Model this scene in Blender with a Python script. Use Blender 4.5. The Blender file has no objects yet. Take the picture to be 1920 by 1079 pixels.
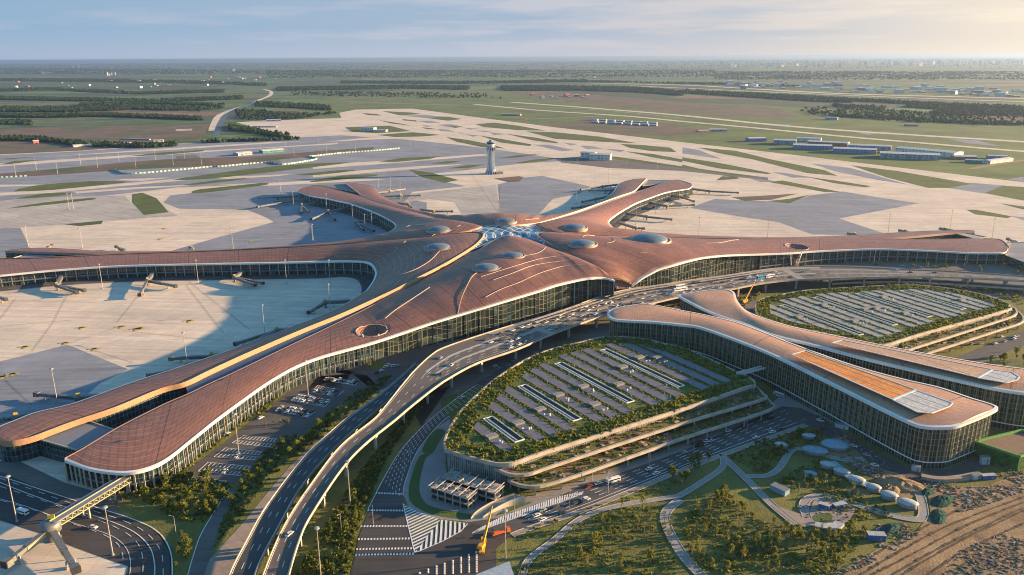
import bpy, bmesh, math, random
import numpy as np
from mathutils import Vector, Matrix
from mathutils.geometry import tessellate_polygon
random.seed(7); RNG = np.random.default_rng(7)
S = bpy.context.scene
R = math.radians
# ------------------------------------------------------------ camera
HAZE = 0.00003; SKYK = 0.54
CAM_H, CAM_F, CAM_ROLL, CAM_Y0 = 250.0, 1480.0, 0.36, 107.5
_p = math.atan((539.5 - CAM_Y0) / CAM_F)
_fwd = Vector((0, math.cos(_p), -math.sin(_p))); _u0 = Vector((0, math.sin(_p), math.cos(_p))); _r0 = Vector((1, 0, 0))
_rt = _r0 * math.cos(R(CAM_ROLL)) - _u0 * math.sin(R(CAM_ROLL)); _up = _r0 * math.sin(R(CAM_ROLL)) + _u0 * math.cos(R(CAM_ROLL))
cd = bpy.data.cameras.new('camera'); cam = bpy.data.objects.new('camera', cd); S.collection.objects.link(cam)
cd.sensor_width = 36.0; cd.lens = 36.0 * CAM_F / 1920.0; cd.clip_start = 1.0; cd.clip_end = 500000.0
m3 = Matrix((_rt, _up, -_fwd)).transposed()
cam.matrix_world = Matrix.Translation((0, 0, CAM_H)) @ m3.to_4x4()
S.camera = cam
# ------------------------------------------------------------ light
SUN_EL, SUN_AZ = 9.8, 80.0            # azimuth clockwise from +Y
sd = bpy.data.lights.new('sun', 'SUN'); sd.energy = 5.0; sd.angle = R(0.6); sd.color = (1.0, 0.66, 0.33)
sun = bpy.data.objects.new('sun', sd); S.collection.objects.link(sun)
_d = Vector((math.sin(R(SUN_AZ)) * math.cos(R(SUN_EL)), math.cos(R(SUN_AZ)) * math.cos(R(SUN_EL)), math.sin(R(SUN_EL))))
sun.rotation_euler = _d.to_track_quat('Z', 'Y').to_euler()
W = bpy.data.worlds.new('World'); S.world = W; W.use_nodes = True
nt = W.node_tree; nt.nodes.clear()
def wn(t, **k):
    n = nt.nodes.new(t)
    for a, b in k.items(): setattr(n, a, b)
    return n
out = wn('ShaderNodeOutputWorld'); bg = wn('ShaderNodeBackground'); bg.inputs[1].default_value = 0.09
sky = wn('ShaderNodeTexSky', sky_type='NISHITA', sun_disc=False, sun_elevation=R(SUN_EL), sun_rotation=R(SUN_AZ), altitude=200, air_density=1.0, dust_density=0.6, ozone_density=4.0)
tc = wn('ShaderNodeTexCoord'); sep = wn('ShaderNodeSeparateXYZ'); nt.links.new(tc.outputs['Generated'], sep.inputs[0])
def wmath(op, a, b=None, c=None, clamp=False):
    n = wn('ShaderNodeMath', operation=op); n.use_clamp = clamp
    for i, v in enumerate((a, b, c)):
        if v is None: continue
        if isinstance(v, (int, float)): n.inputs[i].default_value = v
        else: nt.links.new(v, n.inputs[i])
    return n.outputs[0]
def wmix(fac, a, b):
    n = wn('ShaderNodeMix', data_type='RGBA')
    nt.links.new(fac, n.inputs[0])
    for v, s in ((a, 6), (b, 7)):
        if isinstance(v, tuple): n.inputs[s].default_value = (*v, 1)
        else: nt.links.new(v, n.inputs[s])
    return n.outputs[2]
# thin high cloud streaks over the clear sky, brighter towards the sun side
mp = wn('ShaderNodeMapping'); mp.inputs['Scale'].default_value = (3.0, 3.0, 34.0); mp.inputs['Rotation'].default_value = (0, R(-9), 0)
nt.links.new(tc.outputs['Generated'], mp.inputs[0])
nz = wn('ShaderNodeTexNoise'); nz.inputs['Scale'].default_value = 1.6; nz.inputs['Detail'].default_value = 7; nz.inputs['Roughness'].default_value = 0.55
nt.links.new(mp.outputs[0], nz.inputs[0])
side = wmath('MULTIPLY_ADD', sep.outputs[0], 0.92, 0.5, True)        # 0 on the left, 1 on the right
fac = wmath('MULTIPLY_ADD', nz.outputs[0], 5.5, -2.35, True)
def wramp(v, stops):
    n = wn('ShaderNodeValToRGB'); nt.links.new(v, n.inputs[0]); el = n.color_ramp.elements
    for i, (a, c) in enumerate(stops):
        e = el[i] if i < 2 else el.new(a); e.position = a; e.color = (*[x * SKYK / 8 for x in c], 1)
    m = wn('ShaderNodeMix', data_type='RGBA', blend_type='MULTIPLY'); m.inputs[0].default_value = 1; nt.links.new(n.outputs[0], m.inputs[6]); m.inputs[7].default_value = (8, 8, 8, 1); return m.outputs[2]
clear = wramp(side, [(0.0, (1.8, 2.75, 3.8)), (0.55, (2.4, 3.0, 3.8)), (0.8, (3.4, 3.6, 3.9)), (1.0, (5.2, 4.7, 4.0))])
cloud = wramp(side, [(0.0, (2.5, 3.0, 3.9)), (0.45, (3.4, 3.55, 4.1)), (0.72, (4.3, 4.0, 3.95)), (1.0, (6.3, 5.5, 4.4))])
f2 = wmath('MAXIMUM', wmath('MULTIPLY', fac, 0.8), wmath('MULTIPLY_ADD', side, 1.4, -0.95, True))
f2 = wmath('MAXIMUM', f2, wmath('MULTIPLY_ADD', sep.outputs[2], -26.0, 0.85, True))
low = wmix(f2, clear, cloud)
tint = wn('ShaderNodeMix', data_type='RGBA', blend_type='MULTIPLY'); tint.inputs[0].default_value = 1; nt.links.new(sky.outputs[0], tint.inputs[6]); tint.inputs[7].default_value = (0.84, 1.04, 0.93, 1)
cl = wmix(wmath('MULTIPLY_ADD', sep.outputs[2], 12.0, -0.98, True), low, tint.outputs[2])
nt.links.new(cl, bg.inputs[0]); nt.links.new(bg.outputs[0], out.inputs[0])
S.view_settings.view_transform = 'Standard'; S.view_settings.look = 'None'; S.view_settings.gamma = 1.0; S.view_settings.exposure = 1.78
S.cycles.use_denoising = True; S.cycles.filter_width = 1.05; S.cycles.max_bounces = 5; S.cycles.diffuse_bounces = 2; S.cycles.glossy_bounces = 2
S.cycles.transmission_bounces = 2; S.cycles.volume_bounces = 1; S.cycles.transparent_max_bounces = 6; S.cycles.sample_clamp_indirect = 4.0
# ------------------------------------------------------------ geometry helpers
def un(x, y, z=0.0):
    d = _rt * ((x - 960) / CAM_F) + _up * ((539.5 - y) / CAM_F) + _fwd
    return Vector((0, 0, CAM_H)) + d * ((z - CAM_H) / d.z)
def U(pts, z=0.0): return [un(p[0], p[1], p[2] if len(p) > 2 else z) for p in pts]
def catmull(P, n=8, closed=False):
    P = [Vector(p) for p in P]; N = len(P); out = []
    rng = range(N) if closed else range(N - 1)
    for i in rng:
        if closed: a, b, c, d = P[i - 1], P[i], P[(i + 1) % N], P[(i + 2) % N]
        else: a, b, c, d = P[max(i - 1, 0)], P[i], P[i + 1], P[min(i + 2, N - 1)]
        for k in range(n):
            t = k / n
            out.append(0.5 * ((2 * b) + (c - a) * t + (2 * a - 5 * b + 4 * c - d) * t * t + (3 * b - a - 3 * c + d) * t * t * t))
    if not closed: out.append(P[-1])
    return out
def resample(P, n):
    P = np.array([tuple(p) for p in P]); s = np.r_[0, np.cumsum(np.linalg.norm(np.diff(P, axis=0), axis=1))]
    t = np.linspace(0, s[-1], n); return [Vector([np.interp(a, s, P[:, k]) for k in range(3)]) for a in t]
def plen(P): return sum((P[i + 1] - P[i]).length for i in range(len(P) - 1))
def smooth_px(pts, n=6, closed=False): return [tuple(v) for v in catmull([(p[0], p[1], p[2] if len(p) > 2 else 0) for p in pts], n, closed)]
def offset(P, d, closed=False):
    """offset a plan polyline to its left by d (keeps z)"""
    out = []; N = len(P)
    for i in range(N):
        a = P[i - 1] if (i > 0 or closed) else P[i]; b = P[(i + 1) % N] if (i < N - 1 or closed) else P[i]
        t = (b - a); t.z = 0
        t = t.normalized() if t.length > 1e-6 else Vector((1, 0, 0))
        out.append(P[i] + Vector((-t.y, t.x, 0)) * d)
    return out
class MB:
    def __init__(s): s.v = []; s.f = []; s.m = []; s.uv = {}
    def quad(s, a, b, c, d, m=0, uv=None):
        n = len(s.v); s.v += [a, b, c, d]
        if uv: s.uv[len(s.f)] = uv
        s.f.append((n, n + 1, n + 2, n + 3)); s.m.append(m)
    def tri(s, a, b, c, m=0):
        n = len(s.v); s.v += [a, b, c]; s.f.append((n, n + 1, n + 2)); s.m.append(m)
    def box(s, c, size, rz=0.0, m=0, top=None):
        x, y, z = size[0] / 2, size[1] / 2, size[2] / 2; cs, sn = math.cos(rz), math.sin(rz); k = top or 1.0
        P = []
        for dz, q in ((-z, 1.0), (z, k)):
            for dx, dy in ((-x, -y), (x, -y), (x, y), (-x, y)):
                P.append(Vector((c[0] + (dx * cs - dy * sn) * q, c[1] + (dx * sn + dy * cs) * q, c[2] + dz)))
        n = len(s.v); s.v += P
        for f in ((0, 3, 2, 1), (4, 5, 6, 7), (0, 1, 5, 4), (1, 2, 6, 5), (2, 3, 7, 6), (3, 0, 4, 7)):
            s.f.append(tuple(n + i for i in f)); s.m.append(m)
    def bar(s, a, b, w, h=None, m=0):
        a, b = Vector(a), Vector(b); h = h or w; d = (b - a)
        if d.length < 1e-5: return
        d.normalize(); up = Vector((0, 0, 1)) if abs(d.z) < 0.95 else Vector((1, 0, 0))
        r = d.cross(up).normalized() * (w / 2); u = r.cross(d).normalized() * (h / 2)
        n = len(s.v)
        for p in (a, b): s.v += [p - r - u, p + r - u, p + r + u, p - r + u]
        for f in ((0, 3, 2, 1), (4, 5, 6, 7), (0, 1, 5, 4), (1, 2, 6, 5), (2, 3, 7, 6), (3, 0, 4, 7)):
            s.f.append(tuple(n + i for i in f)); s.m.append(m)
    def lathe(s, prof, n=12, c=(0, 0, 0), m=0, sx=1, sy=1, rz=0.0, cap=True):
        b = len(s.v)
        for r, z in prof:
            for k in range(n):
                a = 2 * math.pi * k / n; x, y = r * math.cos(a) * sx, r * math.sin(a) * sy
                s.v.append(Vector((c[0] + x * math.cos(rz) - y * math.sin(rz), c[1] + x * math.sin(rz) + y * math.cos(rz), c[2] + z)))
        for j in range(len(prof) - 1):
            for k in range(n):
                k2 = (k + 1) % n; s.f.append((b + j * n + k, b + j * n + k2, b + (j + 1) * n + k2, b + (j + 1) * n + k)); s.m.append(m)
        if cap:
            s.f.append(tuple(b + (len(prof) - 1) * n + k for k in range(n))); s.m.append(m)
            s.f.append(tuple(b + n - 1 - k for k in range(n))); s.m.append(m)
    def poly(s, P, m=0, z=None, uvs=None):
        P = [Vector(p) if z is None else Vector((p[0], p[1], z)) for p in P]
        n = len(s.v); s.v += P
        for t in tessellate_polygon([P]):
            a, b, c = (P[i] for i in t)
            if (b - a).cross(c - a).z < 0: t = (t[0], t[2], t[1])
            s.f.append(tuple(n + i for i in t)); s.m.append(m)
    def wall(s, P, z0, z1, m=0, closed=False, flip=False):
        """vertical strip under a polyline; z0, z1 numbers or None = the point's own z"""
        P = list(P) + ([P[0]] if closed else []); u = 0.0
        for i in range(len(P) - 1):
            a, b = P[i], P[i + 1]; l = (b.xy - a.xy).length
            A0, B0 = Vector((a.x, a.y, z0)), Vector((b.x, b.y, z0))
            A1 = Vector((a.x, a.y, a.z if z1 is None else z1)); B1 = Vector((b.x, b.y, b.z if z1 is None else z1))
            q = [A0, B0, B1, A1]; uv = [(u, z0), (u + l, z0), (u + l, B1.z), (u, A1.z)]
            if flip: q.reverse(); uv.reverse()
            s.quad(*q, m, uv); u += l
    def slab(s, P, z0, z1, m=0, mside=None):
        s.poly(P, m, z1); s.wall([Vector(p) for p in P], z0, z1, m if mside is None else mside, closed=True)
    def build(s, name, mats, parent=None, smooth=False, **tags):
        if smooth:                       # weld coincident corners so the shading runs over the whole surface
            ix, nv, mp_ = {}, [], []
            for v in s.v:
                k = (round(v[0], 2), round(v[1], 2), round(v[2], 2))
                if k not in ix: ix[k] = len(nv); nv.append(v)
                mp_.append(ix[k])
            nf = [tuple(dict.fromkeys(mp_[i] for i in f)) for f in s.f]; keep = [i for i, f in enumerate(nf) if len(f) > 2]
            s.uv = {j: [s.uv[i][k] for k in range(len(nf[i]))] for j, i in enumerate(keep) if i in s.uv}; s.m = [s.m[i] for i in keep]; s.f = [nf[i] for i in keep]; s.v = nv
        me = bpy.data.meshes.new(name); me.from_pydata([tuple(v) for v in s.v], [], s.f)
        if not isinstance(mats, (list, tuple)): mats = [mats]
        for m in mats: me.materials.append(m)
        me.polygons.foreach_set('material_index', s.m)
        if smooth: me.polygons.foreach_set('use_smooth', [True] * len(s.f))
        if s.uv:
            uvl = me.uv_layers.new(name='UVMap').data
            for fi, uv in s.uv.items():
                st = me.polygons[fi].loop_start
                for k, c in enumerate(uv): uvl[st + k].uv = c
        me.update(); return link(name, me, parent, **tags)
def link(name, data, parent=None, **tags):
    o = bpy.data.objects.new(name, data); S.collection.objects.link(o)
    if parent: o.parent = parent
    for k, v in tags.items(): o[k] = v
    return o
def empty(name, loc=(0, 0, 0), rz=0.0, **tags):
    o = link(name, None, None, **tags); o.location = loc; o.rotation_euler = (0, 0, rz); o.empty_display_size = 1; return o
def dup(root, loc, rz=0.0, sc=1.0, **tags):
    def cp(o, par):
        c = o.copy(); S.collection.objects.link(c)
        if par: c.parent = par
        for ch in KIDS.get(o.name, ()): cp(ch, c)
        return c
    r = cp(root, None); r.location = loc; r.rotation_euler = (0, 0, rz); r.scale = (sc, sc, sc) if not isinstance(sc, tuple) else sc
    for k, v in tags.items(): r[k] = v
    return r
KIDS = {}
def proto(o): KIDS[o.name] = list(o.children); [proto(c) for c in o.children]; return o
def flat_mesh(name, P, z, mat, **tags):
    b = MB(); b.poly(P, 0, z); return b.build(name, mat, None, **tags)
def inpoly(x, y, P):
    c = np.zeros(np.shape(x), bool); n = len(P)
    for i in range(n):
        x1, y1, x2, y2 = P[i][0], P[i][1], P[i - 1][0], P[i - 1][1]
        if y1 == y2: continue
        c ^= ((y1 > y) != (y2 > y)) & (x < (x2 - x1) * (y - y1) / (y2 - y1) + x1)
    return c
def scatter(P, n, rng=RNG):
    """about n random plan points inside the polygon"""
    A = np.array([(p[0], p[1]) for p in P]); lo, hi = A.min(0), A.max(0)
    a = 0.5 * abs(np.dot(A[:, 0], np.roll(A[:, 1], 1)) - np.dot(A[:, 1], np.roll(A[:, 0], 1)))
    k = int(n * (hi - lo).prod() / max(a, 1)) + 8; q = rng.uniform(lo, hi, (k, 2)); return q[inpoly(q[:, 0], q[:, 1], P)]
def clip_strip(P, o, d, nrm, a, c):
    """intersect the polygon with the band between offsets a and c along nrm: parallelogram list"""
    res = []
    pts = [((p - o).dot(d), (p - o).dot(nrm)) for p in P]
    def cuts(w):
        xs = []
        for i in range(len(pts)):
            (x1, y1), (x2, y2) = pts[i - 1], pts[i]
            if (y1 > w) != (y2 > w): xs.append(x1 + (w - y1) * (x2 - x1) / (y2 - y1))
        return sorted(xs)
    A, C = cuts(a), cuts(c)
    if len(A) < 2 or len(C) < 2: return None
    return [o + d * x + nrm * w for x, w in ((A[0], a), (A[-1], a), (C[-1], c), (C[0], c))]
# ------------------------------------------------------------ materials
class NT:
    def __init__(s, name):
        s.m = bpy.data.materials.new(name); s.m.use_nodes = True; s.t = s.m.node_tree; s.b = s.t.nodes['Principled BSDF']
    def n(s, t, **k):
        x = s.t.nodes.new(t)
        for a, b in k.items(): setattr(x, a, b)
        return x
    def put(s, sock, v):
        if isinstance(v, bpy.types.NodeSocket): s.t.links.new(v, sock)
        elif isinstance(v, tuple) and len(v) == 3 and sock.type == 'RGBA': sock.default_value = (*v, 1)
        else: sock.default_value = v
    def math(s, op, a, b=None, c=None, clamp=False):
        x = s.n('ShaderNodeMath', operation=op); x.use_clamp = clamp
        for i, v in enumerate((a, b, c)):
            if v is not None: s.put(x.inputs[i], v)
        return x.outputs[0]
    def mix(s, f, a, b, blend='MIX'):
        x = s.n('ShaderNodeMix', data_type='RGBA', blend_type=blend); s.put(x.inputs[0], f); s.put(x.inputs[6], a); s.put(x.inputs[7], b); return x.outputs[2]
    def noise(s, vec, scale, detail=4, rough=0.55, out=0):
        x = s.n('ShaderNodeTexNoise'); s.put(x.inputs['Vector'], vec); x.inputs['Scale'].default_value = scale; x.inputs['Detail'].default_value = detail; x.inputs['Roughness'].default_value = rough; return x.outputs[out]
    def map(s, vec, scale=(1, 1, 1), rz=0.0, loc=(0, 0, 0)):
        x = s.n('ShaderNodeMapping'); s.put(x.inputs[0], vec); x.inputs['Scale'].default_value = scale; x.inputs['Rotation'].default_value = (0, 0, rz); x.inputs['Location'].default_value = loc; return x.outputs[0]
    def pos(s): return s.n('ShaderNodeNewGeometry').outputs['Position']
    def obj(s): return s.n('ShaderNodeTexCoord').outputs['Object']
    def uv(s): return s.n('ShaderNodeTexCoord').outputs['UV']
    def line(s, coord, period, width):
        """1 on a line of the given width repeating every period"""
        return s.math('LESS_THAN', s.math('FRACT', s.math('DIVIDE', coord, period)), width / period)
    def xyz(s, v):
        x = s.n('ShaderNodeSeparateXYZ'); s.put(x.inputs[0], v); return x.outputs
    def step(s, v, lo, hi): return s.math('DIVIDE', s.math('SUBTRACT', v, lo), hi - lo, clamp=True)
    def done(s, col, rough=0.7, metal=0.0, bump=None, bd=0.1, spec=None):
        s.put(s.b.inputs['Base Color'], col); s.put(s.b.inputs['Roughness'], rough); s.put(s.b.inputs['Metallic'], metal)
        if spec is not None: s.b.inputs['Specular IOR Level'].default_value = spec
        if bump is not None:
            x = s.n('ShaderNodeBump'); x.inputs['Strength'].default_value = 0.6; x.inputs['Distance'].default_value = bd; s.put(x.inputs['Height'], bump); s.t.links.new(x.outputs[0], s.b.inputs['Normal'])
        return s.m
def plain(name, col, rough=0.6, metal=0.0, var=0.12, scale=0.6):
    t = NT(name); v = t.noise(t.obj(), scale, 4); d = tuple(c * (1 - 2 * var) for c in col); l = tuple(min(1, c * (1 + var)) for c in col)
    return t.done(t.mix(t.step(v, 0.3, 0.7), d, l), rough, metal)
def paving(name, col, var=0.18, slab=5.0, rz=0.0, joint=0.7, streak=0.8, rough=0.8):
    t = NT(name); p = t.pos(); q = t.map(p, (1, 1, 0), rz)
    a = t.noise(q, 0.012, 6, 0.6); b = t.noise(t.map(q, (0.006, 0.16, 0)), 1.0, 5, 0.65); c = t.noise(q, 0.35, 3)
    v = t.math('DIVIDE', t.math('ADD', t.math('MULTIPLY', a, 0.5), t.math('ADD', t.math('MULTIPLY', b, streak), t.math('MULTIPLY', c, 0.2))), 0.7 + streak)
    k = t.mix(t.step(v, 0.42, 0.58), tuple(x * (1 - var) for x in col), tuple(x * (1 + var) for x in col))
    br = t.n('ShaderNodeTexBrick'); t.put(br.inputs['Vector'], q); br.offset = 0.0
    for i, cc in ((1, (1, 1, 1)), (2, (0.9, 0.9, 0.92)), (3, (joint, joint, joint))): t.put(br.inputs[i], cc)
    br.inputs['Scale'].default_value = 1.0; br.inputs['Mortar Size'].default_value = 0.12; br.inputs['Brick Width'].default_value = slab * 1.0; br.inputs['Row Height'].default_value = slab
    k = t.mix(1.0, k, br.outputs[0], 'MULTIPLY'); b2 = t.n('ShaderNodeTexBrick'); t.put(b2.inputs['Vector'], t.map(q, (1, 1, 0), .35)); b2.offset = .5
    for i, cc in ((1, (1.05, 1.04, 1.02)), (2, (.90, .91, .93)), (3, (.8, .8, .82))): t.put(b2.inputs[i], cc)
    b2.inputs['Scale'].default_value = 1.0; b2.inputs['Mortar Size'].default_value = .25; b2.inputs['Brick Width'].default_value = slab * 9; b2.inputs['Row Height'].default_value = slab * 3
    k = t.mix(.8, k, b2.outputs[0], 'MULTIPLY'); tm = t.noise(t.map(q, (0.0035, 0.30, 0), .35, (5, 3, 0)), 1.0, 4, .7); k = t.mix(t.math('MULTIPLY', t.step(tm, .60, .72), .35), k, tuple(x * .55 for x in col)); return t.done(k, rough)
def asphalt(name, col=(0.05, 0.05, 0.055), var=0.3, rz=0.0):
    t = NT(name); p = t.pos(); a = t.noise(p, 0.03, 5, 0.6); b = t.noise(t.map(p, (0.02, 0.5, 0), rz), 1.0, 4)
    v = t.math('ADD', t.math('MULTIPLY', a, 0.6), t.math('MULTIPLY', b, 0.4)); c = t.noise(p, 1.5, 2)
    k = t.mix(t.step(v, 0.38, 0.62), tuple(x * (1 - var) for x in col), tuple(x * (1 + var) for x in col))
    return t.done(t.mix(t.math('MULTIPLY', c, 0.3), k, tuple(x * 1.6 for x in col)), 0.85)
def grassy(name, a=(0.06, 0.085, 0.02), b=(0.12, 0.13, 0.035), c=(0.13, 0.09, 0.045), sc=0.05, bare=0.62):
    t = NT(name); p = t.pos(); u = t.noise(p, sc, 6, 0.65); v = t.noise(t.map(p, (1, 1, 1), 0, (51, 9, 0)), sc * 0.55, 6, 0.7); w = t.noise(p, 0.9, 3)
    k = t.mix(t.step(t.math('ADD', t.math('MULTIPLY', u, 0.7), t.math('MULTIPLY', w, 0.3)), 0.36, 0.62), a, b)
    k = t.mix(t.step(v, bare, bare + 0.08), k, c); return t.done(k, 0.95, bump=w, bd=0.5)
# ------------------------------------------------------------ setting: terrain, fields, apron, roads
def CZ(ox, oy, s=''):
    """parse 'x,y x,y; x,y ...' traced on a 3x enlargement whose corner is (ox, oy)"""
    return [[(float(a.split(',')[0]) / 3 + ox, float(a.split(',')[1]) / 3 + oy) for a in part.split()] for part in s.split(';') if part.strip()]
def PX(s): return [tuple(map(float, a.split(','))) for a in s.split()]
ST = dict(kind='structure')
def sheet(name, polys, z, mat, sm=0, **tags):
    b = MB()
    for i, P in enumerate(polys):
        if sm: P = [p[:2] for p in smooth_px(P, sm, True)]
        b.poly(U(P, z + (i % 9) * .0045), 0)
    return b.build(name, mat, None, **(tags or ST))
def farmland():
    t = NT('farmland'); p = t.pos()
    wob = t.n('ShaderNodeTexNoise'); t.put(wob.inputs['Vector'], p); wob.inputs['Scale'].default_value = 0.0012; wob.inputs['Detail'].default_value = 3
    q = t.mix(0.0, p, p); va = t.n('ShaderNodeVectorMath', operation='MULTIPLY_ADD'); t.put(va.inputs[0], wob.outputs['Color']); va.inputs[1].default_value = (300, 300, 0); t.put(va.inputs[2], p)
    vo = t.n('ShaderNodeTexVoronoi'); t.put(vo.inputs['Vector'], t.map(va.outputs[0], (1 / 800, 1 / 480, 0), 0.12)); vo.inputs['Scale'].default_value = 1.0
    h = t.n('ShaderNodeSeparateColor'); t.put(h.inputs[0], vo.outputs['Color'])
    cr = t.n('ShaderNodeValToRGB'); t.put(cr.inputs[0], h.outputs[0]); cr.color_ramp.interpolation = 'CONSTANT'
    cols = [(0, (0.035, 0.105, 0.025)), (0.20, (0.017, 0.05, 0.018)), (0.38, (0.070, 0.155, 0.030)), (0.54, (0.085, 0.11, 0.04)), (0.62, (0.025, 0.065, 0.025)), (0.78, (0.12, 0.15, 0.045)), (0.85, (0.045, 0.10, 0.022)), (0.95, (0.19, 0.10, 0.065))]
    el = cr.color_ramp.elements
    for i, (a, c) in enumerate(cols):
        e = el[i] if i < 2 else el.new(a); e.position = a; e.color = (*c, 1)
    n = t.noise(t.map(p, (0.009, 0.016, 0)), 1.0, 8, 0.75); k = t.mix(t.step(n, 0.38, 0.64), tuple((0.40,) * 3), tuple((1.6,) * 3))
    k = t.mix(1.0, cr.outputs[0], k, 'MULTIPLY')
    w = t.noise(t.map(p, (0.0011, 0.0034, 0), 0.1, (3, 7, 0)), 1.0, 8, 0.72); k = t.mix(t.step(w, 0.525, 0.55), k, (0.016, 0.038, 0.014))
    v = t.noise(t.map(p, (0.004, 0.010, 0), 0.2, (31, 7, 0)), 1.0, 5, 0.8); k = t.mix(t.step(v, 0.68, 0.71), k, (0.40, 0.36, 0.31))
    return t.done(k, 0.95)
M = {}
M['farm'] = farmland()
M['conc'] = paving('pale_concrete', (0.71, 0.585, 0.455), 0.15, 10.0, 0.1)
M['conc2'] = paving('grey_concrete', (0.47, 0.42, 0.37), 0.2, 10.0, 0.6, 0.7, 0.7)
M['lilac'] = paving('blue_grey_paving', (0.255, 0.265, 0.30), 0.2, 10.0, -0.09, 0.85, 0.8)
M['gstrip'] = grassy('airfield_turf', (0.030, 0.060, 0.005), (0.095, 0.13, 0.012), (0.07, 0.075, 0.02), 0.03, 0.58)
M['grass'] = grassy('field_grass', (0.026, 0.065, 0.010), (0.12, 0.17, 0.025), (0.13, 0.095, 0.05), 0.007, 0.56)
M['soil'] = grassy('bare_soil', (0.085, 0.055, 0.042), (0.16, 0.10, 0.07), (0.05, 0.075, 0.022), 0.012, 0.50)
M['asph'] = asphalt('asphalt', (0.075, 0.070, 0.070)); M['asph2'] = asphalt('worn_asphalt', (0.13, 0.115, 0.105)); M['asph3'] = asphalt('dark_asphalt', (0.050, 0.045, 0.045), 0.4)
M['land'] = grassy('landscaped_ground', (0.080, 0.088, 0.018), (0.19, 0.18, 0.040), (0.17, 0.105, 0.055), 0.035, 0.62)
M['lawn'] = grassy('lawn', (0.055, 0.095, 0.018), (0.085, 0.13, 0.025), (0.1, 0.1, 0.04), 0.05, 0.8)
M['dirt'] = grassy('churned_dirt', (0.15, 0.092, 0.048), (0.39, 0.26, 0.14), (0.10, 0.07, 0.05), 0.035, 0.57)
M['path'] = paving('path_paving', (0.33, 0.30, 0.28), 0.12, 2.0, 0.3, 0.8, 0.2)
M['pink'] = paving('pinkish_paving', (0.34, 0.27, 0.22), 0.15, 3.0, 0.5, 0.8, 0.3)
M['white'] = plain('white_paint', (0.78, 0.77, 0.74), 0.5, 0, 0.08, 0.3)
M['kerb'] = plain('kerb_concrete', (0.5, 0.46, 0.42), 0.8)
M['yellowline'] = plain('yellow_line_paint', (0.62, 0.42, 0.05), 0.7)
M['tar'] = plain('joint_tar', (0.10, 0.095, 0.10), 0.9)
b = MB(); b.quad(Vector((-290000, -290000, 0)), Vector((290000, -290000, 0)), Vector((290000, 290000, 0)), Vector((-290000, 290000, 0))); b.build('ground', M['farm'], None, **ST)
z = 0.05
sheet('field', [PX('-400,330 -400,232 0,243 150,236 300,236 395,232 385,250 380,262 270,268 200,285 0,305')], z, M['soil'])
sheet('field', [PX('560,190 640,182 760,168 930,170 1000,178 1180,190 1400,196 1500,202 1920,230 2400,260 2400,330 1280,300 560,230')], z, M['grass'])
sheet('field', [PX('940,169 1040,172 1280,192 1460,203 1500,222 1300,215 1110,196 1000,181')], z + .04, M['soil'])
sheet('airfield_grass', [PX('-400,380 -400,352 0,318 200,297 420,262 560,225 620,205 700,190 900,186 1100,197 1350,217 1600,232 1920,257 2400,285 2400,620 -400,620')], .12, M['grass'])
sheet('field', CZ(640, 80, '1130,470 1400,425 1780,450 1918,470 1918,530 1500,510 1300,490') + CZ(1280, 80, '0,480 140,490 250,500 60,520 0,510'), .16, M['soil'])
sheet('apron', [PX('-500,372 0,290 150,283 330,270 520,259 640,250 630,236 640,221 636,212 665,206 773,204 907,222 1040,239 1279,267 1447,286 1613,306 1919,342 2500,410 2500,640 1920,560 1500,520 1000,640 600,720 300,930 260,1300 -900,1300')], .20, M['conc'])
sheet('apron', CZ(0, 80, '1330,450 1480,440 1918,425 2130,430 2230,460 1900,520 1640,532'), .22, M['conc'])
# blue-grey paving bands
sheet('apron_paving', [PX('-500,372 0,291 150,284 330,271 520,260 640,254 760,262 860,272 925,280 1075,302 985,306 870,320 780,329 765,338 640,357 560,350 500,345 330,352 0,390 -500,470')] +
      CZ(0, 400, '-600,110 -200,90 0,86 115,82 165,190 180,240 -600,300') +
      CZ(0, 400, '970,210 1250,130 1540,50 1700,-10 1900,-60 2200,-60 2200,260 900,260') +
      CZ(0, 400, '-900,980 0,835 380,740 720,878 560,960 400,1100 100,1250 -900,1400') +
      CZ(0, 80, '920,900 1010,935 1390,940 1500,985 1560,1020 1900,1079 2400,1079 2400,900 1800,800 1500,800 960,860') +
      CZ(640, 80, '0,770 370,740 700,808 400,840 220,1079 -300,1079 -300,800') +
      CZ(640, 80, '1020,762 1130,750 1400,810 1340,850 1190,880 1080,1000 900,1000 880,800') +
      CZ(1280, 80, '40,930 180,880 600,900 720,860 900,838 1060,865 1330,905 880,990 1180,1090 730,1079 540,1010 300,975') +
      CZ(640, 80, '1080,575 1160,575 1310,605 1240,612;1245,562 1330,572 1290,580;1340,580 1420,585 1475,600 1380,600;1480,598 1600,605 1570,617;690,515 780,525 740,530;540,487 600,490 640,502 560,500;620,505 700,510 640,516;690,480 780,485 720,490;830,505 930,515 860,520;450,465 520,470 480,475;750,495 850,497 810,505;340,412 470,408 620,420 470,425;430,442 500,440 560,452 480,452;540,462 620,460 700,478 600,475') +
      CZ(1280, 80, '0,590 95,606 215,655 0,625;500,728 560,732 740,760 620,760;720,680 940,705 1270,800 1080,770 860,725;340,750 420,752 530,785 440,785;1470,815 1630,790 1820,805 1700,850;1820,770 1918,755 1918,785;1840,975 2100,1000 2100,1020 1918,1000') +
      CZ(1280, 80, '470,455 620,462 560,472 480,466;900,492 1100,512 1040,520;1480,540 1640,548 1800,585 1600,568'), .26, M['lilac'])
sheet('apron_paving', CZ(0, 80, '100,880 300,870 700,860 740,905 950,945 1000,975 600,1005 350,1025 110,1040 -300,1060 -300,930') + CZ(640, 80, '740,815 870,800 900,1000 700,1000 640,900 500,880 350,900 400,850'), .30, M['conc2'])
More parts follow.
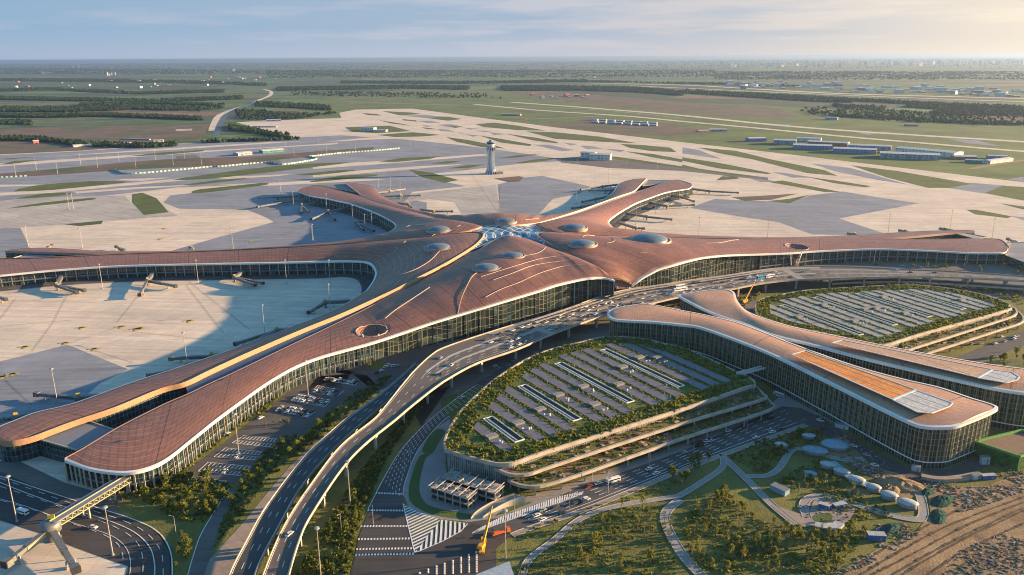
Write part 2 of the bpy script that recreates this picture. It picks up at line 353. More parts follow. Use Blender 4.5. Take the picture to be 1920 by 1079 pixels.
sheet('apron_paving', CZ(0, 80, '-100,850 300,828 700,792 1010,765 1080,772 1000,780 700,806 300,845 -100,868;400,840 750,815 1080,800 1040,808 760,825 430,850;1080,752 1420,750 1660,738 1560,752 1280,768;640,775 700,768 960,760 800,778;1220,800 1500,790 1920,770 2180,768 2100,776 1600,802 1500,806') +
      CZ(640, 80, '-160,690 200,668 560,645 780,628 860,632 700,645 300,678 -160,712;-160,740 380,700 560,690 700,684 820,672 600,695 200,730 -160,760;-100,560 300,520 640,505 700,520 600,530 200,545') +
      CZ(0, 80, '-300,700 400,655 900,622 1500,590 1900,565 1900,572 1400,600 900,635 400,668 -300,720;300,640 900,598 1500,562 1700,556 1500,570 900,608;0,800 250,800 240,806 0,812'), .34, M['conc'])
G = CZ(0, 80, '75,832 200,805 500,785 720,787 600,800 300,825;90,875 250,852 430,847 300,865;40,928 250,900 500,880 530,886 300,908;965,765 1200,735 1550,700 1918,683 1918,690 1500,730 1200,757;1030,798 1200,778 1400,765 1300,780 1100,797;1080,838 1120,825 1300,810 1480,795 1505,803 1350,820 1120,843;1665,742 1918,720 2000,722 1800,742;1745,778 1918,752 2120,746 2118,752 1918,770 1780,780;745,862 800,855 880,880 950,945 810,957 745,900;700,638 900,620 1150,607 1140,614 900,632;0,685 80,668 230,663 60,683;0,655 180,645 60,657;1600,640 1700,625 1920,606 2100,595 2100,602 1800,630') + \
    CZ(640, 80, '230,388 400,395 450,402 330,408;115,398 200,403 225,410 150,408;475,425 600,420 680,430 600,438;210,440 330,455 390,465 280,455;340,432 420,438 425,444 350,438;755,462 860,455 1000,470 1150,492 1000,490 800,475;780,530 900,545 1070,570 1060,578 900,562;930,520 1100,538 1220,558 1210,563 1080,550;1040,506 1200,510 1450,530 1660,560 1500,556 1200,540;1570,575 1700,580 1850,592 1885,612 1750,608 1620,592;1600,618 1750,630 1918,655 1918,668 1750,645;210,668 350,650 560,643 500,655 300,670;505,680 600,668 680,668 600,680;600,707 700,692 810,688 720,705;380,722 500,735 660,770 580,783 450,755;870,650 1000,635 1130,628 1000,645;980,675 1080,660 1200,652 1180,662 1020,678;20,480 270,472 390,497 200,507 60,500;590,538 700,550 830,570 920,590 800,585 650,560;450,478 500,482 540,488 480,486;600,470 680,474 640,480;200,520 400,508 560,520 450,528 300,530') + \
    CZ(1280, 80, '90,605 300,620 500,660 800,710 870,735 700,722 400,660 200,630;0,655 200,680 500,728 480,732 200,705 0,670;0,695 200,735 330,750 300,755 0,712;490,790 560,782 700,805 890,835 800,835 600,805;710,763 850,778 1060,805 1030,810 850,790;950,705 1200,730 1630,790 1500,808 1380,808 1150,760;1700,848 1800,815 1918,820 2300,850 2300,920 1918,882;1600,945 1650,945 1850,975 1830,983 1650,965;1790,912 1918,925 2200,950 2200,970 1918,938;480,890 600,880 720,860 600,900')
G = [[(x, sum(q[1] for q in P) / len(P) + (y - sum(q[1] for q in P) / len(P)) * 1.22) for x, y in P] for P in G]
sheet('grass', G[:8], .40, M['gstrip'], 2); sheet('grass', G[8:], .40, M['gstrip'])
sheet('service_area', CZ(640, 80, '1200,652 1420,636 1600,655 1918,700 2400,760 2400,775 1918,722 1500,705 1240,675') + CZ(0, 80, '990,640 1100,632 1150,660 1000,665;1040,695 1200,680 1240,700 1100,708;1480,665 1560,660 1590,680 1500,685'), .42, M['asph2'])
sheet('grass', CZ(640, 80, '1500,640 1600,650 1918,697 2300,750 2300,756 1918,706 1560,660'), .46, M['gstrip'], 3)
sheet('bare_soil', CZ(0, 80, '360,1022 580,1002 570,1020 450,1032;0,738 300,712 700,675 960,655 1400,642 1918,602 2100,590 2110,600 1918,622 1300,688 1060,700 700,716 300,745 0,762') + CZ(640, 80, '860,765 1000,752 1025,758 1000,782 940,785') + CZ(1280, 80, '190,775 225,752 330,762 300,768;280,870 400,865 650,850 500,885 350,890'), .44, M['soil'])
# runways beyond the apron
def band(name, pts, w0, w1, z, mat, n=6, **tags):
    P = catmull(U(pts, z), n); b = MB(); A = offset(P, w0); B = offset(P, -w1)
    for i in range(len(P) - 1): b.quad(B[i], B[i + 1], A[i + 1], A[i])
    return b.build(name, mat, None, **(tags or ST))
band('runway', PX('960,192 1110,203 1280,217 1447,234 1613,247 1919,266 2400,296'), 22, 24, .36, M['conc'])
band('taxiway', PX('890,196 1010,207 1173,218 1280,228 1413,240 1580,256 1747,270 1919,284 2400,318'), 18, 18, .38, M['conc'])
band('runway', PX('1100,156 1280,160 1413,167 1580,176 1919,185 2400,198'), 40, 40, .3, M['conc'])
band('taxiway', PX('1180,161 1280,165.5 1480,174.5 1713,184 1919,191 2400,206'), 22, 22, .32, M['conc'])
band('road', PX('495,168 508,172 505,180 480,190 455,200 430,208 410,218 402,232 398,246'), 14, 14, .2, M['conc'])
band('canal', PX('480,188 460,198 440,207 425,216 415,228 410,240 404,256'), 12, 12, .22, asphalt('canal_water', (0.05, 0.10, 0.14)))
band('road', PX('640,190 760,195 900,198 1100,205 1280,222'), 5, 5, .3, M['conc2'])
band('road', PX('985,224 1173,216'), 5, 5, .31, M['conc2'])
band('road', PX('1820,317 1870,308 1920,301 2000,290'), 8, 8, .31, M['dirt'])
# paint and patches on the apron
b = MB()
for (x, y) in PX('153,614 227,612 255,617 262,615 355,601 47,650 122,643 177,654 24,701 5,706 308,428 300,448 470,452 935,378 940,392 1489,416 1130,440'):
    for k in range(3):
        c = un(x + k * 3 - 3, y + (k % 2) * 1.5, .5); b.box((c.x, c.y, .5), (7.5, 2.6, .02), 0.5 + k * 1.4)
b.build('apron_marking', M['yellowline'], None, **ST)
b = MB()
for seg in ('145,517 100,605 60,660', '290,517 220,605', '345,520 470,620', '225,612 140,640', '145,647 250,680', '140,600 0,612', '350,535 420,625', '10,712 60,760', '1290,432 1400,440', '880,320 935,400', '938,345 936,400', '430,470 560,430', '0,600 30,560', '230,620 420,640'):
    P = U(PX(seg), .48)
    for i in range(len(P) - 1): b.bar(P[i], P[i + 1], .28, .02)
b.build('apron_joint', M['tar'], None, **ST)
# ---- landside
sheet('landscaped_ground', [PX('215,952 262,925 345,850 425,790 520,722 600,680 700,655 760,640 1000,590 1160,545 1280,505 1500,488 1700,478 1920,470 2500,480 2500,1400 330,1400 323,1079 320,1036 300,1002 253,979')], .30, M['land'])
sheet('pavement', [PX('-120,878 30,862 120,905 190,925 250,912 262,925 215,952 253,979 157,949 20,906 0,895 -120,890')], .33, M['asph2'])
sheet('road', [PX('-160,900 0,884 40,902 157,946 253,977 296,1000 318,1036 321,1120 225,1120 240,1062 140,1026 83,1002 0,976 -160,935')], .36, M['asph3'])
sheet('road', [PX('640,700 700,660 830,640 1000,600 1140,570 1280,515 1440,500 1600,492 1920,500 2400,520 2400,640 1920,560 1780,560 1700,532 1560,535 1420,552 1410,600 1260,580 1150,635 1060,640 960,690 880,740 830,800 790,800 860,700 900,690 760,740 700,730')], .36, M['asph2'])
sheet('forecourt', CZ(640, 400, '0,760 200,740 560,740 520,780 400,900 250,1010 180,1000 60,900 0,1000 -200,1000') , .38, M['asph'])
sheet('grass', CZ(640, 400, '160,850 200,825 260,840 240,870 180,880'), .42, M['lawn'], 3)
sheet('car_park', [PX('335,893 420,831 480,781 560,722 600,698 650,694 690,705 705,722 690,742 650,752 610,775 590,795 560,822 530,835 520,850 470,882 440,908 400,905 360,915')], .38, M['asph'])
sheet('road', CZ(0, 719, '1290,590 1200,730 1130,850 1090,960 1050,1100 1140,1100 1190,960 1240,800 1300,690 1345,625'), .39, M['asph2'])
sheet('pavement', CZ(0, 719, '1830,285 1700,400 1620,480 1500,620 1380,770 1170,1000 1140,1100 1290,1100 1400,880 1500,690 1700,420 1918,240'), .37, M['pink'])
sheet('road', [PX('657,1120 657,1079 673,1006 697,946 717,899 750,842 797,792 853,746 893,719 960,680 1000,690 917,729 840,779 817,799 780,846 757,906 755,936 776,1000 880,979 973,966 1073,919 1279,846 1413,786 1467,762 1530,775 1580,810 1647,852 1713,880 1780,878 1840,855 1860,870 1790,905 1713,905 1640,872 1560,825 1510,796 1480,806 1380,842 1279,879 1107,949 1007,982 960,1002 930,1029 930,1120')], .40, M['asph'])
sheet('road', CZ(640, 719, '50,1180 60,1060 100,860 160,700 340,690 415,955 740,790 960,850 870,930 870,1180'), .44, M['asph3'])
sheet('pavement', [PX('757,930 758,908 780,850 817,803 845,785 835,870 840,900 900,930 960,940 1073,905 1279,832 1430,772 1460,745 1500,700 1560,745 1620,800 1690,850 1500,765 1467,762 1413,786 1279,846 1073,919 973,966 880,979 800,972 768,955')], .42, M['path'])
sheet('lawn', CZ(640, 719, '500,400 440,410 395,520 378,610 400,680 520,740 720,765 740,740 620,720 500,690 450,640 440,560 470,430;455,385 480,320 530,260 585,270 550,330 510,395;560,100 640,60 800,10 760,60 700,130 600,185;870,740 960,690 1080,665 1000,700 900,738'), .50, M['lawn'], 3)
sheet('pavement', CZ(1280, 400, '1180,1079 1500,900 1700,800 1918,690 2300,560 2300,900 1918,880 1600,840'), .40, M['asph2'])
sheet('grass', [PX('1835,684 1860,672 1925,648 2100,590 2200,640 1925,700')], .44, M['land'], 2)
sheet('road', [PX('1770,682 1792,671 1882,634 1925,618 2150,550 2150,590 1925,646 1847,675 1815,690')], .43, M['asph'])
sheet('dirt_ground', [PX('1560,1085 1600,1055 1647,1029 1713,1002 1745,965 1740,930 1780,915 1847,912 1919,885 2500,840 2500,1400 1400,1400')], .46, M['dirt'])
sheet('dirt_ground', CZ(1280, 719, '1100,560 1180,540 1260,570 1330,620 1250,650 1150,610;640,690 700,640 760,700 700,760;1290,560 1400,580 1600,610 1500,640 1340,620;900,600 1000,590 1060,620 960,640;760,360 900,300 1000,400 1080,470 1250,520 1200,560 1050,520 900,440'), .47, M['dirt'], 3)
def path(pts, w, z=.52, mat=None, name='path', n=8):
    P = catmull(U(pts, z), n); b = MB(); A = offset(P, w / 2); B = offset(P, -w / 2)
    for i in range(len(P) - 1): b.quad(B[i], B[i + 1], A[i + 1], A[i])
    for Q, sgn in ((A, 1), (B, -1)):
        E = offset(Q, .35 * sgn)
        for i in range(len(P) - 1):
            a, c, d, e = (E[i], E[i + 1], Q[i + 1], Q[i]) if sgn < 0 else (Q[i], Q[i + 1], E[i + 1], E[i])
            up = Vector((0, 0, .14)); b.quad(a + up, c + up, d + up, e + up, 1); b.quad(a, c, c + up, a + up, 1); b.quad(d, e, e + up, d + up, 1)
    return b.build(name, [mat or M['path'], M['kerb']], None, **ST)
path(PX('975,1100 990,1052 1040,1012 1090,972 1157,949 1263,932 1279,927 1315,905 1353,878 1356,858'), 3.4)
path(PX('960,1004 1007,986 1107,952 1279,882 1380,844 1480,808 1512,797'), 3.6, .53, M['pink'], 'pavement')
path(PX('1276,937 1250,959 1250,986 1279,1039 1320,1085'), 5.0, .54)
path(PX('1350,853 1357,858 1397,896 1447,946 1493,984'), 4.2, .56)
path(PX('1400,893 1437,892 1460,879 1480,849 1493,842 1512,845 1540,853 1580,862 1620,860'), 3.6, .58)
path(PX('1513,970 1507,946 1520,933 1547,931 1597,943 1647,960 1713,974 1731,966 1726,932 1712,912 1690,897'), 4.6, .60)
sheet('plaza', CZ(1280, 719, '500,690 560,700 690,740 720,700 740,660 800,650 950,680 960,740 880,810 760,800 650,800'), .62, M['pink'], 3)
sheet('lawn', CZ(1280, 719, '730,750 780,730 840,740 830,780 760,785'), .66, M['lawn'], 3)
# ---- road paint
b = MB()
def pline(pts, w=.35, z=.52, dash=None, n=8):
    P = catmull(U(pts, z), n); L = plen(P)
    Q = resample(P, max(2, int(L / 3)))
    for i in range(len(Q) - 1):
        if dash and (i * 3.0) % (dash[0] + dash[1]) >= dash[0]: continue
        b.bar(Q[i], Q[i + 1], w, .02)
ROADL = ['657,1079 673,1006 697,946 717,899 750,842 797,792 853,746 893,719', '755,936 757,906 780,846 817,799 840,779 917,729']
L0, L1 = U(PX(ROADL[0]), .5), U(PX(ROADL[1]), .5); L0, L1 = resample(catmull(L0, 6)[18:], 60), resample(catmull(L1, 6), 60)
for k in range(1, 6):
    Q = [L0[i].lerp(L1[i], k / 6) for i in range(60)]
    for i in range(0, 59, 2): b.bar(Q[i], Q[i].lerp(Q[i + 1], .9), .35, .02)
pline(PX('690,955 717,902 752,844 799,794 855,748 893,722'), .4); pline(PX('756,930 759,906 782,847 819,801 842,781'), .4)
for k in range(1, 6):
    f = k / 6; pts = [((1 - f) * a[0] + f * c[0], (1 - f) * a[1] + f * c[1]) for a, c in zip(PX('973,966 1073,919 1279,846 1413,786 1467,764'), PX('1007,982 1107,949 1279,879 1380,842 1500,798'))]
    pline(pts, .35, .52, (6, 6) if k < 5 else None)
for row in CZ(640, 719, '190,617 345,622;145,714 352,716;105,804 375,803;90,877 388,873;80,933 402,928;75,964 412,957'):
    A, B = U(row, .54); d = (B - A); n = int(d.length / 1.6)
    for i in range(n):
        c = A + d * ((i + .5) / n); b.box((c.x, c.y, .54), (.9, 1.7, .02), math.atan2(d.y, d.x))
# chevrons
tri = U(CZ(640, 719, '345,650 415,955 740,790')[0], .54)
mid = tri[0].lerp(tri[2], .55); ap = tri[1]
CH = lambda s: [at_ for at_ in U([(x / 6.786 + 740, y / 6.786 + 920) for x, y in PX(s)], .54)]
for poly, dr in ((CH('105,165 300,270 585,370 255,795'), CH('190,495 540,335')), (CH('585,370 870,410 930,420 840,520 600,650 255,795'), CH('582,370 560,670'))):
    d_ = dr[1] - dr[0]; d_.normalize(); n_ = Vector((-d_.y, d_.x, 0)); o_ = poly[-1]; ws = [(p_ - o_).dot(n_) for p_ in poly]; w_ = min(ws)
    while w_ < max(ws):
        q_ = clip_strip(poly, o_, d_, n_, w_, w_ + 1.15)
        if q_: b.quad(*q_)
        w_ += 2.5
for pl in ('105,165 255,795 600,650 840,520 930,420', ):
    Q_ = CH(pl); [b.bar(Q_[i], Q_[i + 1], .45, .03) for i in range(len(Q_) - 1)]
A, B, C2, D = U(CZ(640, 719, '735,845 830,820 1355,625 1300,600')[0], .54)
for k in range(46):
    f = k / 46; p = A.lerp(C2, f); q = (A.lerp(B, .0)).lerp(D, f); d2 = (C2 - A).normalized(); nrm = Vector((-d2.y, d2.x, 0)); b.bar(p, p + nrm * (5.5 * min(1, 4 * f * (1.02 - f) + .25)) + d2 * 4, .9, .02)
b.bar(A, C2, .4, .02)
# car-park stalls beside the pier
STALL = ['371,884 390,867 470,875 450,892', '401,857 423,840 497,848 482,863', '435,831 457,817 524,824 511,839', '517,771 527,763 592,771 577,783', '545,752 561,742 619,752 609,763', '582,736 596,723 645,734 630,744', '607,713 617,707 671,717 665,723', '350,905 362,896 425,902 415,910']
for s in STALL:
    P = U(PX(s), .5)
    for i in range(4): b.bar(P[i], P[(i + 1) % 4], .3, .1)
    n = 11
    for side in ((0, 3, 1, 2, .02, .38), (0, 3, 1, 2, .6, .96)):
        for k in range(1, n):
            f = k / n; a = P[0].lerp(P[3], f); c = P[1].lerp(P[2], f); b.bar(a.lerp(c, side[4]), a.lerp(c, side[5]), .42, .05)
        b.bar(P[0].lerp(P[1], .38), P[3].lerp(P[2], .38), .25, .04); b.bar(P[0].lerp(P[1], .60), P[3].lerp(P[2], .60), .25, .04)
# airside loop road
for pts, dash, w in (('-40,895 0,905 40,921 120,950 200,975 250,997 280,1025 290,1060 288,1100', None, .5), ('-40,925 40,947 120,975 180,994 215,1008 238,1030 245,1062 238,1100', None, .3), ('0,897 60,918 150,950 230,976 275,1000 302,1035 306,1079', (5, 7), .35), ('0,912 60,932 140,960 215,988 255,1015 268,1050 265,1100', (5, 7), .35), ('0,938 60,955 130,980 195,1003 225,1026 232,1060', (5, 7), .35)):
    pline(PX(pts), w, .5, dash)
pline(PX('0,893 157,944 253,975 298,999 320,1036 323,1090'), .6)
pline(CZ(0, 719, '1290,590 1200,730 1130,850 1090,960 1050,1100')[0], .5)
b.build('road_marking', M['white'], None, **ST)
# ------------------------------------------------------------ terminal building
KZ = 0.9
def roof_mat(name, base, line_col, per_v=8.0, pu=5.0, pv=3.0, seam=60.0):
    t = NT(name); x = t.xyz(t.uv()); u, v = x[0], x[1]; p = t.pos()
    n = t.noise(p, 0.05, 5, 0.6); wn_ = t.n('ShaderNodeTexWhiteNoise', noise_dimensions='2D'); cv = t.n('ShaderNodeCombineXYZ'); t.put(cv.inputs[0], t.math('FLOOR', t.math('DIVIDE', u, pu))); t.put(cv.inputs[1], t.math('FLOOR', t.math('DIVIDE', v, pv))); t.put(wn_.inputs['Vector'], cv.outputs[0]); m = wn_.outputs[0]
    k = t.mix(t.step(t.math('ADD', t.math('MULTIPLY', n, .7), t.math('MULTIPLY', m, .3)), .35, .65), tuple(c * .83 for c in base), tuple(c * 1.15 for c in base))
    a = t.math('MAXIMUM', t.line(u, pu, pu * .2), t.line(v, pv, pv * .22))
    k = t.mix(t.math('MULTIPLY', a, .5), k, tuple(c * .40 for c in base))
    k = t.mix(t.math('MULTIPLY', t.line(u, seam, .9), .8), k, tuple(c * .22 for c in base))
    k = t.mix(t.math('MULTIPLY', t.line(v, per_v, .5), .75), k, line_col)
    h = t.math('SUBTRACT', 1.0, a)
    return t.done(k, 0.55, 0.0)
def facade_mat(name, glass, frame, pu=3.0, pv=3.6, wu=.28, wv=.3, lit=0.25, diag=False, rough=.12):
    t = NT(name); x = t.xyz(t.uv()); u, v = x[0], x[1]
    cell = t.n('ShaderNodeTexWhiteNoise', noise_dimensions='2D'); cv = t.n('ShaderNodeCombineXYZ')
    t.put(cv.inputs[0], t.math('FLOOR', t.math('DIVIDE', u, pu))); t.put(cv.inputs[1], t.math('FLOOR', t.math('DIVIDE', v, pv))); t.put(cell.inputs['Vector'], cv.outputs[0])
    g = t.mix(t.math('POWER', cell.outputs[0], 3.0), tuple(c * .6 for c in glass), tuple(min(1, c * 2.4 + .02) for c in glass))
    bn = t.noise(t.map(t.uv(), (.03, .12, 1)), 1.0, 4); g = t.mix(t.step(bn, .35, .7), g, tuple(c * .5 for c in glass))
    a = t.math('MAXIMUM', t.line(u, pu, wu), t.line(v, pv, wv))
    if diag:
        w = t.math('MULTIPLY_ADD', t.math('PINGPONG', u, 27.0), .30, v); a = t.math('MAXIMUM', a, t.line(w, 9.0, .32))
    k = t.mix(a, g, frame); r = t.mix(a, (rough,) * 3, (.5,) * 3)
    t.done(k, .2, 0.0); t.put(t.b.inputs['Roughness'], r); return t.m
M['roof'] = roof_mat('red_roof_tiles', (0.285, 0.125, 0.078), (0.46, 0.29, 0.22))
M['roofh'] = roof_mat('red_hall_roof_tiles', (0.285, 0.125, 0.078), (0.40, 0.24, 0.18), 500.0, 4.0, 2.4, 22.0)
M['roofo'] = roof_mat('tan_roof_tiles', (0.58, 0.315, 0.185), (0.30, 0.16, 0.11), 6.5, 2.2, 1.1, 75.0)
M['fascia'] = plain('white_fascia', (0.74, 0.73, 0.70), 0.4, 0, .08, .05)
M['soffit'] = plain('pale_soffit', (0.55, 0.52, 0.47), 0.6)
M['tglass'] = facade_mat('dark_teal_glazing', (0.018, 0.040, 0.048), (0.14, 0.17, 0.17), 3.0, 4.2)
M['hall'] = facade_mat('hall_glazing', (0.020, 0.035, 0.035), (0.20, 0.18, 0.13), 5.0, 8.0, .35, .3, diag=True)
M['fin'] = plain('pale_fin_metal', (0.44, 0.38, 0.27), 0.5)
M['dome'] = plain('grey_dome_glass', (0.16, 0.21, 0.25), 0.35, 0.2, .15, .3)
M['dark'] = plain('dark_opening', (0.02, 0.02, 0.022), 0.7)
M['flat'] = plain('flat_grey_roofing', (0.18, 0.20, 0.235), 0.7, 0, .06, .4)
def skymat():
    t = NT('net_skylight'); x = t.xyz(t.pos()); p = t.pos()
    def arcs(cx, cy, per, w):
        dx = t.math('SUBTRACT', x[0], cx); dy = t.math('SUBTRACT', x[1], cy)
        r = t.math('SQRT', t.math('ADD', t.math('MULTIPLY', dx, dx), t.math('MULTIPLY', dy, dy))); return t.line(r, per, w)
    c = un(955, 432, 42)
    a = t.math('MAXIMUM', arcs(c.x - 70, c.y - 30, 10.5, 1.5), arcs(c.x + 75, c.y - 20, 10.5, 1.5))
    g = t.mix(t.step(t.noise(p, .05, 4), .4, .65), (0.035, 0.08, 0.13), (0.16, 0.24, 0.33))
    k = t.mix(a, g, (0.68, 0.70, 0.72)); t.done(k, .25); return t.m
M['sky'] = skymat(); M['vsky'] = plain('valley_glass', (0.030, 0.070, 0.14), .25); M['sunlit_edge'] = plain('sunlit_edge_tint', (0.34, 0.19, 0.095), .7); M['gut0'] = plain('pinkish_rim_metal', (0.62, 0.48, 0.40), .5)  # golden low sun on the raised valley edge is put into its base colour
TERM = empty('airport_terminal', tuple(un(955, 440, 0)), label='vast six armed airport terminal with flowing red brown tiled roof', category='airport terminal')
TP = Vector(TERM.location)
def tb(b, name, mats, parent=TERM, smooth=False, **tags):
    """build a child of the terminal; the mesh is shifted so it sits right under its parent"""
    root = parent
    off = Vector(parent['_o']) if '_o' in parent.keys() else TP
    b.v = [v - off for v in b.v]
    return b.build(name, mats, parent, smooth, **tags)
def PZ(s):
    """'x,y,z x,y,z ...' -> points; z scaled"""
    return [un(*[(float(q) if i < 2 else float(q) * KZ) for i, q in enumerate(a.split(','))]) for a in s.split()]
ROOF = {}; K = 14
def lobe(key, inner, outer, bulge, ns=None, nt_=26, prof=1.0):
    I, O = PZ(inner), PZ(outer); assert len(I) == len(O) == len(bulge), (key, len(I), len(O), len(bulge))
    k = K; Ic, Oc = catmull(I, k), catmull(O, k)
    B = []
    for i in range(len(bulge) - 1):
        for j in range(k): B.append(bulge[i] + (bulge[i + 1] - bulge[i]) * (.5 - .5 * math.cos(math.pi * j / k)))
    B.append(bulge[-1])
    rows = []
    for a, c, h in zip(Ic, Oc, B):
        row = []
        for q in range(nt_ + 1):
            f = q / nt_; p = a.lerp(c, f); z0 = a.z + (c.z - a.z) * (f ** prof)
            p = Vector((p.x, p.y, z0 + h * math.sin(math.pi * f) ** .9)); row.append(p)
        rows.append(row)
    for (dx_, dy_, key_, rpx) in ((697, 622, 'S2', 27), (1494, 463, 'S3', 20)):
        if key_ != key: continue
        c_ = un(dx_, dy_, 21 if key == 'S2' else 21); R_ = rpx / (CAM_F / ((c_ - Vector((0, 0, CAM_H))).dot(_fwd)))
        for row in rows:
            for p in row:
                q_ = math.hypot(p.x - c_.x, (p.y - c_.y) / .9) / R_
                if q_ < 1: p.z -= 5.5 * (1 - q_ ** 4)
    U_ = [0.0]
    for i in range(1, len(rows)): U_.append(U_[-1] + (rows[i][nt_ // 2] - rows[i - 1][nt_ // 2]).length)
    V_ = []
    for r in rows:
        s = [0.0]
        for q in range(nt_): s.append(s[-1] + (r[q + 1] - r[q]).length)
        V_.append([s[-1] - a for a in s])       # measured from the rim inwards
    b = MB()
    for i in range(len(rows) - 1):
        for q in range(nt_):
            P = [rows[i][q], rows[i + 1][q], rows[i + 1][q + 1], rows[i][q + 1]]
            uv = [(U_[i], V_[i][q]), (U_[i + 1], V_[i + 1][q]), (U_[i + 1], V_[i + 1][q + 1]), (U_[i], V_[i][q + 1])]
            if (P[1] - P[0]).cross(P[3] - P[0]).z < 0: P.reverse(); uv.reverse()
            b.quad(*P, 0, uv)
    ROOF[key] = (Ic, Oc, rows); return b, Ic, Oc, rows
def zat(key, x, y):
    best = None
    for r in ROOF[key][2]:
        for p in r:
            d = (p.x - x) ** 2 + (p.y - y) ** 2
            if best is None or d < best[0]: best = (d, p.z)
    return best[1]
L = {}
L['S1'] = ('-45,505,17 -40,490,17.5 0,486,18 83,484,19 230,477,21 400,471,23 520,465,27 624,459,31 707,452,36 801,445,41 862,438.5,45 898,437,47 906,443,47 895,457,46 874,472,44 832,497,41 780,524,36 739,545,32 690,568,29 639,591,27 567,620,25 467,663,23 393,697,22 347,719,21 300,732,20 217,766,19 143,791,18 100,807,17.5 60,822,17 25,830,17 5,830,16.5 -6,825,16.5',
 '-45,508,16.5 -35,520,16.5 0,517,16.5 104,507,17 230,499,17.5 400,495,18 520,493,18 600,491,18.5 645,490,19 670,490.5,19.5 685,492,20 695,496,20 702,505,20 704,514,20 702,522,20 698,530,19.5 687,545,19 673,554,19 645,572,18.5 612,588.5,18 530,620,18 413,663,18 330,691,17.5 270,710,17.5 215,729,17 137,757,17 67,774,16.5 30,788,16.5 0,800,16.5 -10,808,16.5 -12,818,16.5 -8,823,16.5',
 [0, .3, .8, 1, 1, 1.2, 1.5, 2.5, 4, 6, 7.5, 8, 8, 8, 7, 5, 3.5, 2.5, 1.5, 1, .8, .8, .8, .8, .8, .8, .8, .8, .6, .3, .1, 0])
L['S2'] = ('122,860,17 150,845,17 180,827,17.2 218,804,17.5 260,782,18 313,756,18.5 353,739,19 397,718,19.5 443,697,20 547,647,21.5 600,622,22.5 665,590,25 717,563,28 783,527,33 840,497,38 888,475,43 928,450,47 958,443.5,50 999,452,46 1026,464,43 1063,478,41 1101,495,39 1130,510,37 1150,523,36',
 '121,863,16.5 133,867,16.5 167,879,16.5 210,886,16.5 247,886,16.5 283,877,16.5 317,859,16.5 367,819,17 423,775,17.5 517,709,18 590,674,19 702,642,21 807,607,26 873,587,30 940,567,34 1007,547,37 1040,536,38.5 1073,528,39 1095,523.5,39.5 1109,522,39.5 1120,521,39 1136,522,37.5 1147,525,36.5 1153,527,35.5',
 [0, .3, .6, .8, .8, .8, .8, .8, .8, .8, 1, 2, 4, 6, 7.5, 8, 6, 4, 5, 6, 6, 5, 2.5, 0])
L['S3'] = ('1890,462,17.5 1885,456,17.5 1872,449,17.5 1840,448,18 1760,449,19 1666,449,20 1540,448,22 1480,449,23.5 1417,450,26 1340,449,29 1261,447,33 1190,445,38 1120,443,43 1057,438,47 1020,436,49 1007,441,49 1026,455,47 1067,478,43 1109,499,38 1140,518,31 1153,530,22 1157,543,14',
 '1890,467,17 1882,474,16.5 1843,475,16.5 1805,474,16.7 1730,470,17 1640,467.5,18 1540,471,20 1480,475,22 1427,477,25 1365,479,30 1323,483,33.5 1300,487.5,34.5 1282,492,34.5 1265,497,34 1250,501,33 1235,505.5,31.5 1222,512,29 1207,520,25.5 1197,527,22 1188,534,18 1182,538,15.5 1178,541,14',
 [0, .3, .8, 1, 1, 1, 1.2, 1.5, 2, 3, 4.5, 6, 6.5, 7, 7, 7, 7, 6, 5, 3, 1, 0])
L['S4'] = ('1296,345,17 1280,340,17 1265,338,17.5 1234,347,18.5 1192,362,20 1151,376,23 1100,395,28 1057,408,34 1020,419,42 1002,423,46 1026,433,44 1060,439,41 1120,442.5,36 1192,445,32 1280,446.5,27 1417,449,23 1520,448.5,21 1620,449,19 1670,447,18.5 1720,443,18 1780,437.5,17 1828,434,17',
 '1299,349,16.5 1292,354,16.5 1280,356,16.5 1250,361,16.5 1215,373,17 1192,382,17 1165,397,17.5 1148,409,18 1142,416,18.5 1144,422,19 1155,430,19 1175,436,19 1210,440,19 1270,443,18.5 1340,444.5,18 1430,446,17.5 1520,444.5,17 1603,441.5,17 1650,438.5,16.5 1708,435,16.5 1791,432,16.5 1828,433,16.5',
 [0, .3, .8, 1, 1, 1.2, 2.5, 5, 8, 10, 11, 10, 8, 5, 2.5, 1.5, 1, 1, .8, .6, .3, 0])
L['S5'] = ('647,343,17 666,357,18 680,367,18.5 707,378,20 749,391,22.5 791,401,26 822,409.6,30 853,417,35 885,421.6,41 920,422.5,45 945,422.5,47 965,422,47 990,421,45 1015,417,41 1057,404.5,33 1095,392,28 1130,379.5,24 1165,367,21 1188,359,19.5 1200,348,18 1208,340,17.5 1213,335,17',
 '648,342.5,16.5 682,346,16.5 699,350,16.5 710,363,16.5 728,374,17 760,388,17 791,398,17.5 822,406,18 853,410,18.5 890,412,19 930,412,19 970,412,19 1010,411,18.5 1030,408,18 1055,401.5,18 1085,394,17.5 1110,386,17 1138,370,17 1151,359,16.5 1161,345,16.5 1185,337,16.5 1212,335,16.5',
 [0, .6, 1, 1, 1.2, 2, 3.5, 6, 9, 12, 13, 12, 9, 6, 3.5, 2, 1.2, 1, 1, .6, .3, 0])
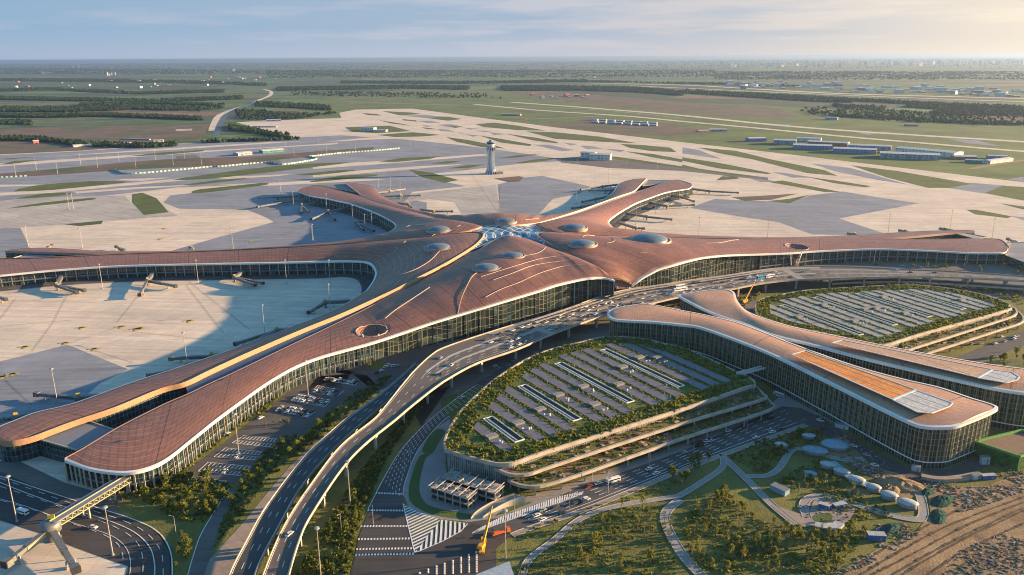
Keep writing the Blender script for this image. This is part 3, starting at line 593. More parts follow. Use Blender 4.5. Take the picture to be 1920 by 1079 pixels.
L['S6'] = ('559,357,17 568,352,17 597,348,17.5 645,359.6,18.5 680,369,19 707,379,20 749,391.5,23 791,402,27 822,411,31 853,418.5,36 885,423,42 904,425,46 874,434.6,44 812,445,40 749,450,35 707,453,31 624,459,27 520,465,24 400,471,21.5 300,475,20 195,478,19 146,476,18.5 73,473,18 37,472,17.5 10,471,17',
 '559,360,16.5 570,364,16.5 582,368,16.5 612,373,16.5 640,379,16.7 660,383.5,17 697,397,17.5 715,405,18 728,412,18 738,418,18.5 742,424,19 738,430,19 728,436,19 710,443,19 682,448,18.5 653,453.5,18 600,459,17.5 520,464,17 400,470,17 312,471.5,16.7 198,471.5,16.5 135,467.5,16.5 83,465,16.5 37,466.5,16.5 10,470,16.5',
 [0, .3, .8, 1, 1, 1.2, 2.5, 4, 6, 8, 10, 11, 11, 9, 6.5, 4.5, 2.5, 1.5, 1, 1, 1, .8, .6, .3, 0])
for key, (i_, o_, bl) in L.items():
    b, Ic, Oc, rows = lobe(key, i_, o_, bl)
    hm_ = [M['roof'], M['roofh']]
    if key in ('S2', 'S3'):
        lim = {'S2': (11, 23), 'S3': (9, 21)}[key]; b.m = [1 if lim[0] * K <= fi // 26 < lim[1] * K else 0 for fi in range(len(b.f))]
    rf = tb(b, 'roof', hm_, TERM, True); rf['_o'] = tuple(TP)
    md = rf.modifiers.new('thick', 'SOLIDIFY'); md.thickness = 0.7; md.offset = -1; md.use_rim = True
    # white rim: a fat lip along the outer edge
    n = MB(); IN = [o + (i - o).normalized() * 1.6 if (i - o).length > 3.2 else o.lerp(i, .4) for i, o in zip(Ic, Oc)]
    OUT = [o + (o - i).normalized() * .5 if (i - o).length > 1 else o for i, o in zip(Ic, Oc)]
    for k in range(len(Oc) - 1):
        for (A, za, B_, zb) in ((IN, .45, OUT, .25), (OUT, .25, OUT, -1.5), (OUT, -1.5, IN, -1.9)):
            n.quad(A[k] + Vector((0, 0, za)), B_[k] + Vector((0, 0, zb)), B_[k + 1] + Vector((0, 0, zb)), A[k + 1] + Vector((0, 0, za)), 0)
    tb(n, 'fascia', [M['fascia']], rf)
    # inner edge lip of the roof along the valley
    n = MB()
    for k in range(len(Ic) - 1):
        a, c = Ic[k], Ic[k + 1]; hi = 1.2 if key == 'S1' else .5
        ia = (Oc[k] - a).normalized() * 1.6; ic = (Oc[k + 1] - c).normalized() * 1.6
        if (Oc[k] - a).length < 4: ia = ic = Vector((0, 0, 0))
        z1, z2 = Vector((0, 0, hi)), Vector((0, 0, -2.4)); w_ = 1.0 if hi > 1 else .15; n.quad(a + z1, c + z1, c - ic * w_ + z2, a - ia * w_ + z2); n.quad(a + ia + z1 * .6, c + ic + z1 * .6, c + z1, a + z1)
    tb(n, 'valley_edge', [M['sunlit_edge'] if key == 'S1' else M['gut0'] if key == 'S5' else M['roof']], rf)
# skylight bands in the valleys between neighbouring roofs, and the net skylight over the hall
def seg(key, i0, i1): Ic = ROOF[key][0]; return Ic[i0 * K:i1 * K + 1] if i1 > i0 else Ic[i1 * K:i0 * K + 1][::-1]
b = MB()
for A, B in ((seg('S1', 12, 23), seg('S2', 17, 6)), (seg('S2', 17, 23), seg('S3', 15, 21)), (seg('S3', 15, 5), seg('S4', 9, 17)), (seg('S4', 9, 2), seg('S5', 11, 18)), (seg('S5', 9, 2), seg('S6', 11, 4)), (seg('S6', 11, 19), seg('S1', 11, 3))):
    A, B = resample(A, 50), resample(B, 50); d = Vector((0, 0, -2.0))
    for k in range(49): b.quad(A[k] + d, B[k] + d, B[k + 1] + d, A[k + 1] + d)
tb(b, 'valley_skylight', [M['vsky']])
ctr = un(955, 432, 46 * KZ); ring = []
for key, rng in (('S2', (16, 19)), ('S3', (16, 14)), ('S4', (10, 8)), ('S5', (11, 9)), ('S6', (11, 12)), ('S1', (10, 14))):
    ring += seg(key, *rng)
b = MB()
ang = sorted(ring, key=lambda p: math.atan2(p.y - ctr.y, p.x - ctr.x))
for k in range(len(ang)):
    a, c = ang[k], ang[(k + 1) % len(ang)]; a1, c1 = (ctr.lerp(a, .55)), (ctr.lerp(c, .55)); dn = Vector((0, 0, -1.0))
    b.tri(ctr + dn, a1 + dn, c1 + dn); b.quad(a1 + dn, a + dn, c + dn, c1 + dn)
tb(b, 'hall_skylight', [M['sky']])
# round skylight bubbles standing in their oval wells
for (x, y, key, rx, ry) in ((912, 499.5, 'S2', 24, 19), (961, 477, 'S2', 21, 17), (822, 461.5, 'S1', 24, 17), (1092, 455, 'S3', 25, 16), (1217, 447.5, 'S3', 36, 20), (1077, 424.5, 'S4', 22, 18), (949, 412.5, 'S5', 18, 18), (823, 428.5, 'S6', 22, 16)):
    z0 = 42.0
    for _ in range(6): c = un(x, y + 3, z0); z0 = zat(key, c.x, c.y)
    px_m = CAM_F / ((c - Vector((0, 0, CAM_H))).dot(_fwd)); r = rx / px_m * .98; k = .92
    b = MB(); prof = [(r * math.cos(a), r * .33 * math.sin(a) - .2) for a in [i * math.pi / 2 / 9 for i in range(9)]]
    b.lathe([(r, -4)] + prof, 28, c, 0, 1, k)
    dm = tb(b, 'skylight_dome', [M['dome']], TERM, True); dm['_o'] = tuple(TP)
    b = MB(); b.lathe([(r * 1.17, -3), (r * 1.17, .9), (r * 1.10, .9), (r * 1.02, -.4)], 32, c, 0, 1, k, cap=False); tb(b, 'well_rim', [M['roof']], dm, True)
# the roof dish above each forecourt column, and the column
for (x, y, key, rx, cx, cy, nm) in ((697, 622, 'S2', 27, 699, 668, 'a'), (1494, 463, 'S3', 20, 1487, 502, 'b')):
    z0 = 21.0
    for _ in range(6): c = un(x, y, z0); z0 = zat(key, c.x, c.y)
    px_m = CAM_F / ((c - Vector((0, 0, CAM_H))).dot(_fwd)); r = rx / px_m
    c = un(x, y, 21); b = MB(); rg = [Vector((c.x + r * 1.06 * math.cos(a_ * .2244), c.y + r * .95 * math.sin(a_ * .2244), 0)) for a_ in range(28)]
    for q_ in rg: q_.z = zat(key, q_.x, q_.y) + .3
    for i_ in range(28): b.bar(rg[i_ - 1], rg[i_], .6, .5)
    dm = tb(b, 'dish_rim', [M['gut0']], TERM)
    g = un(cx, cy, 0); g.z = 0; b = MB(); b.lathe([(4.0, 0), (3.4, 5), (3.8, 9), (5.2, 12), (7.0, 13.6)], 14, g, 0, .75, 1.0, .4, cap=False)
    for s in (-1, 1): b.bar(g + Vector((s * 3.2, -2, 0)), g + Vector((s * 7, -5, z0 - 1)), .9, 1.2, 1)
    tb(b, 'column', [M['roof'], M['fascia']], TERM, True)
# glass walls under the rims
def inset(Ic, Oc, d): return [o + (i - o).normalized() * min(d, (i - o).length * .45) for i, o in zip(Ic, Oc)]
for key, rng, mt, d in (('S1', (0, 31), 'tglass', 4.5), ('S2', (0, 11), 'tglass', 3.0), ('S2', (11, 23), 'hall', 7.0), ('S3', (0, 8), 'tglass', 5.0), ('S3', (8, 19), 'hall', 7.0), ('S4', (0, 21), 'tglass', 4.0), ('S5', (0, 21), 'tglass', 4.0), ('S6', (0, 24), 'tglass', 4.5)):
    Ic, Oc, _ = ROOF[key]; a, c = rng[0] * K, rng[1] * K + 1
    P = [p - Vector((0, 0, 1.4)) for p in inset(Ic[a:c], Oc[a:c], d)]
    b = MB(); b.wall(P, 0.2, None, 0)
    # soffit back to the rim
    O = Oc[a:c]
    for k in range(len(P) - 1): b.quad(P[k], P[k + 1], O[k + 1] - Vector((0, 0, 1.6)), O[k] - Vector((0, 0, 1.6)), 1)
    gb = b; b = MB(); Q = resample(P, max(4, int(plen(P) / (15 if mt == 'hall' else 4.6 if key in ('S2', 'S4') else 11)))); Q2 = offset(Q, .55); Q3 = offset(Q, -.55)
    sgn = None
    for k in range(len(Q)):
        e = min(O, key=lambda o: (o.xy - Q[k].xy).length); dd = (e - Q[k]); dd.z = 0
        if dd.length < .3: continue
        dd.normalize(); s = Q[k] + dd * (1.6 if key == 'S2' else 1.2); s.z = .2
        b.bar(s, Vector((s.x, s.y, min(Q[k].z + 1, e.z - 1.2))), .42 if key in ('S2', 'S4') and mt != 'hall' else .32, 1.0)
    k0 = len(gb.v); gb.v += b.v; gb.f += [tuple(i + k0 for i in f) for f in b.f]; gb.m += [2] * len(b.f); gw = tb(gb, 'glass_wall', [M[mt], M['soffit'], M['fin']]); gw['_o'] = tuple(TP)
    if mt == 'tglass':      # projecting first-floor ledge all along the piers
        b = MB(); T = [p - Vector((0, 0, p.z - 6.2)) for p in inset(Ic[a:c], Oc[a:c], 2.2)]; T2 = [p - Vector((0, 0, p.z - 6.2)) for p in inset(Ic[a:c], Oc[a:c], 5.5)]
        for k in range(len(T) - 1):
            b.quad(T2[k], T2[k + 1], T[k + 1], T[k]); lo = Vector((0, 0, -.8)); b.quad(T[k], T[k + 1], T[k + 1] + lo, T[k] + lo)
        tb(b, 'ledge', [M['flat']], gw)
# dark service road hugging the walls of the aircraft bays
for key, rng in (('S1', (1, 31)), ('S4', (1, 20)), ('S5', (1, 20)), ('S6', (1, 23))):
    Ic, Oc, _ = ROOF[key]; a, c = rng[0] * K, rng[1] * K; b = MB(); A_ = []
    for k in range(a, c, 4):
        o, i = Oc[k], Ic[k]; d = (o - i); d.z = 0; d = d.normalized() if d.length > 1 else Vector((0, -1, 0)); A_.append((Vector((o.x, o.y, .5)) - d * 5, Vector((o.x, o.y, .5)) + d * 17))
    for k in range(len(A_) - 1):
        z_ = Vector((0, 0, .0)); b.quad(A_[k][0], A_[k + 1][0], A_[k + 1][1], A_[k][1])
    b.build('service_road', M['asph'], None, **ST)
    b = MB()
    for k in range(len(A_) - 1): b.bar(A_[k][1] + Vector((0, 0, .04)), A_[k + 1][1] + Vector((0, 0, .04)), .35, .02); (k % 2) or b.bar(A_[k][0].lerp(A_[k][1], .55) + Vector((0, 0, .04)), A_[k][0].lerp(A_[k][1], .55).lerp(A_[k + 1][0].lerp(A_[k + 1][1], .55), .5) + Vector((0, 0, .04)), .25, .02)
    b.build('road_marking', M['white'], None, **ST)
# walls in the open V at each pier end (inner edges) and the gate lounge block between the two strips
for key, rng in (('S1', (22, 31)), ('S2', (0, 6)), ('S3', (0, 5)), ('S4', (17, 21)), ('S6', (19, 24)), ('S4', (0, 4)), ('S5', (18, 21)), ('S6', (0, 4)), ('S5', (0, 3)), ('S1', (0, 3))):
    Ic, Oc, _ = ROOF[key]; a, c = rng[0] * K, rng[1] * K + 1
    P = [i + (o - i).normalized() * min(2.5, (o - i).length * .4) - Vector((0, 0, 1.2)) for i, o in zip(Ic[a:c], Oc[a:c])]
    b = MB(); b.wall(P, 0.2, None, 0)
    P2 = [i - Vector((0, 0, 1.4)) for i in Ic[a:c]]
    for k in range(len(P) - 1): b.quad(P[k], P[k + 1], P2[k + 1], P2[k], 1)
    tb(b, 'glass_wall', [M['tglass'], M['soffit']])
def block(name, pts, z0, z1, mroof, mwall, parent=TERM, par=True):
    P = U(pts, z1); b = MB(); b.poly(P, 0, z1); b.wall(P, z0, z1, 1, closed=True)
    if par:
        for i in range(len(P)): b.bar(P[i] + Vector((0, 0, .2)), P[(i + 1) % len(P)] + Vector((0, 0, .2)), .8, .9, 2)
    return tb(b, name, [mroof, mwall, M['fin']], parent)
block('gate_lounge', PX('64,822 143,793 158,788 218,808 150,842 145,845'), 0.2, 12.5, M['flat'], M['tglass'])
block('gate_lounge', PX('20,486 60,474 76,473 120,486'), .2, 12.5, M['lilac'], M['tglass'])
block('gate_lounge', PX('1785,437 1795,434.5 1850,445 1830,449'), .2, 13, M['conc2'], M['tglass'])
block('gate_lounge', PX('1205,349 1215,338 1262,339 1235,346'), .2, 12, M['flat'], M['tglass'])
block('gate_lounge', PX('600,348 650,346 672,362 650,358'), .2, 12, M['flat'], M['tglass'])
block('gate_lounge', PX('1888,477 1895,455 1925,455 2100,462 2100,500 1919,492 1885,479'), .2, 11, M['lilac'], M['tglass'])
# white gutter strips curving over the roofs: raised ribs laid on the roof surface
def on_roof(key, pts, w=.9, h=.5):
    P = []
    for (x, y) in pts:
        z0 = 35.0
        for _ in range(5): c = un(x, y, z0); z0 = zat(key, c.x, c.y)
        P.append(Vector((c.x, c.y, z0 + h)))
    return catmull(P, 5), w
M['gut'] = plain('pale_gutter', (0.55, 0.42, 0.35), .5)
for key, s in (('S1', '738,467 761,453'), ('S1', '769,481 802,467'), ('S1', '720,527 750,517 780,505 806,490 824,472'), ('S6', '760,428 770,423 782,422 800,424'), ('S6', '806,445 818,440 824,436'), ('S6', '850,427 862,425 872,421'),
               ('S2', '722,597 742,582 775,560 806,540'), ('S2', '897,489 900,486 930,483 955,484'), ('S2', '950,480 970,482 1000,477 1015,472 1023,465'), ('S2', '902,520 930,511 965,500 1010,487 1040,482 1060,481'), ('S2', '925,526 960,515 1000,500 1050,491 1080,489'), ('S2', '910,556 940,545 975,530 1010,514 1050,503 1070,499 1103,497'), ('S2', '858,586 864,565 872,545 885,520 897,511'), ('S2', '740,540 720,552'),
               ('S3', '1052,460 1070,459'), ('S3', '1092,445 1100,443 1115,443'), ('S3', '1138,457 1150,454 1152,450 1145,447'), ('S3', '1200,478 1215,474'), ('S3', '1325,457 1350,456 1370,452 1385,450'),
               ('S5', '985,413 1003,411 1010,410')):
    P, w = on_roof(key, PX(s))
    b = MB()
    for i in range(len(P) - 1): b.bar(P[i], P[i + 1], w * .6, .4)
    tb(b, 'roof_gutter', [M['gut']])
# upper sign cluster on the hall skylight
# ------------------------------------------------------------ viaducts
M['deck'] = asphalt('deck_asphalt', (0.115, 0.095, 0.085), .25, .5); M['deckc'] = paving('deck_sidewalk', (0.36, 0.31, 0.26), .12, 3.0, .5, .8, .3)
M['vconc'] = plain('viaduct_concrete', (0.43, 0.37, 0.31), .8, 0, .15, .15)
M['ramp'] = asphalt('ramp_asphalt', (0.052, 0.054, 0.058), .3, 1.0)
def root(name, x, y, z=0, **t):
    p = un(x, y, z); o = empty(name, (p.x, p.y, 0), **t); o['_o'] = (p.x, p.y, 0.0); return o
def viaduct(name, Lp, Rp, label, colstep=38, n=90, deck='deck', lanes=0, cols=2, thick=1.6, group=None, marks=None, colw=1.8, sm=6):
    A, B = resample(catmull([un(*p) for p in Lp], sm), n), resample(catmull([un(*p) for p in Rp], sm), n)
    c = A[n // 2].lerp(B[n // 2], .5); t = dict(label=label, category='viaduct')
    if group: t['group'] = group
    r = empty(name, (c.x, c.y, 0), **t); r['_o'] = (c.x, c.y, 0.0)
    b = MB()
    for i in range(n - 1):
        b.quad(B[i], B[i + 1], A[i + 1], A[i], 0); d = Vector((0, 0, -thick))
        a1, a2 = A[i].lerp(B[i], .12) + d, A[i + 1].lerp(B[i + 1], .12) + d; b1, b2 = B[i].lerp(A[i], .12) + d, B[i + 1].lerp(A[i + 1], .12) + d; e = Vector((0, 0, -.7))
        b.quad(A[i], A[i + 1], A[i + 1] + e, A[i] + e, 1); b.quad(B[i + 1], B[i], B[i] + e, B[i + 1] + e, 1)
        b.quad(A[i] + e, A[i + 1] + e, a2, a1, 1); b.quad(B[i + 1] + e, B[i] + e, b1, b2, 1); b.quad(a1, a2, b2, b1, 1)
    tb(b, 'deck', [M[deck], M['vconc']], r)
    for Q, s in ((A, -1), (B, 1)):
        b = MB(); I = [q.lerp(o, .4 / max((q - o).length, 1)) for q, o in zip(Q, B if s < 0 else A)]
        for i in range(n - 1):
            h = Vector((0, 0, 1.1)); b.quad(Q[i], Q[i + 1], Q[i + 1] + h, Q[i] + h); b.quad(I[i] + h, I[i + 1] + h, I[i + 1], I[i]); b.quad(Q[i] + h, Q[i + 1] + h, I[i + 1] + h, I[i] + h)
        tb(b, 'parapet', [M['vconc']], r)
    L_ = plen(A); m = max(2, int(L_ / colstep))
    for k in range(m):
        i = min(n - 1, int((k + .5) * n / m)); zt = A[i].z - thick - .05
        if zt < 2.5: continue
        for f in ([.5] if cols == 1 else [.2, .8] if cols == 2 else [.12, .45, .85]):
            p = A[i].lerp(B[i], f); dd = (A[min(i + 1, n - 1)] - A[i]); b = MB(); b.box((p.x, p.y, zt / 2), (colw * 1.2, colw, zt), math.atan2(dd.y, dd.x)); b.box((p.x, p.y, zt - .7), (colw * 1.3, colw * 2.0, 1.2), math.atan2(dd.y, dd.x))
            tb(b, 'pier', [M['vconc']], r)
    if marks:
        b = MB(); marks(b, A, B, n)
        tb(b, 'lane_markings', [M['white']], r)
    return r, A, B
def lanes(nl, step=3, edge=.08, on=2):
    def f(b, A, B, n):
        up = Vector((0, 0, .03))
        for k in range(nl + 1):
            t = edge + (1 - 2 * edge) * k / nl
            P = [a.lerp(c, t) + up for a, c in zip(A, B)]
            Q = resample(P, int(plen(P) / 5))
            for i in range(len(Q) - 1):
                if k in (0, nl) or i % step < 1 * on / 2: b.bar(Q[i], Q[i + 1], .3, .02)
    return f
Z1 = 12.5
DL = [(1919, 519, 11), (1791, 510, 12), (1693, 506, 12.5), (1603, 501.5, 12.5), (1500, 501, 12.5), (1438, 506, 12.5), (1365, 517, 12.5), (1303, 525, 12.5), (1240, 535, 12.5), (1157, 548, 12.5), (1040, 587, 12.5), (940, 617, 12.5), (840, 650, 12.5), (807, 668, 12.5), (773, 700, 12.5)]
DR = [(1919, 528, 11), (1832, 523.5, 12), (1745, 520, 12.5), (1640, 521, 12.5), (1573, 523, 12.5), (1490, 526, 12.5), (1427, 533, 12.5), (1369, 544, 12.5), (1300, 553, 12.5), (1240, 566, 12.5), (1140, 591, 12.5), (1040, 626, 12.5), (973, 655, 12.5), (893, 683, 12.5), (833, 716, 12.5)]
def deckmarks(b, A, B, n):
    up = Vector((0, 0, .04))
    for t in (.34, .40, .47, .66, .74, .82, .90):
        P = [a.lerp(c, t) + up for a, c in zip(A, B)]; Q = resample(P, int(plen(P) / 5))
        for i in range(0, len(Q) - 1, 3 if t not in (.34, .90) else 1): b.bar(Q[i], Q[i + 1], .3, .02)
    for (i0, i1, t0, t1) in ((.86, .99, .30, .42), (.86, .99, .56, .68), (.12, .30, .22, .3), (.12, .28, .55, .62)):       # hatched gores
        P = []
        for k in range(70):
            f = i0 + (i1 - i0) * k / 70; i = f * (n - 1); j = int(i); g = i - j
            a, c = A[j].lerp(A[min(j + 1, n - 1)], g), B[j].lerp(B[min(j + 1, n - 1)], g); tt = t0 + (t1 - t0) * math.sin(math.pi * k / 70) * .5
            b.bar(a.lerp(c, tt - .03) + up, a.lerp(c, tt + .03) + up, .7, .02)
dk, DA, DB = viaduct('departures_viaduct', DL, DR, 'wide curved concrete departures viaduct running along the terminal front', 40, 130, 'deck', cols=3, marks=deckmarks)
# kerbside islands: pale walkways standing on the deck
b = MB()
def along(t0, t1, i0, i1, z=.0, k=120):
    P = []
    n = len(DA)
    for j in range(k):
        f = (i0 + (i1 - i0) * j / (k - 1)) * (n - 1); q = min(int(f), n - 2); g = f - q
        a, c = DA[q].lerp(DA[q + 1], g), DB[q].lerp(DB[q + 1], g); P.append((a.lerp(c, t0) + Vector((0, 0, z)), a.lerp(c, t1) + Vector((0, 0, z))))
    return P
for (t0, t1, i0, i1, h) in ((.0, .17, .28, .86, .2), (.30, .335, .34, .82, .2), (.52, .62, .30, .84, .2), (.0, .03, .02, .3, .15)):
    P = along(t0, t1, i0, i1, h); b = MB()
    for k in range(len(P) - 1):
        b.quad(P[k][1], P[k + 1][1], P[k + 1][0], P[k][0]); dn = Vector((0, 0, -h)); b.quad(P[k][1] + dn, P[k + 1][1] + dn, P[k + 1][1], P[k][1]); b.quad(P[k][0], P[k + 1][0], P[k + 1][0] + dn, P[k][0] + dn)
    tb(b, 'kerb_island', [M['deckc']], dk)
for i0 in (.40, .55, .70, .80, .33):
    b = MB(); P = along(.17, .95, i0, i0 + .012, .05, 2); b.quad(P[0][1], P[1][1], P[1][0], P[0][0]); tb(b, 'crosswalk', [M['deckc']], dk)
for (t, i0, i1) in ((.19, .36, .50), (.19, .52, .66), (.33, .36, .50), (.33, .52, .66), (.33, .68, .80), (.19, .68, .80)):   # long slim canopies over the kerbs
    b = MB(); P = along(t - .015, t + .03, i0, i1, 3.4, 20)
    for k in range(19):
        b.quad(P[k][1], P[k + 1][1], P[k + 1][0], P[k][0]); dn = Vector((0, 0, -.3)); b.quad(P[k][1] + dn, P[k + 1][1] + dn, P[k + 1][1], P[k][1]); b.quad(P[k][0] + dn, P[k + 1][0] + dn, P[k + 1][1] + dn, P[k][1] + dn)
        if k % 3 == 0: c = P[k][0].lerp(P[k][1], .5); b.bar(c, c - Vector((0, 0, 3.4)), .3)
    tb(b, 'kerb_canopy', [M['vconc']], dk)
viaduct('approach_viaduct', [(773, 700, 12.5), (750, 728, 12.4), (723, 762, 12.3), (700, 788, 12), (639, 837, 11.5), (583, 909, 10.5), (533, 986, 9.5), (493, 1079, 8.5), (482, 1130, 8)],
        [(833, 716, 12.5), (807, 735, 12.4), (767, 767, 12.3), (740, 790, 12), (683, 836, 11.5), (639, 884, 11), (583, 969, 9.8), (563, 1012, 9.2), (543, 1079, 8.5), (536, 1130, 8)], 'outer concrete approach viaduct curving down beside the toll road, carrying one white car', 34, 90, 'deck', cols=2, marks=lanes(3), colw=1.5)
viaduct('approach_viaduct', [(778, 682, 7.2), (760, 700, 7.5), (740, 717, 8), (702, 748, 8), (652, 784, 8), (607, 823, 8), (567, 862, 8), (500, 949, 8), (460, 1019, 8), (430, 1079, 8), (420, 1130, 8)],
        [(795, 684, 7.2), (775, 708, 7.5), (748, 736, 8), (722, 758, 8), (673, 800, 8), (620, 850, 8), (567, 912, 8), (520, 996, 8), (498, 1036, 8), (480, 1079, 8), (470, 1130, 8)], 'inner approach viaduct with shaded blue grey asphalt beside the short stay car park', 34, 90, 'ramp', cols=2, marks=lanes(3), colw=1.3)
viaduct('exit_viaduct', [(2300, 548, 8), (1919, 519, 11), (1850, 514, 11.5), (1791, 510.3, 12)], [(2300, 558, 8), (1919, 527, 11), (1850, 523, 11.5), (1795, 521.3, 12)], 'exit viaduct leaving the departures deck towards the far end of the planted car park', 34, 30, 'deck', cols=1, marks=lanes(2))
viaduct('lower_road_viaduct', [(1560, 528, 5), (1620, 525, 5), (1700, 524, 5), (1800, 529, 5), (1919, 537, 5), (2300, 560, 5)], [(1560, 533, 5), (1620, 530, 5), (1700, 529.5, 5), (1800, 535, 5), (1919, 543, 5), (2300, 568, 5)], 'low secondary viaduct running beneath and behind the departures deck by the grass', 30, 30, 'deck', cols=1)
# ------------------------------------------------------------ the two office blocks
M['office'] = facade_mat('office_glazing', (0.024, 0.042, 0.042), (0.20, 0.185, 0.12), 2.4, 4.0, .45, .35, rough=.18)
M['ofin'] = plain('olive_bronze_fins', (0.30, 0.26, 0.15), .5); M['orange'] = roof_mat('orange_roof_tiles', (0.80, 0.30, 0.045), (0.50, 0.16, 0.03), 7.0, 2.5, 2.0, 9.0)
M['whiter'] = roof_mat('white_roof_panels', (0.62, 0.60, 0.56), (0.42, 0.42, 0.42), 7.0, 2.5, 2.0, 9.0)
def office(name, label, Ls, Rs, z0, z1, panels):
    n = len(Ls); I = [un(p[0], p[1], z0 + (z1 - z0) * k / (n - 1)) for k, p in enumerate(Ls)]; O = [un(p[0], p[1], z0 + (z1 - z0) * k / (n - 1)) for k, p in enumerate(Rs)]
    c = I[n // 2].lerp(O[n // 2], .5); r = empty(name, (c.x, c.y, 0), label=label, category='office building'); r['_o'] = (c.x, c.y, 0.0)
    k = 8; A, B = catmull(I, k), catmull(O, k); nt_ = 12; b = MB(); u = 0; rows = []
    for a, q in zip(A, B): rows.append([a.lerp(q, j / nt_) + Vector((0, 0, min(1.6, (a - q).length * .04) * math.sin(math.pi * j / nt_))) for j in range(nt_ + 1)])
    for i in range(len(rows) - 1):
        du = (rows[i + 1][6] - rows[i][6]).length
        for j in range(nt_):
            W1, W2 = (A[i] - B[i]).length, (A[i + 1] - B[i + 1]).length
            b.quad(rows[i][j], rows[i][j + 1], rows[i + 1][j + 1], rows[i + 1][j], 0, [(u, W1 * j / nt_), (u, W1 * (j + 1) / nt_), (u + du, W2 * (j + 1) / nt_), (u + du, W2 * j / nt_)])
        u += du
    rf = tb(b, 'roof', [M['roofo']], r, True); rf['_o'] = tuple(r.location)
    ring = A + B[::-1]; b = MB()
    o1 = offset(ring, .7, True); o2 = offset(ring, -1.0, True)
    sg = 1 if sum((ring[i].x - ring[i - 1].x) * (ring[i].y + ring[i - 1].y) for i in range(len(ring))) > 0 else -1
    outr = offset(ring, .9 * sg, True); inr = offset(ring, -1.1 * sg, True)
    for i in range(len(ring)):
        j = (i + 1) % len(ring); h, l, l2 = Vector((0, 0, .45)), Vector((0, 0, -1.7)), Vector((0, 0, -2.0))
        b.quad(inr[i] + h, inr[j] + h, outr[j] + h * .6, outr[i] + h * .6); b.quad(outr[i] + h * .6, outr[j] + h * .6, outr[j] + l, outr[i] + l); b.quad(outr[i] + l, outr[j] + l, inr[j] + l2, inr[i] + l2)
    tb(b, 'fascia', [M['fascia']], rf)
    b = MB(); W_ = offset(ring, -2.2 * sg, True); W_ = [Vector((p.x, p.y, p.z - 1.4)) for p in W_]; b.wall(W_, .2, None, 0, closed=True); Q = resample(W_ + [W_[0]], int(plen(W_) / 4.8)); Q = offset(Q, .3 * sg); [b.bar(Vector((q.x, q.y, 5)), Vector((q.x, q.y, q.z - .3)), .22, .6, 1) for q in Q]; fw = tb(b, 'facade', [M['office'], M['ofin']], r); fw['_o'] = tuple(r.location)
    b = MB(); Q = offset(W_, .5 * sg, True); b.wall([Vector((p.x, p.y, 5)) for p in Q], 4.2, 5.0, 0, closed=True); tb(b, 'entrance_band', [M['fascia']], fw)
    for nm, mt, pts, zz, lbl in panels:
        P = U(pts, zz); b = MB(); uvb = P[0]; e = (P[1] - P[0]).normalized(); f = Vector((-e.y, e.x, 0)); b.poly(P, 0, zz); pts2 = b.v
        o = tb(b, nm, [M[mt]], rf); uvl = o.data.uv_layers.new(name='UVMap').data; off = Vector(r['_o'])
        for lp in o.data.loops:
            w = o.data.vertices[lp.vertex_index].co + off - uvb; uvl[lp.index].uv = (w.dot(e), w.dot(f))
        o['label'] = lbl; b = MB()
        for i in range(len(P)): b.bar(P[i], P[(i + 1) % len(P)], .8, .5)
        tb(b, 'panel_edge', [M['fascia']], rf)
    return r
office('office_block', 'long curved glass office block nearest the park, tan roof with deep orange panel',
       PX('1140,590 1150,598 1173,601 1223,603.5 1280,609 1313,614 1363,631 1447,664 1547,713 1613,746 1663,771 1713,794 1735,799.5 1757,801 1790,799 1813,791 1838,781'),
       PX('1141,587 1153,579 1180,574 1215,571 1279,583 1325,592 1390,608 1490,647 1600,686 1690,711 1760,727 1820,747 1850,756 1866,762 1868,766 1860,771 1848,777'), 27, 30.5,
       [('orange_panel', 'orange', PX('1485,665 1510,658 1717,731 1673,749'), 32.6, 'deep orange unfinished roof panel'), ('white_panel', 'whiter', PX('1674,750 1718,732 1786,756 1781,762 1747,775 1720,773'), 32.7, 'white roof panel with rounded end')])
M['roofp'] = roof_mat('peach_roof_tiles', (0.66, 0.40, 0.22), (0.5, 0.28, 0.15), 7.0, 2.5, 2.0, 30.0)
office('office_block', 'long curved glass office block behind the nearer one, tan roof with pale peach panel',
       PX('1274,556 1290,565 1320,580 1344,590 1370,599 1396,607 1447,627 1530,648 1613,670 1713,694 1813,717 1870,729 1925,737 1965,737 1990,732 2005,726'),
       PX('1275,553 1300,549 1334,544 1360,543.5 1375,549 1382,566 1405,587 1480,612 1580,633 1690,655 1800,675 1870,686 1940,695 1990,705 2012,714 2010,720'), 27, 30.5,
       [('peach_panel', 'roofp', PX('1560,643 1580,638 1860,693 1833,708'), 32.6, 'pale peach unfinished roof panel'), ('white_panel', 'whiter', PX('1834,709 1861,694 1897,698 1911,707 1907,713 1887,718'), 32.7, 'white roof panel with rounded end')])
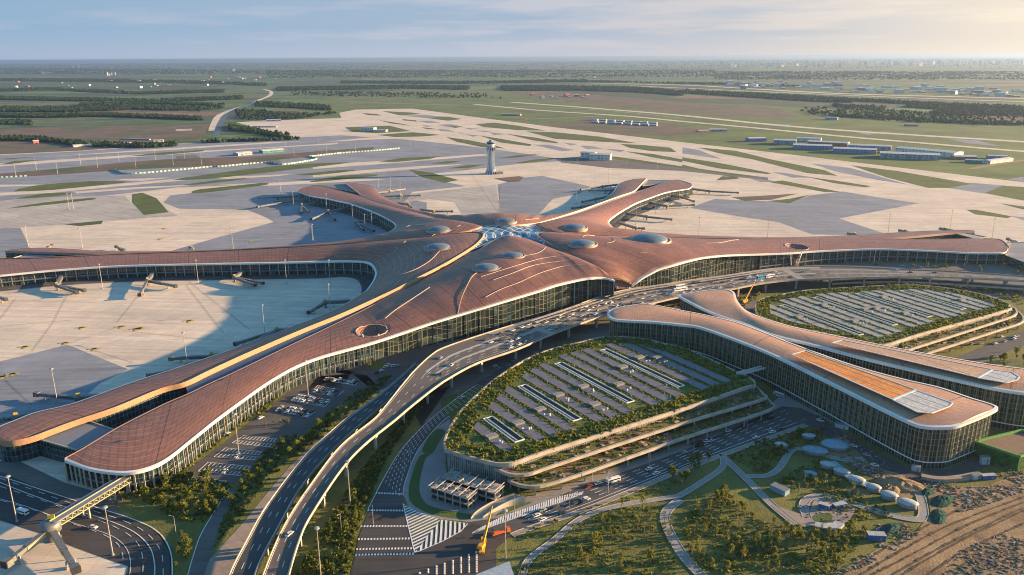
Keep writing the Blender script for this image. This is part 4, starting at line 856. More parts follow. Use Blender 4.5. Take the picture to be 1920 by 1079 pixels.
# ------------------------------------------------------------ terraced car parks
M['pwall'] = facade_mat('louvred_wall', (0.10, 0.12, 0.13), (0.25, 0.25, 0.24), 1.5, 5.0, .7, .35, rough=.6)
M['terr'] = grassy('terrace_soil', (0.06, 0.07, 0.02), (0.15, 0.15, 0.035), (0.28, 0.15, 0.10), 0.12, 0.52)
M['rgreen'] = grassy('roof_planting', (0.055, 0.085, 0.015), (0.14, 0.16, 0.02), (0.09, 0.07, 0.03), 0.15, 0.66)
M['raw0'] = plain('stair_hut_concrete', (0.30, 0.27, 0.24), .8); M['panel'] = plain('dark_violet_panels', (0.145, 0.135, 0.165), .6, 0, .12, .5)
def panelmat(name, col):
    t = NT(name); p = t.pos(); br = t.n('ShaderNodeTexBrick'); t.put(br.inputs['Vector'], t.map(p, (1, 1, 0), PARK_A)); br.offset = .5
    for i, cc in ((1, col), (2, tuple(c * .6 for c in col)), (3, tuple(c * .35 for c in col))): t.put(br.inputs[i], cc)
    br.inputs['Scale'].default_value = 1; br.inputs['Mortar Size'].default_value = .12; br.inputs['Brick Width'].default_value = 4.5; br.inputs['Row Height'].default_value = 2.2
    n = t.noise(p, .2, 4); return t.done(t.mix(t.step(n, .3, .7), tuple(c * .8 for c in col), br.outputs[0]), .6)
def leafmat(name, a, b, sc=.35):
    t = NT(name); p = t.pos(); n = t.noise(p, sc, 3, .6); w = t.n('ShaderNodeTexWhiteNoise', noise_dimensions='3D'); v = t.n('ShaderNodeVectorMath', operation='SNAP'); t.put(v.inputs[0], p); v.inputs[1].default_value = (.7, .7, .7); t.put(w.inputs['Vector'], v.outputs[0])
    k = t.mix(t.step(t.math('ADD', t.math('MULTIPLY', n, .7), t.math('MULTIPLY', w.outputs[0], .3)), .32, .68), a, b); t.done(k, .9, spec=.2); tr = t.n('ShaderNodeBsdfTranslucent'); t.put(tr.inputs[0], k); mx = t.n('ShaderNodeMixShader'); mx.inputs[0].default_value = .38; t.t.links.new(t.b.outputs[0], mx.inputs[1]); t.t.links.new(tr.outputs[0], mx.inputs[2]); t.t.links.new(mx.outputs[0], t.t.nodes['Material Output'].inputs[0]); return t.m
M['leaf'] = leafmat('leaf_green', (0.065, 0.09, 0.015), (0.23, 0.24, 0.04)); M['leafy'] = leafmat('leaf_yellow', (0.12, 0.13, 0.01), (0.30, 0.27, 0.02)); M['leafd'] = leafmat('leaf_dark', (0.045, 0.07, 0.015), (0.15, 0.175, 0.032)); M['leafo'] = leafmat('leaf_olive', (0.10, 0.11, 0.022), (0.30, 0.28, 0.06)); M['leafr'] = leafmat('leaf_russet', (0.11, 0.07, 0.025), (0.19, 0.13, 0.05))
def tufts(b, pts, z, s0, s1, m=0, k=5, h=1.0):
    """leaf-clump faces piled into small mounds at the given plan points"""
    for (x, y) in pts:
        r = random.uniform(s0, s1)
        for _ in range(k):
            a = random.uniform(0, 6.283); q = r * random.uniform(0, .8); cz = random.uniform(.15, .95) * r * h; s = r * random.uniform(.35, .6)
            c = Vector((x + q * math.cos(a), y + q * math.sin(a), z + cz)); t = Vector((random.gauss(0, 1), random.gauss(0, 1), random.gauss(0, .6))).normalized(); w = t.cross(Vector((random.gauss(0, 1), random.gauss(0, 1), random.gauss(0, 1)))).normalized()
            b.quad(c - t * s - w * s * .7, c + t * s * .8 - w * s, c + t * s + w * s * .8, c - t * s * .7 + w * s, m)
def carpark(label, roofpts, z, terr, dirp, panelcol, rowcol, seed, hedge_w, terrz):
    random.seed(seed)
    P = [Vector((p.x, p.y, z)) for p in U([q[:2] for q in smooth_px(roofpts, 4, True)], z)]
    sg = 1 if sum((P[i].x - P[i - 1].x) * (P[i].y + P[i - 1].y) for i in range(len(P))) > 0 else -1   # outward side
    c = sum(P, Vector()) / len(P); r = empty('car_park_building', (c.x, c.y, 0), label=label, category='car park'); r['_o'] = (c.x, c.y, 0.0)
    b = MB(); Wp = offset(P, -1.5 * sg, True); b.wall(Wp, .1, z - 1.2, 0, closed=True); tb(b, 'wall', [M['pwall']], r)
    b = MB(); b.poly(P, 0, z); rf = tb(b, 'roof_garden', [M['rgreen']], r); rf['_o'] = tuple(r.location)
    b = MB(); O = offset(P, .6 * sg, True); I = offset(P, -.7 * sg, True)
    for i in range(len(P)):
        j = (i + 1) % len(P); h, l = Vector((0, 0, 1.1)), Vector((0, 0, -1.4)); b.quad(I[i] + h, I[j] + h, O[j] + h, O[i] + h); b.quad(O[i] + h, O[j] + h, O[j] + l, O[i] + l); b.quad(I[i], I[j], I[j] + h, I[i] + h); b.quad(O[i] + l, O[j] + l, Wp[j] + l, Wp[i] + l)
    tb(b, 'parapet', [M['vconc']], rf)
    for ti, (tp, tz) in enumerate(terr):
        T = [Vector((p.x, p.y, tz)) for p in U([q[:2] for q in smooth_px(tp, 4)], tz)]; n = len(T); cx = c.copy(); cx.z = tz
        inner = [t_.lerp(cx, .32) for t_ in T]
        b = MB(); e = Vector((0, 0, 0))
        for i in range(n - 1): b.quad(T[i], T[i + 1], inner[i + 1], inner[i])
        te = tb(b, 'terrace', [M['terr']], r); te['_o'] = tuple(r.location)
        b = MB(); o2 = offset(T, 1.3); i2 = offset(T, -.2)
        if (o2[n // 2] - c).length < (i2[n // 2] - c).length: o2, i2 = offset(T, -1.3), offset(T, .2)
        for i in range(n - 1):
            h, l = Vector((0, 0, .9)), Vector((0, 0, -1.0)); b.quad(i2[i] + h, i2[i + 1] + h, o2[i + 1] + h, o2[i] + h); b.quad(o2[i] + h, o2[i + 1] + h, o2[i + 1] + l, o2[i] + l); b.quad(i2[i], i2[i + 1], i2[i + 1] + h, i2[i] + h); b.quad(o2[i] + l, o2[i + 1] + l, i2[i + 1] + l, i2[i] + l)
        tb(b, 'parapet', [M['vconc']], te)
        Q = resample(T, int(plen(T) / 16))
        for q in Q:
            b = MB(); q = q.lerp(cx, .012); b.bar(Vector((q.x, q.y, .1)), Vector((q.x, q.y, tz - .9)), .9); tb(b, 'column', [M['vconc']], te)
        b = MB()
        wid = 17.0
        L_ = plen(T); Tm = resample(T, int(L_ / 7))
        for q in Tm:
            dd = (cx - q); dd.z = 0; dd.normalize()
            for _ in range(6):
                s = q + dd * random.uniform(2.5, wid * .8); s += Vector((random.uniform(-2, 2), random.uniform(-2, 2), 0))
                if random.random() < .14: b2 = MB(); b2.box((s.x, s.y, tz + .35), (random.uniform(2, 5), random.uniform(1.2, 2.4), .7), terr_ang(T) + (1.57 if random.random() < .4 else 0)); tb(b2, 'planter_box', [M['pink']], te)
                else: tufts(b, [(s.x, s.y)], tz, .6, 1.6, random.choice((0, 0, 0, 2, 1)), 6)
        tb(b, 'terrace_shrubs', [M['leaf'], M['leafy'], M['leafo']], te, kind='stuff')
        b = MB(); b.wall([t_.lerp(cx, .09) for t_ in T], .1, tz - 1.0, 0); tb(b, 'wall', [M['pwall']], te)
    # planted rows, dark panel strips and long light wells
    d = (un(*dirp[1], z) - un(*dirp[0], z)); d.z = 0; d.normalize(); nrm = Vector((-d.y, d.x, 0))
    PI_ = offset(P, -hedge_w * sg, True); ws = [(p - c).dot(nrm) for p in PI_]; w = min(ws) + 2; k = 0
    M['pan' + str(seed)] = panelmat('roof_panels', panelcol)
    hed = MB(); cz = Vector((c.x, c.y, z)); holes = []
    while w < max(ws) - 3:
        slot = (k % 4 == 2); pw = 7.8 if not slot else 8.5
        q = clip_strip(PI_, cz, d, nrm, w, w + pw)
        if q and (q[1] - q[0]).length > 14 and (q[2] - q[3]).length > 10:
            for p in q: p.z = z
            if slot:
                L_ = (q[1] - q[0]).length; nseg = max(1, int(L_ / 62)); b = MB(); a0 = q[0] + nrm * .6; wl = pw - 1.2
                for s in range(nseg):
                    s0, s1 = L_ * (s + .08) / nseg, L_ * (s + .88) / nseg
                    e0, e1 = a0 + d * s0, a0 + d * s1; e2, e3 = e1 + nrm * wl, e0 + nrm * wl
                    up, lo = Vector((0, 0, .7)), Vector((0, 0, .12)); b.quad(e0 + lo + nrm * 2.6, e1 + lo + nrm * 2.6, e2 + lo - nrm * .8, e3 + lo - nrm * .8, 1); b.quad(e0 + lo, e1 + lo, e1 + lo + nrm * 2.6, e0 + lo + nrm * 2.6, 2)
                    for (x, y) in ((e0, e1), (e1, e2), (e2, e3), (e3, e0)): b.bar(x + up * .5, y + up * .5, .45, .7, 0)
                    b.bar(e0 + nrm * 2.6 + up * .5, e1 + nrm * 2.6 + up * .5, .3, .6, 0)
                tb(b, 'light_well', [M['fascia'], M['dark'], M['dome']], rf)
            else:
                b = MB(); up = Vector((0, 0, .5)); b.quad(*[p + up for p in q]); b.wall([p + up for p in q], z + .05, z + .5, 0, closed=True); tb(b, 'panel_strip', [M['pan' + str(seed)]], rf)
                if random.random() < .6:
                    f = random.uniform(.25, .8); s = q[0].lerp(q[1], f) + nrm * pw * .5; b = MB(); b.box((s.x, s.y, z + .95), (4.2, 7.0, 1.3), math.atan2(d.y, d.x), 1); b.box((s.x, s.y, z + 1.75), (5.0, 7.8, .25), math.atan2(d.y, d.x)); b.box((s.x, s.y, z + 1.93), (1.2, 4.5, .1), math.atan2(d.y, d.x), 1)
                    tb(b, 'stair_hut', [M['raw0'], M['flat']], rf)
                    for _ in range(3):
                        v = s + d * random.uniform(8, 12) + nrm * random.uniform(-3, 3); b = MB(); b.lathe([(.4, 0), (.4, .7), (.7, .9), (.6, 1.3), (.1, 1.5)], 8, (v.x, v.y, z + .5)); tb(b, 'vent_cowl', [M['fascia']], rf)
        gap = 4.2; q = clip_strip(PI_, cz, d, nrm, w + pw + .5, w + pw + gap - .5)
        if q:
            L_ = (q[1] - q[0]).length
            for s in range(int(L_ / 1.9)):
                x = q[0].lerp(q[1], (s + random.random()) / (L_ / 1.9)) + nrm * random.uniform(.2, gap - 1); tufts(hed, [(x.x, x.y)], z + .1, .6, 1.3, random.choice((0, 0, 2, 0, 2, 1 if random.random() < .2 else 0)), 5)
        w += pw + gap; k += 1
    A = scatter([(p.x, p.y) for p in P], 6500, np.random.default_rng(seed)); ins = inpoly(A[:, 0], A[:, 1], [(p.x, p.y) for p in PI_])
    for (x, y) in A[~ins]:
        n = math.sin(x * .05 + 1) + math.sin(y * .07 + x * .03)
        tufts(hed, [(x, y)], z + .05, .6, 1.7, 1 if n > 1.1 else (2 if n < -.8 else 0), 5)
    tb(hed, 'roof_planting', [M['leaf'], M['leafy'], M['leafo']], rf, kind='stuff')
    return r
def terr_ang(T): d = T[-1] - T[0]; return math.atan2(d.y, d.x)
_a, _b = un(950, 722, 16), un(1087, 809, 16); PARK_A = -math.atan2(_b.y - _a.y, _b.x - _a.x)
carpark('oval terraced car park nearest the toll road with planted roof and dark panel strips', PX('834,828 840,812 857,782 880,756 903,735 923,717 973,683 1023,660 1090,643 1140,633 1207,637 1240,645 1280,654 1313,667 1377,697 1400,707 1414,717 1413,725 1397,728 1279,768 1023,848 973,866 948,871 923,869 880,858 840,846 834,838'), 16,
        [(PX('925,876 938,882 960,890 990,889 1040,872 1279,794 1423,751 1429,740 1413,724'), 11.5), (PX('955,900 965,906 990,912 1023,909 1100,885 1279,822 1437,771 1443,756 1427,740'), 7.0)], ((950, 722), (1087, 809)), (0.19, 0.175, 0.205), None, 11, 15, 0)
_a, _b = un(1440, 560, 16), un(1600, 615, 16)
carpark('oval terraced car park beyond the office blocks with pale panel strips', PX('1417,580 1419,568 1438,559 1469,553 1511,546 1573,542 1666,537 1728,537 1791,544 1850,556 1889,571 1891,577 1882,584 1730,626 1659,648 1630,646 1563,630 1480,613 1425,594'), 16,
        [(PX('1895,575 1904,582 1900,592 1860,606 1700,657'), 11.5), (PX('1908,585 1917,596 1912,606 1870,620 1737,663'), 7.0)], ((1470, 560), (1640, 622)), (0.42, 0.41, 0.41), None, 12, 13, 0)
# ------------------------------------------------------------ control tower
def at(x, y, z=0): return un(x, y, z)
def place(o, v, z=0): o.location = (v.x, v.y, z); return o
p = at(921, 326.5); tw = empty('control_tower', (p.x, p.y, .2), label='slender white flared air traffic control tower on the far apron', category='control tower')
prof = [(15, 0), (11.8, 4), (9.4, 10), (7.8, 18), (6.9, 28), (6.7, 38), (7.4, 46), (9.2, 54), (11, 59.5), (10.6, 60.3), (7.6, 60.5)]
M['tshaft'] = plain('tower_concrete', (0.17, 0.25, 0.34), .6, 0, .08, .2); M['tfin'] = plain('white_tower_ribs', (0.72, 0.72, 0.72), .5)
b = MB(); b.lathe([(r * .86, z) for r, z in prof], 28, cap=False); b.build('shaft', M['tshaft'], tw, True)
b = MB()
for k in range(14):
    a = 2 * math.pi * k / 14
    for i in range(len(prof) - 3):
        (r1, z1), (r2, z2) = prof[i], prof[i + 1]; b.bar((r1 * math.cos(a), r1 * math.sin(a), z1), (r2 * math.cos(a), r2 * math.sin(a), z2), .9, 1.5)
b.build('ribs', M['tfin'], tw)
b = MB()
for k in range(14):
    a = 2 * math.pi * (k + .5) / 14; b.bar((8.6 * math.cos(a), 8.6 * math.sin(a), 51.5), (10.3 * math.cos(a), 10.3 * math.sin(a), 59), 1.9, .5)
b.build('window_slots', M['dark'], tw)
b = MB(); b.lathe([(7.5, 60.3), (7.2, 63), (9.6, 64.2), (9.6, 65.4), (8.2, 65.5)], 24); b.build('gallery', M['tfin'], tw, True)
b = MB(); b.lathe([(7.8, 65.5), (9.0, 69.3)], 24); b.build('cab_glass', M['dark'], tw)
b = MB(); b.lathe([(9.8, 69.3), (9.8, 70.3), (6.5, 71.2), (4.2, 71.3), (4.0, 73.6), (3.2, 74.6)], 24); b.build('cab_roof', M['tshaft'], tw, True)
p = at(936, 327); t = empty('tower_annex', (p.x, p.y, .2), label='low dark service building at the foot of the control tower', category='building'); b = MB(); b.box((0, 0, 2.5), (16, 10, 5), .3); b.build('wall', M['flat'], t); b = MB(); b.box((0, 0, 5.25), (17, 11, .5), .3); b.box((2, 1, 6.3), (4, 3, 1.6), .3); b.build('roof', M['vconc'], t)
# ------------------------------------------------------------ jet bridges
M['jet'] = plain('jet_bridge_metal', (0.17, 0.175, 0.17), .5, .2); M['jetg'] = plain('jet_bridge_glass', (0.05, 0.07, 0.08), .2); M['yel'] = plain('yellow_sign', (0.75, 0.52, 0.03), .5, 0, .04)
def jetb(px, label, group, wz=5.6):
    A = at(*px[0], wz); Rr = at(*px[1], wz - .3); r = empty('jet_bridge', (Rr.x, Rr.y, .2), label=label, category='jet bridge', group=group); o = Vector((Rr.x, Rr.y, 0)); a = A - o; q = Vector((0, 0, wz - .5))
    e = (a - q); e.z = 0; e.normalize(); a = a + e * 5
    b = MB(); b.bar(a, q, 3.4, 3.0); b.bar(a + Vector((0, 0, 1.7)), q + Vector((0, 0, 1.7)), 3.9, .3, 1); b.build('walkway', [M['jet'], M['flat']], r)
    n = max(1, int((a - q).length / 14)); b = MB()
    for k in range(n): s = q.lerp(a, (k + .5) / (n + .5)); b.bar(Vector((s.x, s.y, 0)), Vector((s.x, s.y, wz - 1.8)), .8)
    b.build('support_columns', M['vconc'], r)
    b = MB(); b.lathe([(2.6, 0), (2.6, .2), (1.0, .4), (1.0, wz - 2.4), (2.9, wz - 2.0), (2.9, wz + 1.4), (2.0, wz + 2)], 14); b.build('rotunda', M['jet'], r, True)
    b = MB(); b.box((0, 0, wz + 2.9), (2.6, .4, 1.7), .4); b.bar((0, 0, wz + 1.5), (0, 0, wz + 2.4), .3); b.build('gate_sign', M['yel'], r)
    for cp in px[2:]:
        c = at(*cp, 4.4) - o; c.z = 4.4; d = (c - q); ln = d.length; dn = d.normalized(); m = q.lerp(c, .55)
        b = MB(); b.bar(q, m, 2.7, 2.9); b.bar(q.lerp(c, .5), c, 2.3, 2.5); tn = b.build('tunnel', M['jet'], r)
        b = MB(); sd_ = Vector((-dn.y, dn.x, 0))
        for s in (-1, 1): b.bar(q + sd_ * 1.37 * s, m + sd_ * 1.37 * s, .06, 1.0)
        b.build('window_band', M['jetg'], tn)
        b = MB(); b.box((c.x, c.y, 4.4), (3.4, 3.6, 3.3), math.atan2(dn.y, dn.x), 0); w = c + dn * 1.9; b.box((w.x, w.y, 4.3), (.5, 3.9, 3.5), math.atan2(dn.y, dn.x), 1); b.build('cab', [M['jet'], M['dark']], r)
        g = q.lerp(c, .78); b = MB(); sd2 = Vector((-dn.y, dn.x, 0))
        for s in (-1, 1): b.bar(g + sd2 * 1.7 * s, Vector((g.x, g.y, .5)) + sd2 * 1.7 * s, .5); b.lathe([(.1, -.35), (.75, -.3), (.75, .3), (.1, .35)], 8, Vector((g.x, g.y, .75)) + sd2 * 1.7 * s)
        b.bar(Vector((g.x, g.y, 1)) + sd2 * 1.7, Vector((g.x, g.y, 1)) - sd2 * 1.7, .5); b.build('drive_column', M['vconc'], r)
    return r
JB = [('west bay', ['-20,543 -8,556 10,562', '115,521 107,536 143,549 157,545', '287,514 277,527 328,537 262,553', '467,503 440,521 477,535 492,531']),
      ('shaded inner side of the near left pier', ['648,566 610,568 580,586', '555,618 520,621 443,645 461,648', '425,665 397,669 322,673', '378,683 350,690 280,705', '172,745 147,747 70,740', '48,780 30,784 4,788']),
      ('west side of the far left pier', ['575,367 545,369 522,373 487,372', '592,374 550,377 520,378 484,388', '605,378 566,386 565,399 578,397', '655,390 616,398 585,411 628,412', '707,411 668,418 682,431 700,433']),
      ('sunlit side of the far left pier', ['706,362 730,359 758,355', '726,369 752,368 786,367', '750,382 766,384 770,390', '793,394 812,397 847,397']),
      ('shaded side of the far right pier', ['1160,347 1130,350 1090,356', '1155,357 1135,358 1105,358', '1142,369 1117,374 1093,379', '1108,386 1090,389 1074,391']),
      ('sunlit side of the far right pier', ['1297,355 1330,359 1383,362', '1245,366 1275,369 1300,378', '1212,379 1250,387 1262,381 1300,385', '1175,401 1213,407 1258,412', '1165,420 1192,428 1206,429']),
      ('north side of the right pier', ['1608,442 1602,440.5 1592,439', '1705,437 1698,434.5 1688,433', '1780,432 1772,430.5 1764,429.5', '1893,465 1905,455 1890,449']),
      ('north side of the left pier', ['233,470 226,467.5 218,463', '360,470 360,467 357,465', '88,467 92,464.5 97,461'])]
WHERE = ['beside the bay corner', 'second from the pier tip', 'midway along the pier', 'nearest the pier tip', 'at the far end', 'close to the root of the pier']
for reg, lst in JB:
    n = len(lst)
    for i, s in enumerate(lst):
        ordw = {0: 'first', 1: 'second', 2: 'third', 3: 'fourth', 4: 'fifth', 5: 'sixth'}[i]; side = 'from the left' if reg in ('west bay', 'north side of the right pier') else ('from the hall' if False else 'from the far end' if 'near' in reg or 'far' in reg else 'in its row')
        jetb(PX(s), 'jet bridge, %s, %s %s' % (reg, ordw, side), 'jet bridges round the piers', 5.6)
# big fixed gangway with truss side at lower left
A, B = at(237, 903, 7), at(95, 990, 7); c = A.lerp(B, .5); r = empty('boarding_gangway', (c.x, c.y, .2), label='long elevated boarding gangway with yellow truss side crossing the service road', category='gangway'); o = Vector((c.x, c.y, 0)); a, q = A - o, B - o
M['truss'] = plain('yellow_green_steel', (0.38, 0.35, 0.19), .5)
b = MB(); d = (q - a).normalized(); sd_ = Vector((-d.y, d.x, 0)); a = a - d * 6
b.bar(a, q, 7.0, .6); b.bar(a + Vector((0, 0, 3.4)), q + Vector((0, 0, 3.4)), 7.6, .5, 1); b.bar(a + Vector((0, 0, 3.9)), q + Vector((0, 0, 3.9)), .5, .6, 2); b.bar(a + Vector((0, 0, 1.7)), q + Vector((0, 0, 1.7)), 6.2, 2.9, 3); b.build('walkway', [M['vconc'], M['flat'], M['truss'], M['jetg']], r)
b = MB(); n = 16
for s in (-1, 1):
    for z_ in (.2, 3.2): b.bar(a + sd_ * 3.6 * s + Vector((0, 0, z_)), q + sd_ * 3.6 * s + Vector((0, 0, z_)), .4)
    for k in range(n):
        u, w = a.lerp(q, k / n) + sd_ * 3.6 * s, a.lerp(q, (k + 1) / n) + sd_ * 3.6 * s; b.bar(u + Vector((0, 0, .2)), w + Vector((0, 0, 3.2)), .28); b.bar(w, w + Vector((0, 0, 3.2)), .28)
b.build('truss', M['truss'], r)
b = MB()
for f in (.12, .3, .62, .97): s = a.lerp(q, f); [b.bar(Vector((s.x, s.y, 0)) + sd_ * 2.5 * e, s + sd_ * 2.5 * e, 1.0) for e in (-1, 1)]
b.build('columns', M['vconc'], r)
b = MB(); b.lathe([(4.4, 0), (4.4, .2), (3.2, .3), (3.2, 4.4), (5.2, 5), (5.2, 10), (4, 10.5)], 16, q + Vector((0, 0, -7))); b.build('rotunda', M['jet'], r, True)
b = MB(); b.box((q.x, q.y + 2, 12.4), (3.4, .5, 2.0), .2); b.bar(q + Vector((0, 0, 3)), q + Vector((0, 2, 4.4)), .3); b.build('gate_sign', M['yel'], r)
for cp, nm in (((14, 1056), 'left'), ((141, 1067), 'near')):
    cq = at(*cp, 4.4) - o; cq.z = 4.4; q0 = q - Vector((0, 0, 1)); b = MB(); b.bar(q0, q0.lerp(cq, .6), 3.1, 3.1); b.bar(q0.lerp(cq, .5), cq, 2.6, 2.7); tn = b.build('tunnel', M['jet'], r); dn = (cq - q0).normalized(); s2 = Vector((-dn.y, dn.x, 0)); b = MB()
    for s in (-1, 1): b.bar(q0 + s2 * 1.57 * s, q0.lerp(cq, .6) + s2 * 1.57 * s, .06, 1.3)
    b.build('window_band', M['truss'], tn); b = MB(); b.box((cq.x, cq.y, 4.4), (3.8, 4.2, 3.5), math.atan2(dn.y, dn.x)); w = cq + dn * 2.1; b.box((w.x, w.y, 4.3), (.5, 4.4, 3.7), math.atan2(dn.y, dn.x), 1); b.build('cab', [M['jet'], M['dark']], r)
    g = q0.lerp(cq, .8); b = MB(); [b.bar(g + s2 * 2 * s, Vector((g.x, g.y, .3)) + s2 * 2 * s, .6) for s in (-1, 1)]; b.bar(Vector((g.x, g.y, .8)) + s2 * 2.2, Vector((g.x, g.y, .8)) - s2 * 2.2, 1.2); b.build('drive_column', M['vconc'], r)
# ------------------------------------------------------------ light masts
M['mast'] = plain('galvanised_pole', (0.42, 0.39, 0.35), .5, .3); M['lamp'] = plain('lamp_housing', (0.40, 0.38, 0.35), .4)
def mast(h, name='light_mast', head=1.35):
    r = empty(name, (0, 0, 0)); b = MB(); b.lathe([(.8, 0), (.8, .5), (.36, .6), (.17, h)], 8); b.build('pole', M['mast'], r)
    b = MB(); b.lathe([(head * .25, h), (head, h + .2), (head, h + .7), (head * .3, h + .9)], 10)
    b.build('lamp_head', M['lamp'], r); return r
MST = CZ(0, 400, '578,425 1117,400 1613,400 1858,400 1857,550 1490,680 1053,850 325,1075 160,190 465,200 1312,200 1760,175')[0] + CZ(0, 80, '205,715 325,740 90,750 550,705 765,705 975,690 1040,655 1135,690 670,670 875,660 455,690 390,940 415,940 1580,860 1650,930 1838,945 1610,610 1470,620 1655,640 1795,600 1838,625')[0] + CZ(640, 80, '80,610 230,600 390,590 530,580 690,575 1230,670 1330,690 1605,700 1778,710 210,820 278,840')[0] + PX('551,390 613,397 662,420 698,437 685,438 588,459 528,372 751,374 1115,364 1081,382 1026,403 1141,345 1192,422 1229,401 1273,382 1310,445 1439,445 1665,438 1781,431 1860,447 1638,497 1808,500 448,852 578,742 32,979 212,1042 602,1085 657,949 948,1049')
m0 = None
def region(x, y):
    if y > 600: return 'in the foreground landside' if x > 300 else 'beside the near left pier'
    if y > 480: return 'in the west bay' if x < 700 else 'before the right pier'
    if y > 410: return 'on the apron north of the left pier' if x < 700 else 'on the apron north of the right pier'
    if y > 340: return 'by the far left pier' if x < 800 else 'by the far right pier'
    return 'on the far apron left of the control tower' if x < 900 else 'on the far apron right of the control tower'
def nearlab(lst, i, fmt):
    """ordinal of item i within its region, counted from the left"""
    reg = region(*lst[i]); ids = sorted([j for j in range(len(lst)) if region(*lst[j]) == reg], key=lambda j: lst[j][0]); k = ids.index(i)
    O_ = ['leftmost', 'second from left', 'third from left', 'fourth from left', 'fifth from left', 'sixth from left', 'seventh from left', 'eighth from left', 'ninth from left', 'tenth from left']
    n = len(ids)
    s = 'rightmost' if k == n - 1 and n > 1 else O_[k] if k < 10 else (O_[n - 1 - k].replace('left', 'right') if n - 1 - k < 10 else 'middle')
    return fmt % (s, reg)
for i, (x, y) in enumerate(MST):
    v = at(x, y); lab = nearlab(MST, i, 'tall slim light mast, %s %s'); tg = dict(label=lab, category='light mast', group='light masts')
    if m0 is None:
        m0 = mast(28); proto(m0); m0['label'] = lab; m0['category'] = 'light mast'; m0['group'] = 'light masts'; place(m0, v, .3)
    else: dup(m0, (v.x, v.y, .3), 0, 1.0 if y > 330 else .95, **tg)
# street lamps along the roads
SLP = PX('965,962 1068,956 1140,920 1140,925 1110,908 1218,876 1300,850 1400,812 770,872 755,905 800,815 700,985 330,1000 640,995 1500,812 760,880 860,760')
s0 = None
for i, (x, y) in enumerate(SLP):
    v = at(x, y); lab = nearlab(SLP, i, 'slim street lamp beside the roads, %s %s') if i else 'slim curved street lamp beside the striped ramp mouth'
    if s0 is None:
        s0 = empty('street_lamp', (v.x, v.y, .4)); b = MB(); b.lathe([(.22, 0), (.1, 10)], 6); b.bar((0, 0, 10), (2.2, 0, 10.6), .14); b.build('pole', M['mast'], s0); b = MB(); b.box((2.4, 0, 10.55), (1.1, .4, .2)); b.build('lamp_head', M['lamp'], s0); proto(s0); s0['label'] = lab; s0['category'] = 'street lamp'; s0['group'] = 'street lamps'
    else: dup(s0, (v.x, v.y, .4), i * 1.3, 1, label=lab, category='street lamp', group='street lamps')
# ------------------------------------------------------------ vehicles
PAINT = {'white': (0.75, 0.75, 0.74), 'silver': (0.42, 0.43, 0.45), 'black': (0.025, 0.025, 0.03), 'dark grey': (0.09, 0.095, 0.10), 'red': (0.32, 0.04, 0.03), 'blue': (0.04, 0.10, 0.25)}
M['tyre'] = plain('tyre_rubber', (0.02, 0.02, 0.02), .9); M['cglass'] = plain('car_glass', (0.02, 0.025, 0.03), .1)
def carproto(col):
    r = empty('parked_car', (0, 0, 0)); mt = plain(col.replace(' ', '_') + '_car_paint', PAINT[col], .25, .1, .03)
    b = MB(); pr = [(-2.3, .35), (-2.35, .75), (-2.0, .92), (-1.0, .98), (.95, .95), (1.95, .82), (2.3, .62), (2.3, .32)]
    for s in (-1, 1):
        pass
    n = len(pr)
    for i in range(n):
        (x1, z1), (x2, z2) = pr[i], pr[(i + 1) % n]; w1 = .9; b.quad(Vector((x1, -w1, z1)), Vector((x2, -w1, z2)), Vector((x2, w1, z2)), Vector((x1, w1, z1)))
    for s in (-.9, .9): b.v += [Vector((x, s, z)) for x, z in pr]; k = len(b.v) - n; b.f.append(tuple(range(k, k + n)) if s < 0 else tuple(reversed(range(k, k + n)))); b.m.append(0)
    b.build('body', mt, r)
    b = MB(); b.box((-.35, 0, 1.2), (2.7, 1.6, .5), 0, 0, .78); g = b.build('windows', M['cglass'], r); b = MB(); b.box((-.35, 0, 1.47), (1.95, 1.22, .06)); b.build('roof', mt, r)
    for sx in (-1.45, 1.45):
        for sy in (-.82, .82):
            b = MB(); k = 8
            P = [Vector((sx + .33 * math.cos(q * 6.283 / k), sy, .33 + .33 * math.sin(q * 6.283 / k))) for q in range(k)]; Q = [p_ + Vector((0, .2 if sy > 0 else -.2, 0)) for p_ in P]
            for q in range(k): b.quad(P[q], P[(q + 1) % k], Q[(q + 1) % k], Q[q])
            b.v += Q; b.f.append(tuple(range(len(b.v) - k, len(b.v)))); b.m.append(0); b.build('wheel', M['tyre'], r)
    return proto(r)
CARS = {}
def car(col, v, z, rz, label, group, sc=1.1):
    if col not in CARS:
        r = carproto(col); CARS[col] = r; r.location = (v.x, v.y, z); r.rotation_euler = (0, 0, rz); r.scale = (sc,) * 3; r['label'] = label; r['category'] = 'car'; r['group'] = group; return r
    return dup(CARS[col], (v.x, v.y, z), rz, sc, label=label, category='car', group=group)
random.seed(11)
COLW = ['white'] * 18 + ['silver'] * 8 + ['black'] * 5 + ['dark grey'] * 5 + ['red']
spots = []
for _ in range(900):
    t_ = random.choice((.21, .25, .37, .42, .47, .65, .70, .78, .86)); f = random.uniform(.30, .88) if random.random() < .88 else random.uniform(.05, .99); f2 = f * (len(DA) - 1); i = min(int(f2), len(DA) - 2); a, c = DA[i].lerp(DA[i + 1], f2 - i), DB[i].lerp(DB[i + 1], f2 - i); v = a.lerp(c, t_)
    if f < .42 and random.random() < .5: continue
    if all((v - s[0]).length > 6.5 for s in spots): dd = DA[i + 1] - DA[i]; spots.append((v, math.atan2(dd.y, dd.x), f, t_))
    if len(spots) >= 118: break
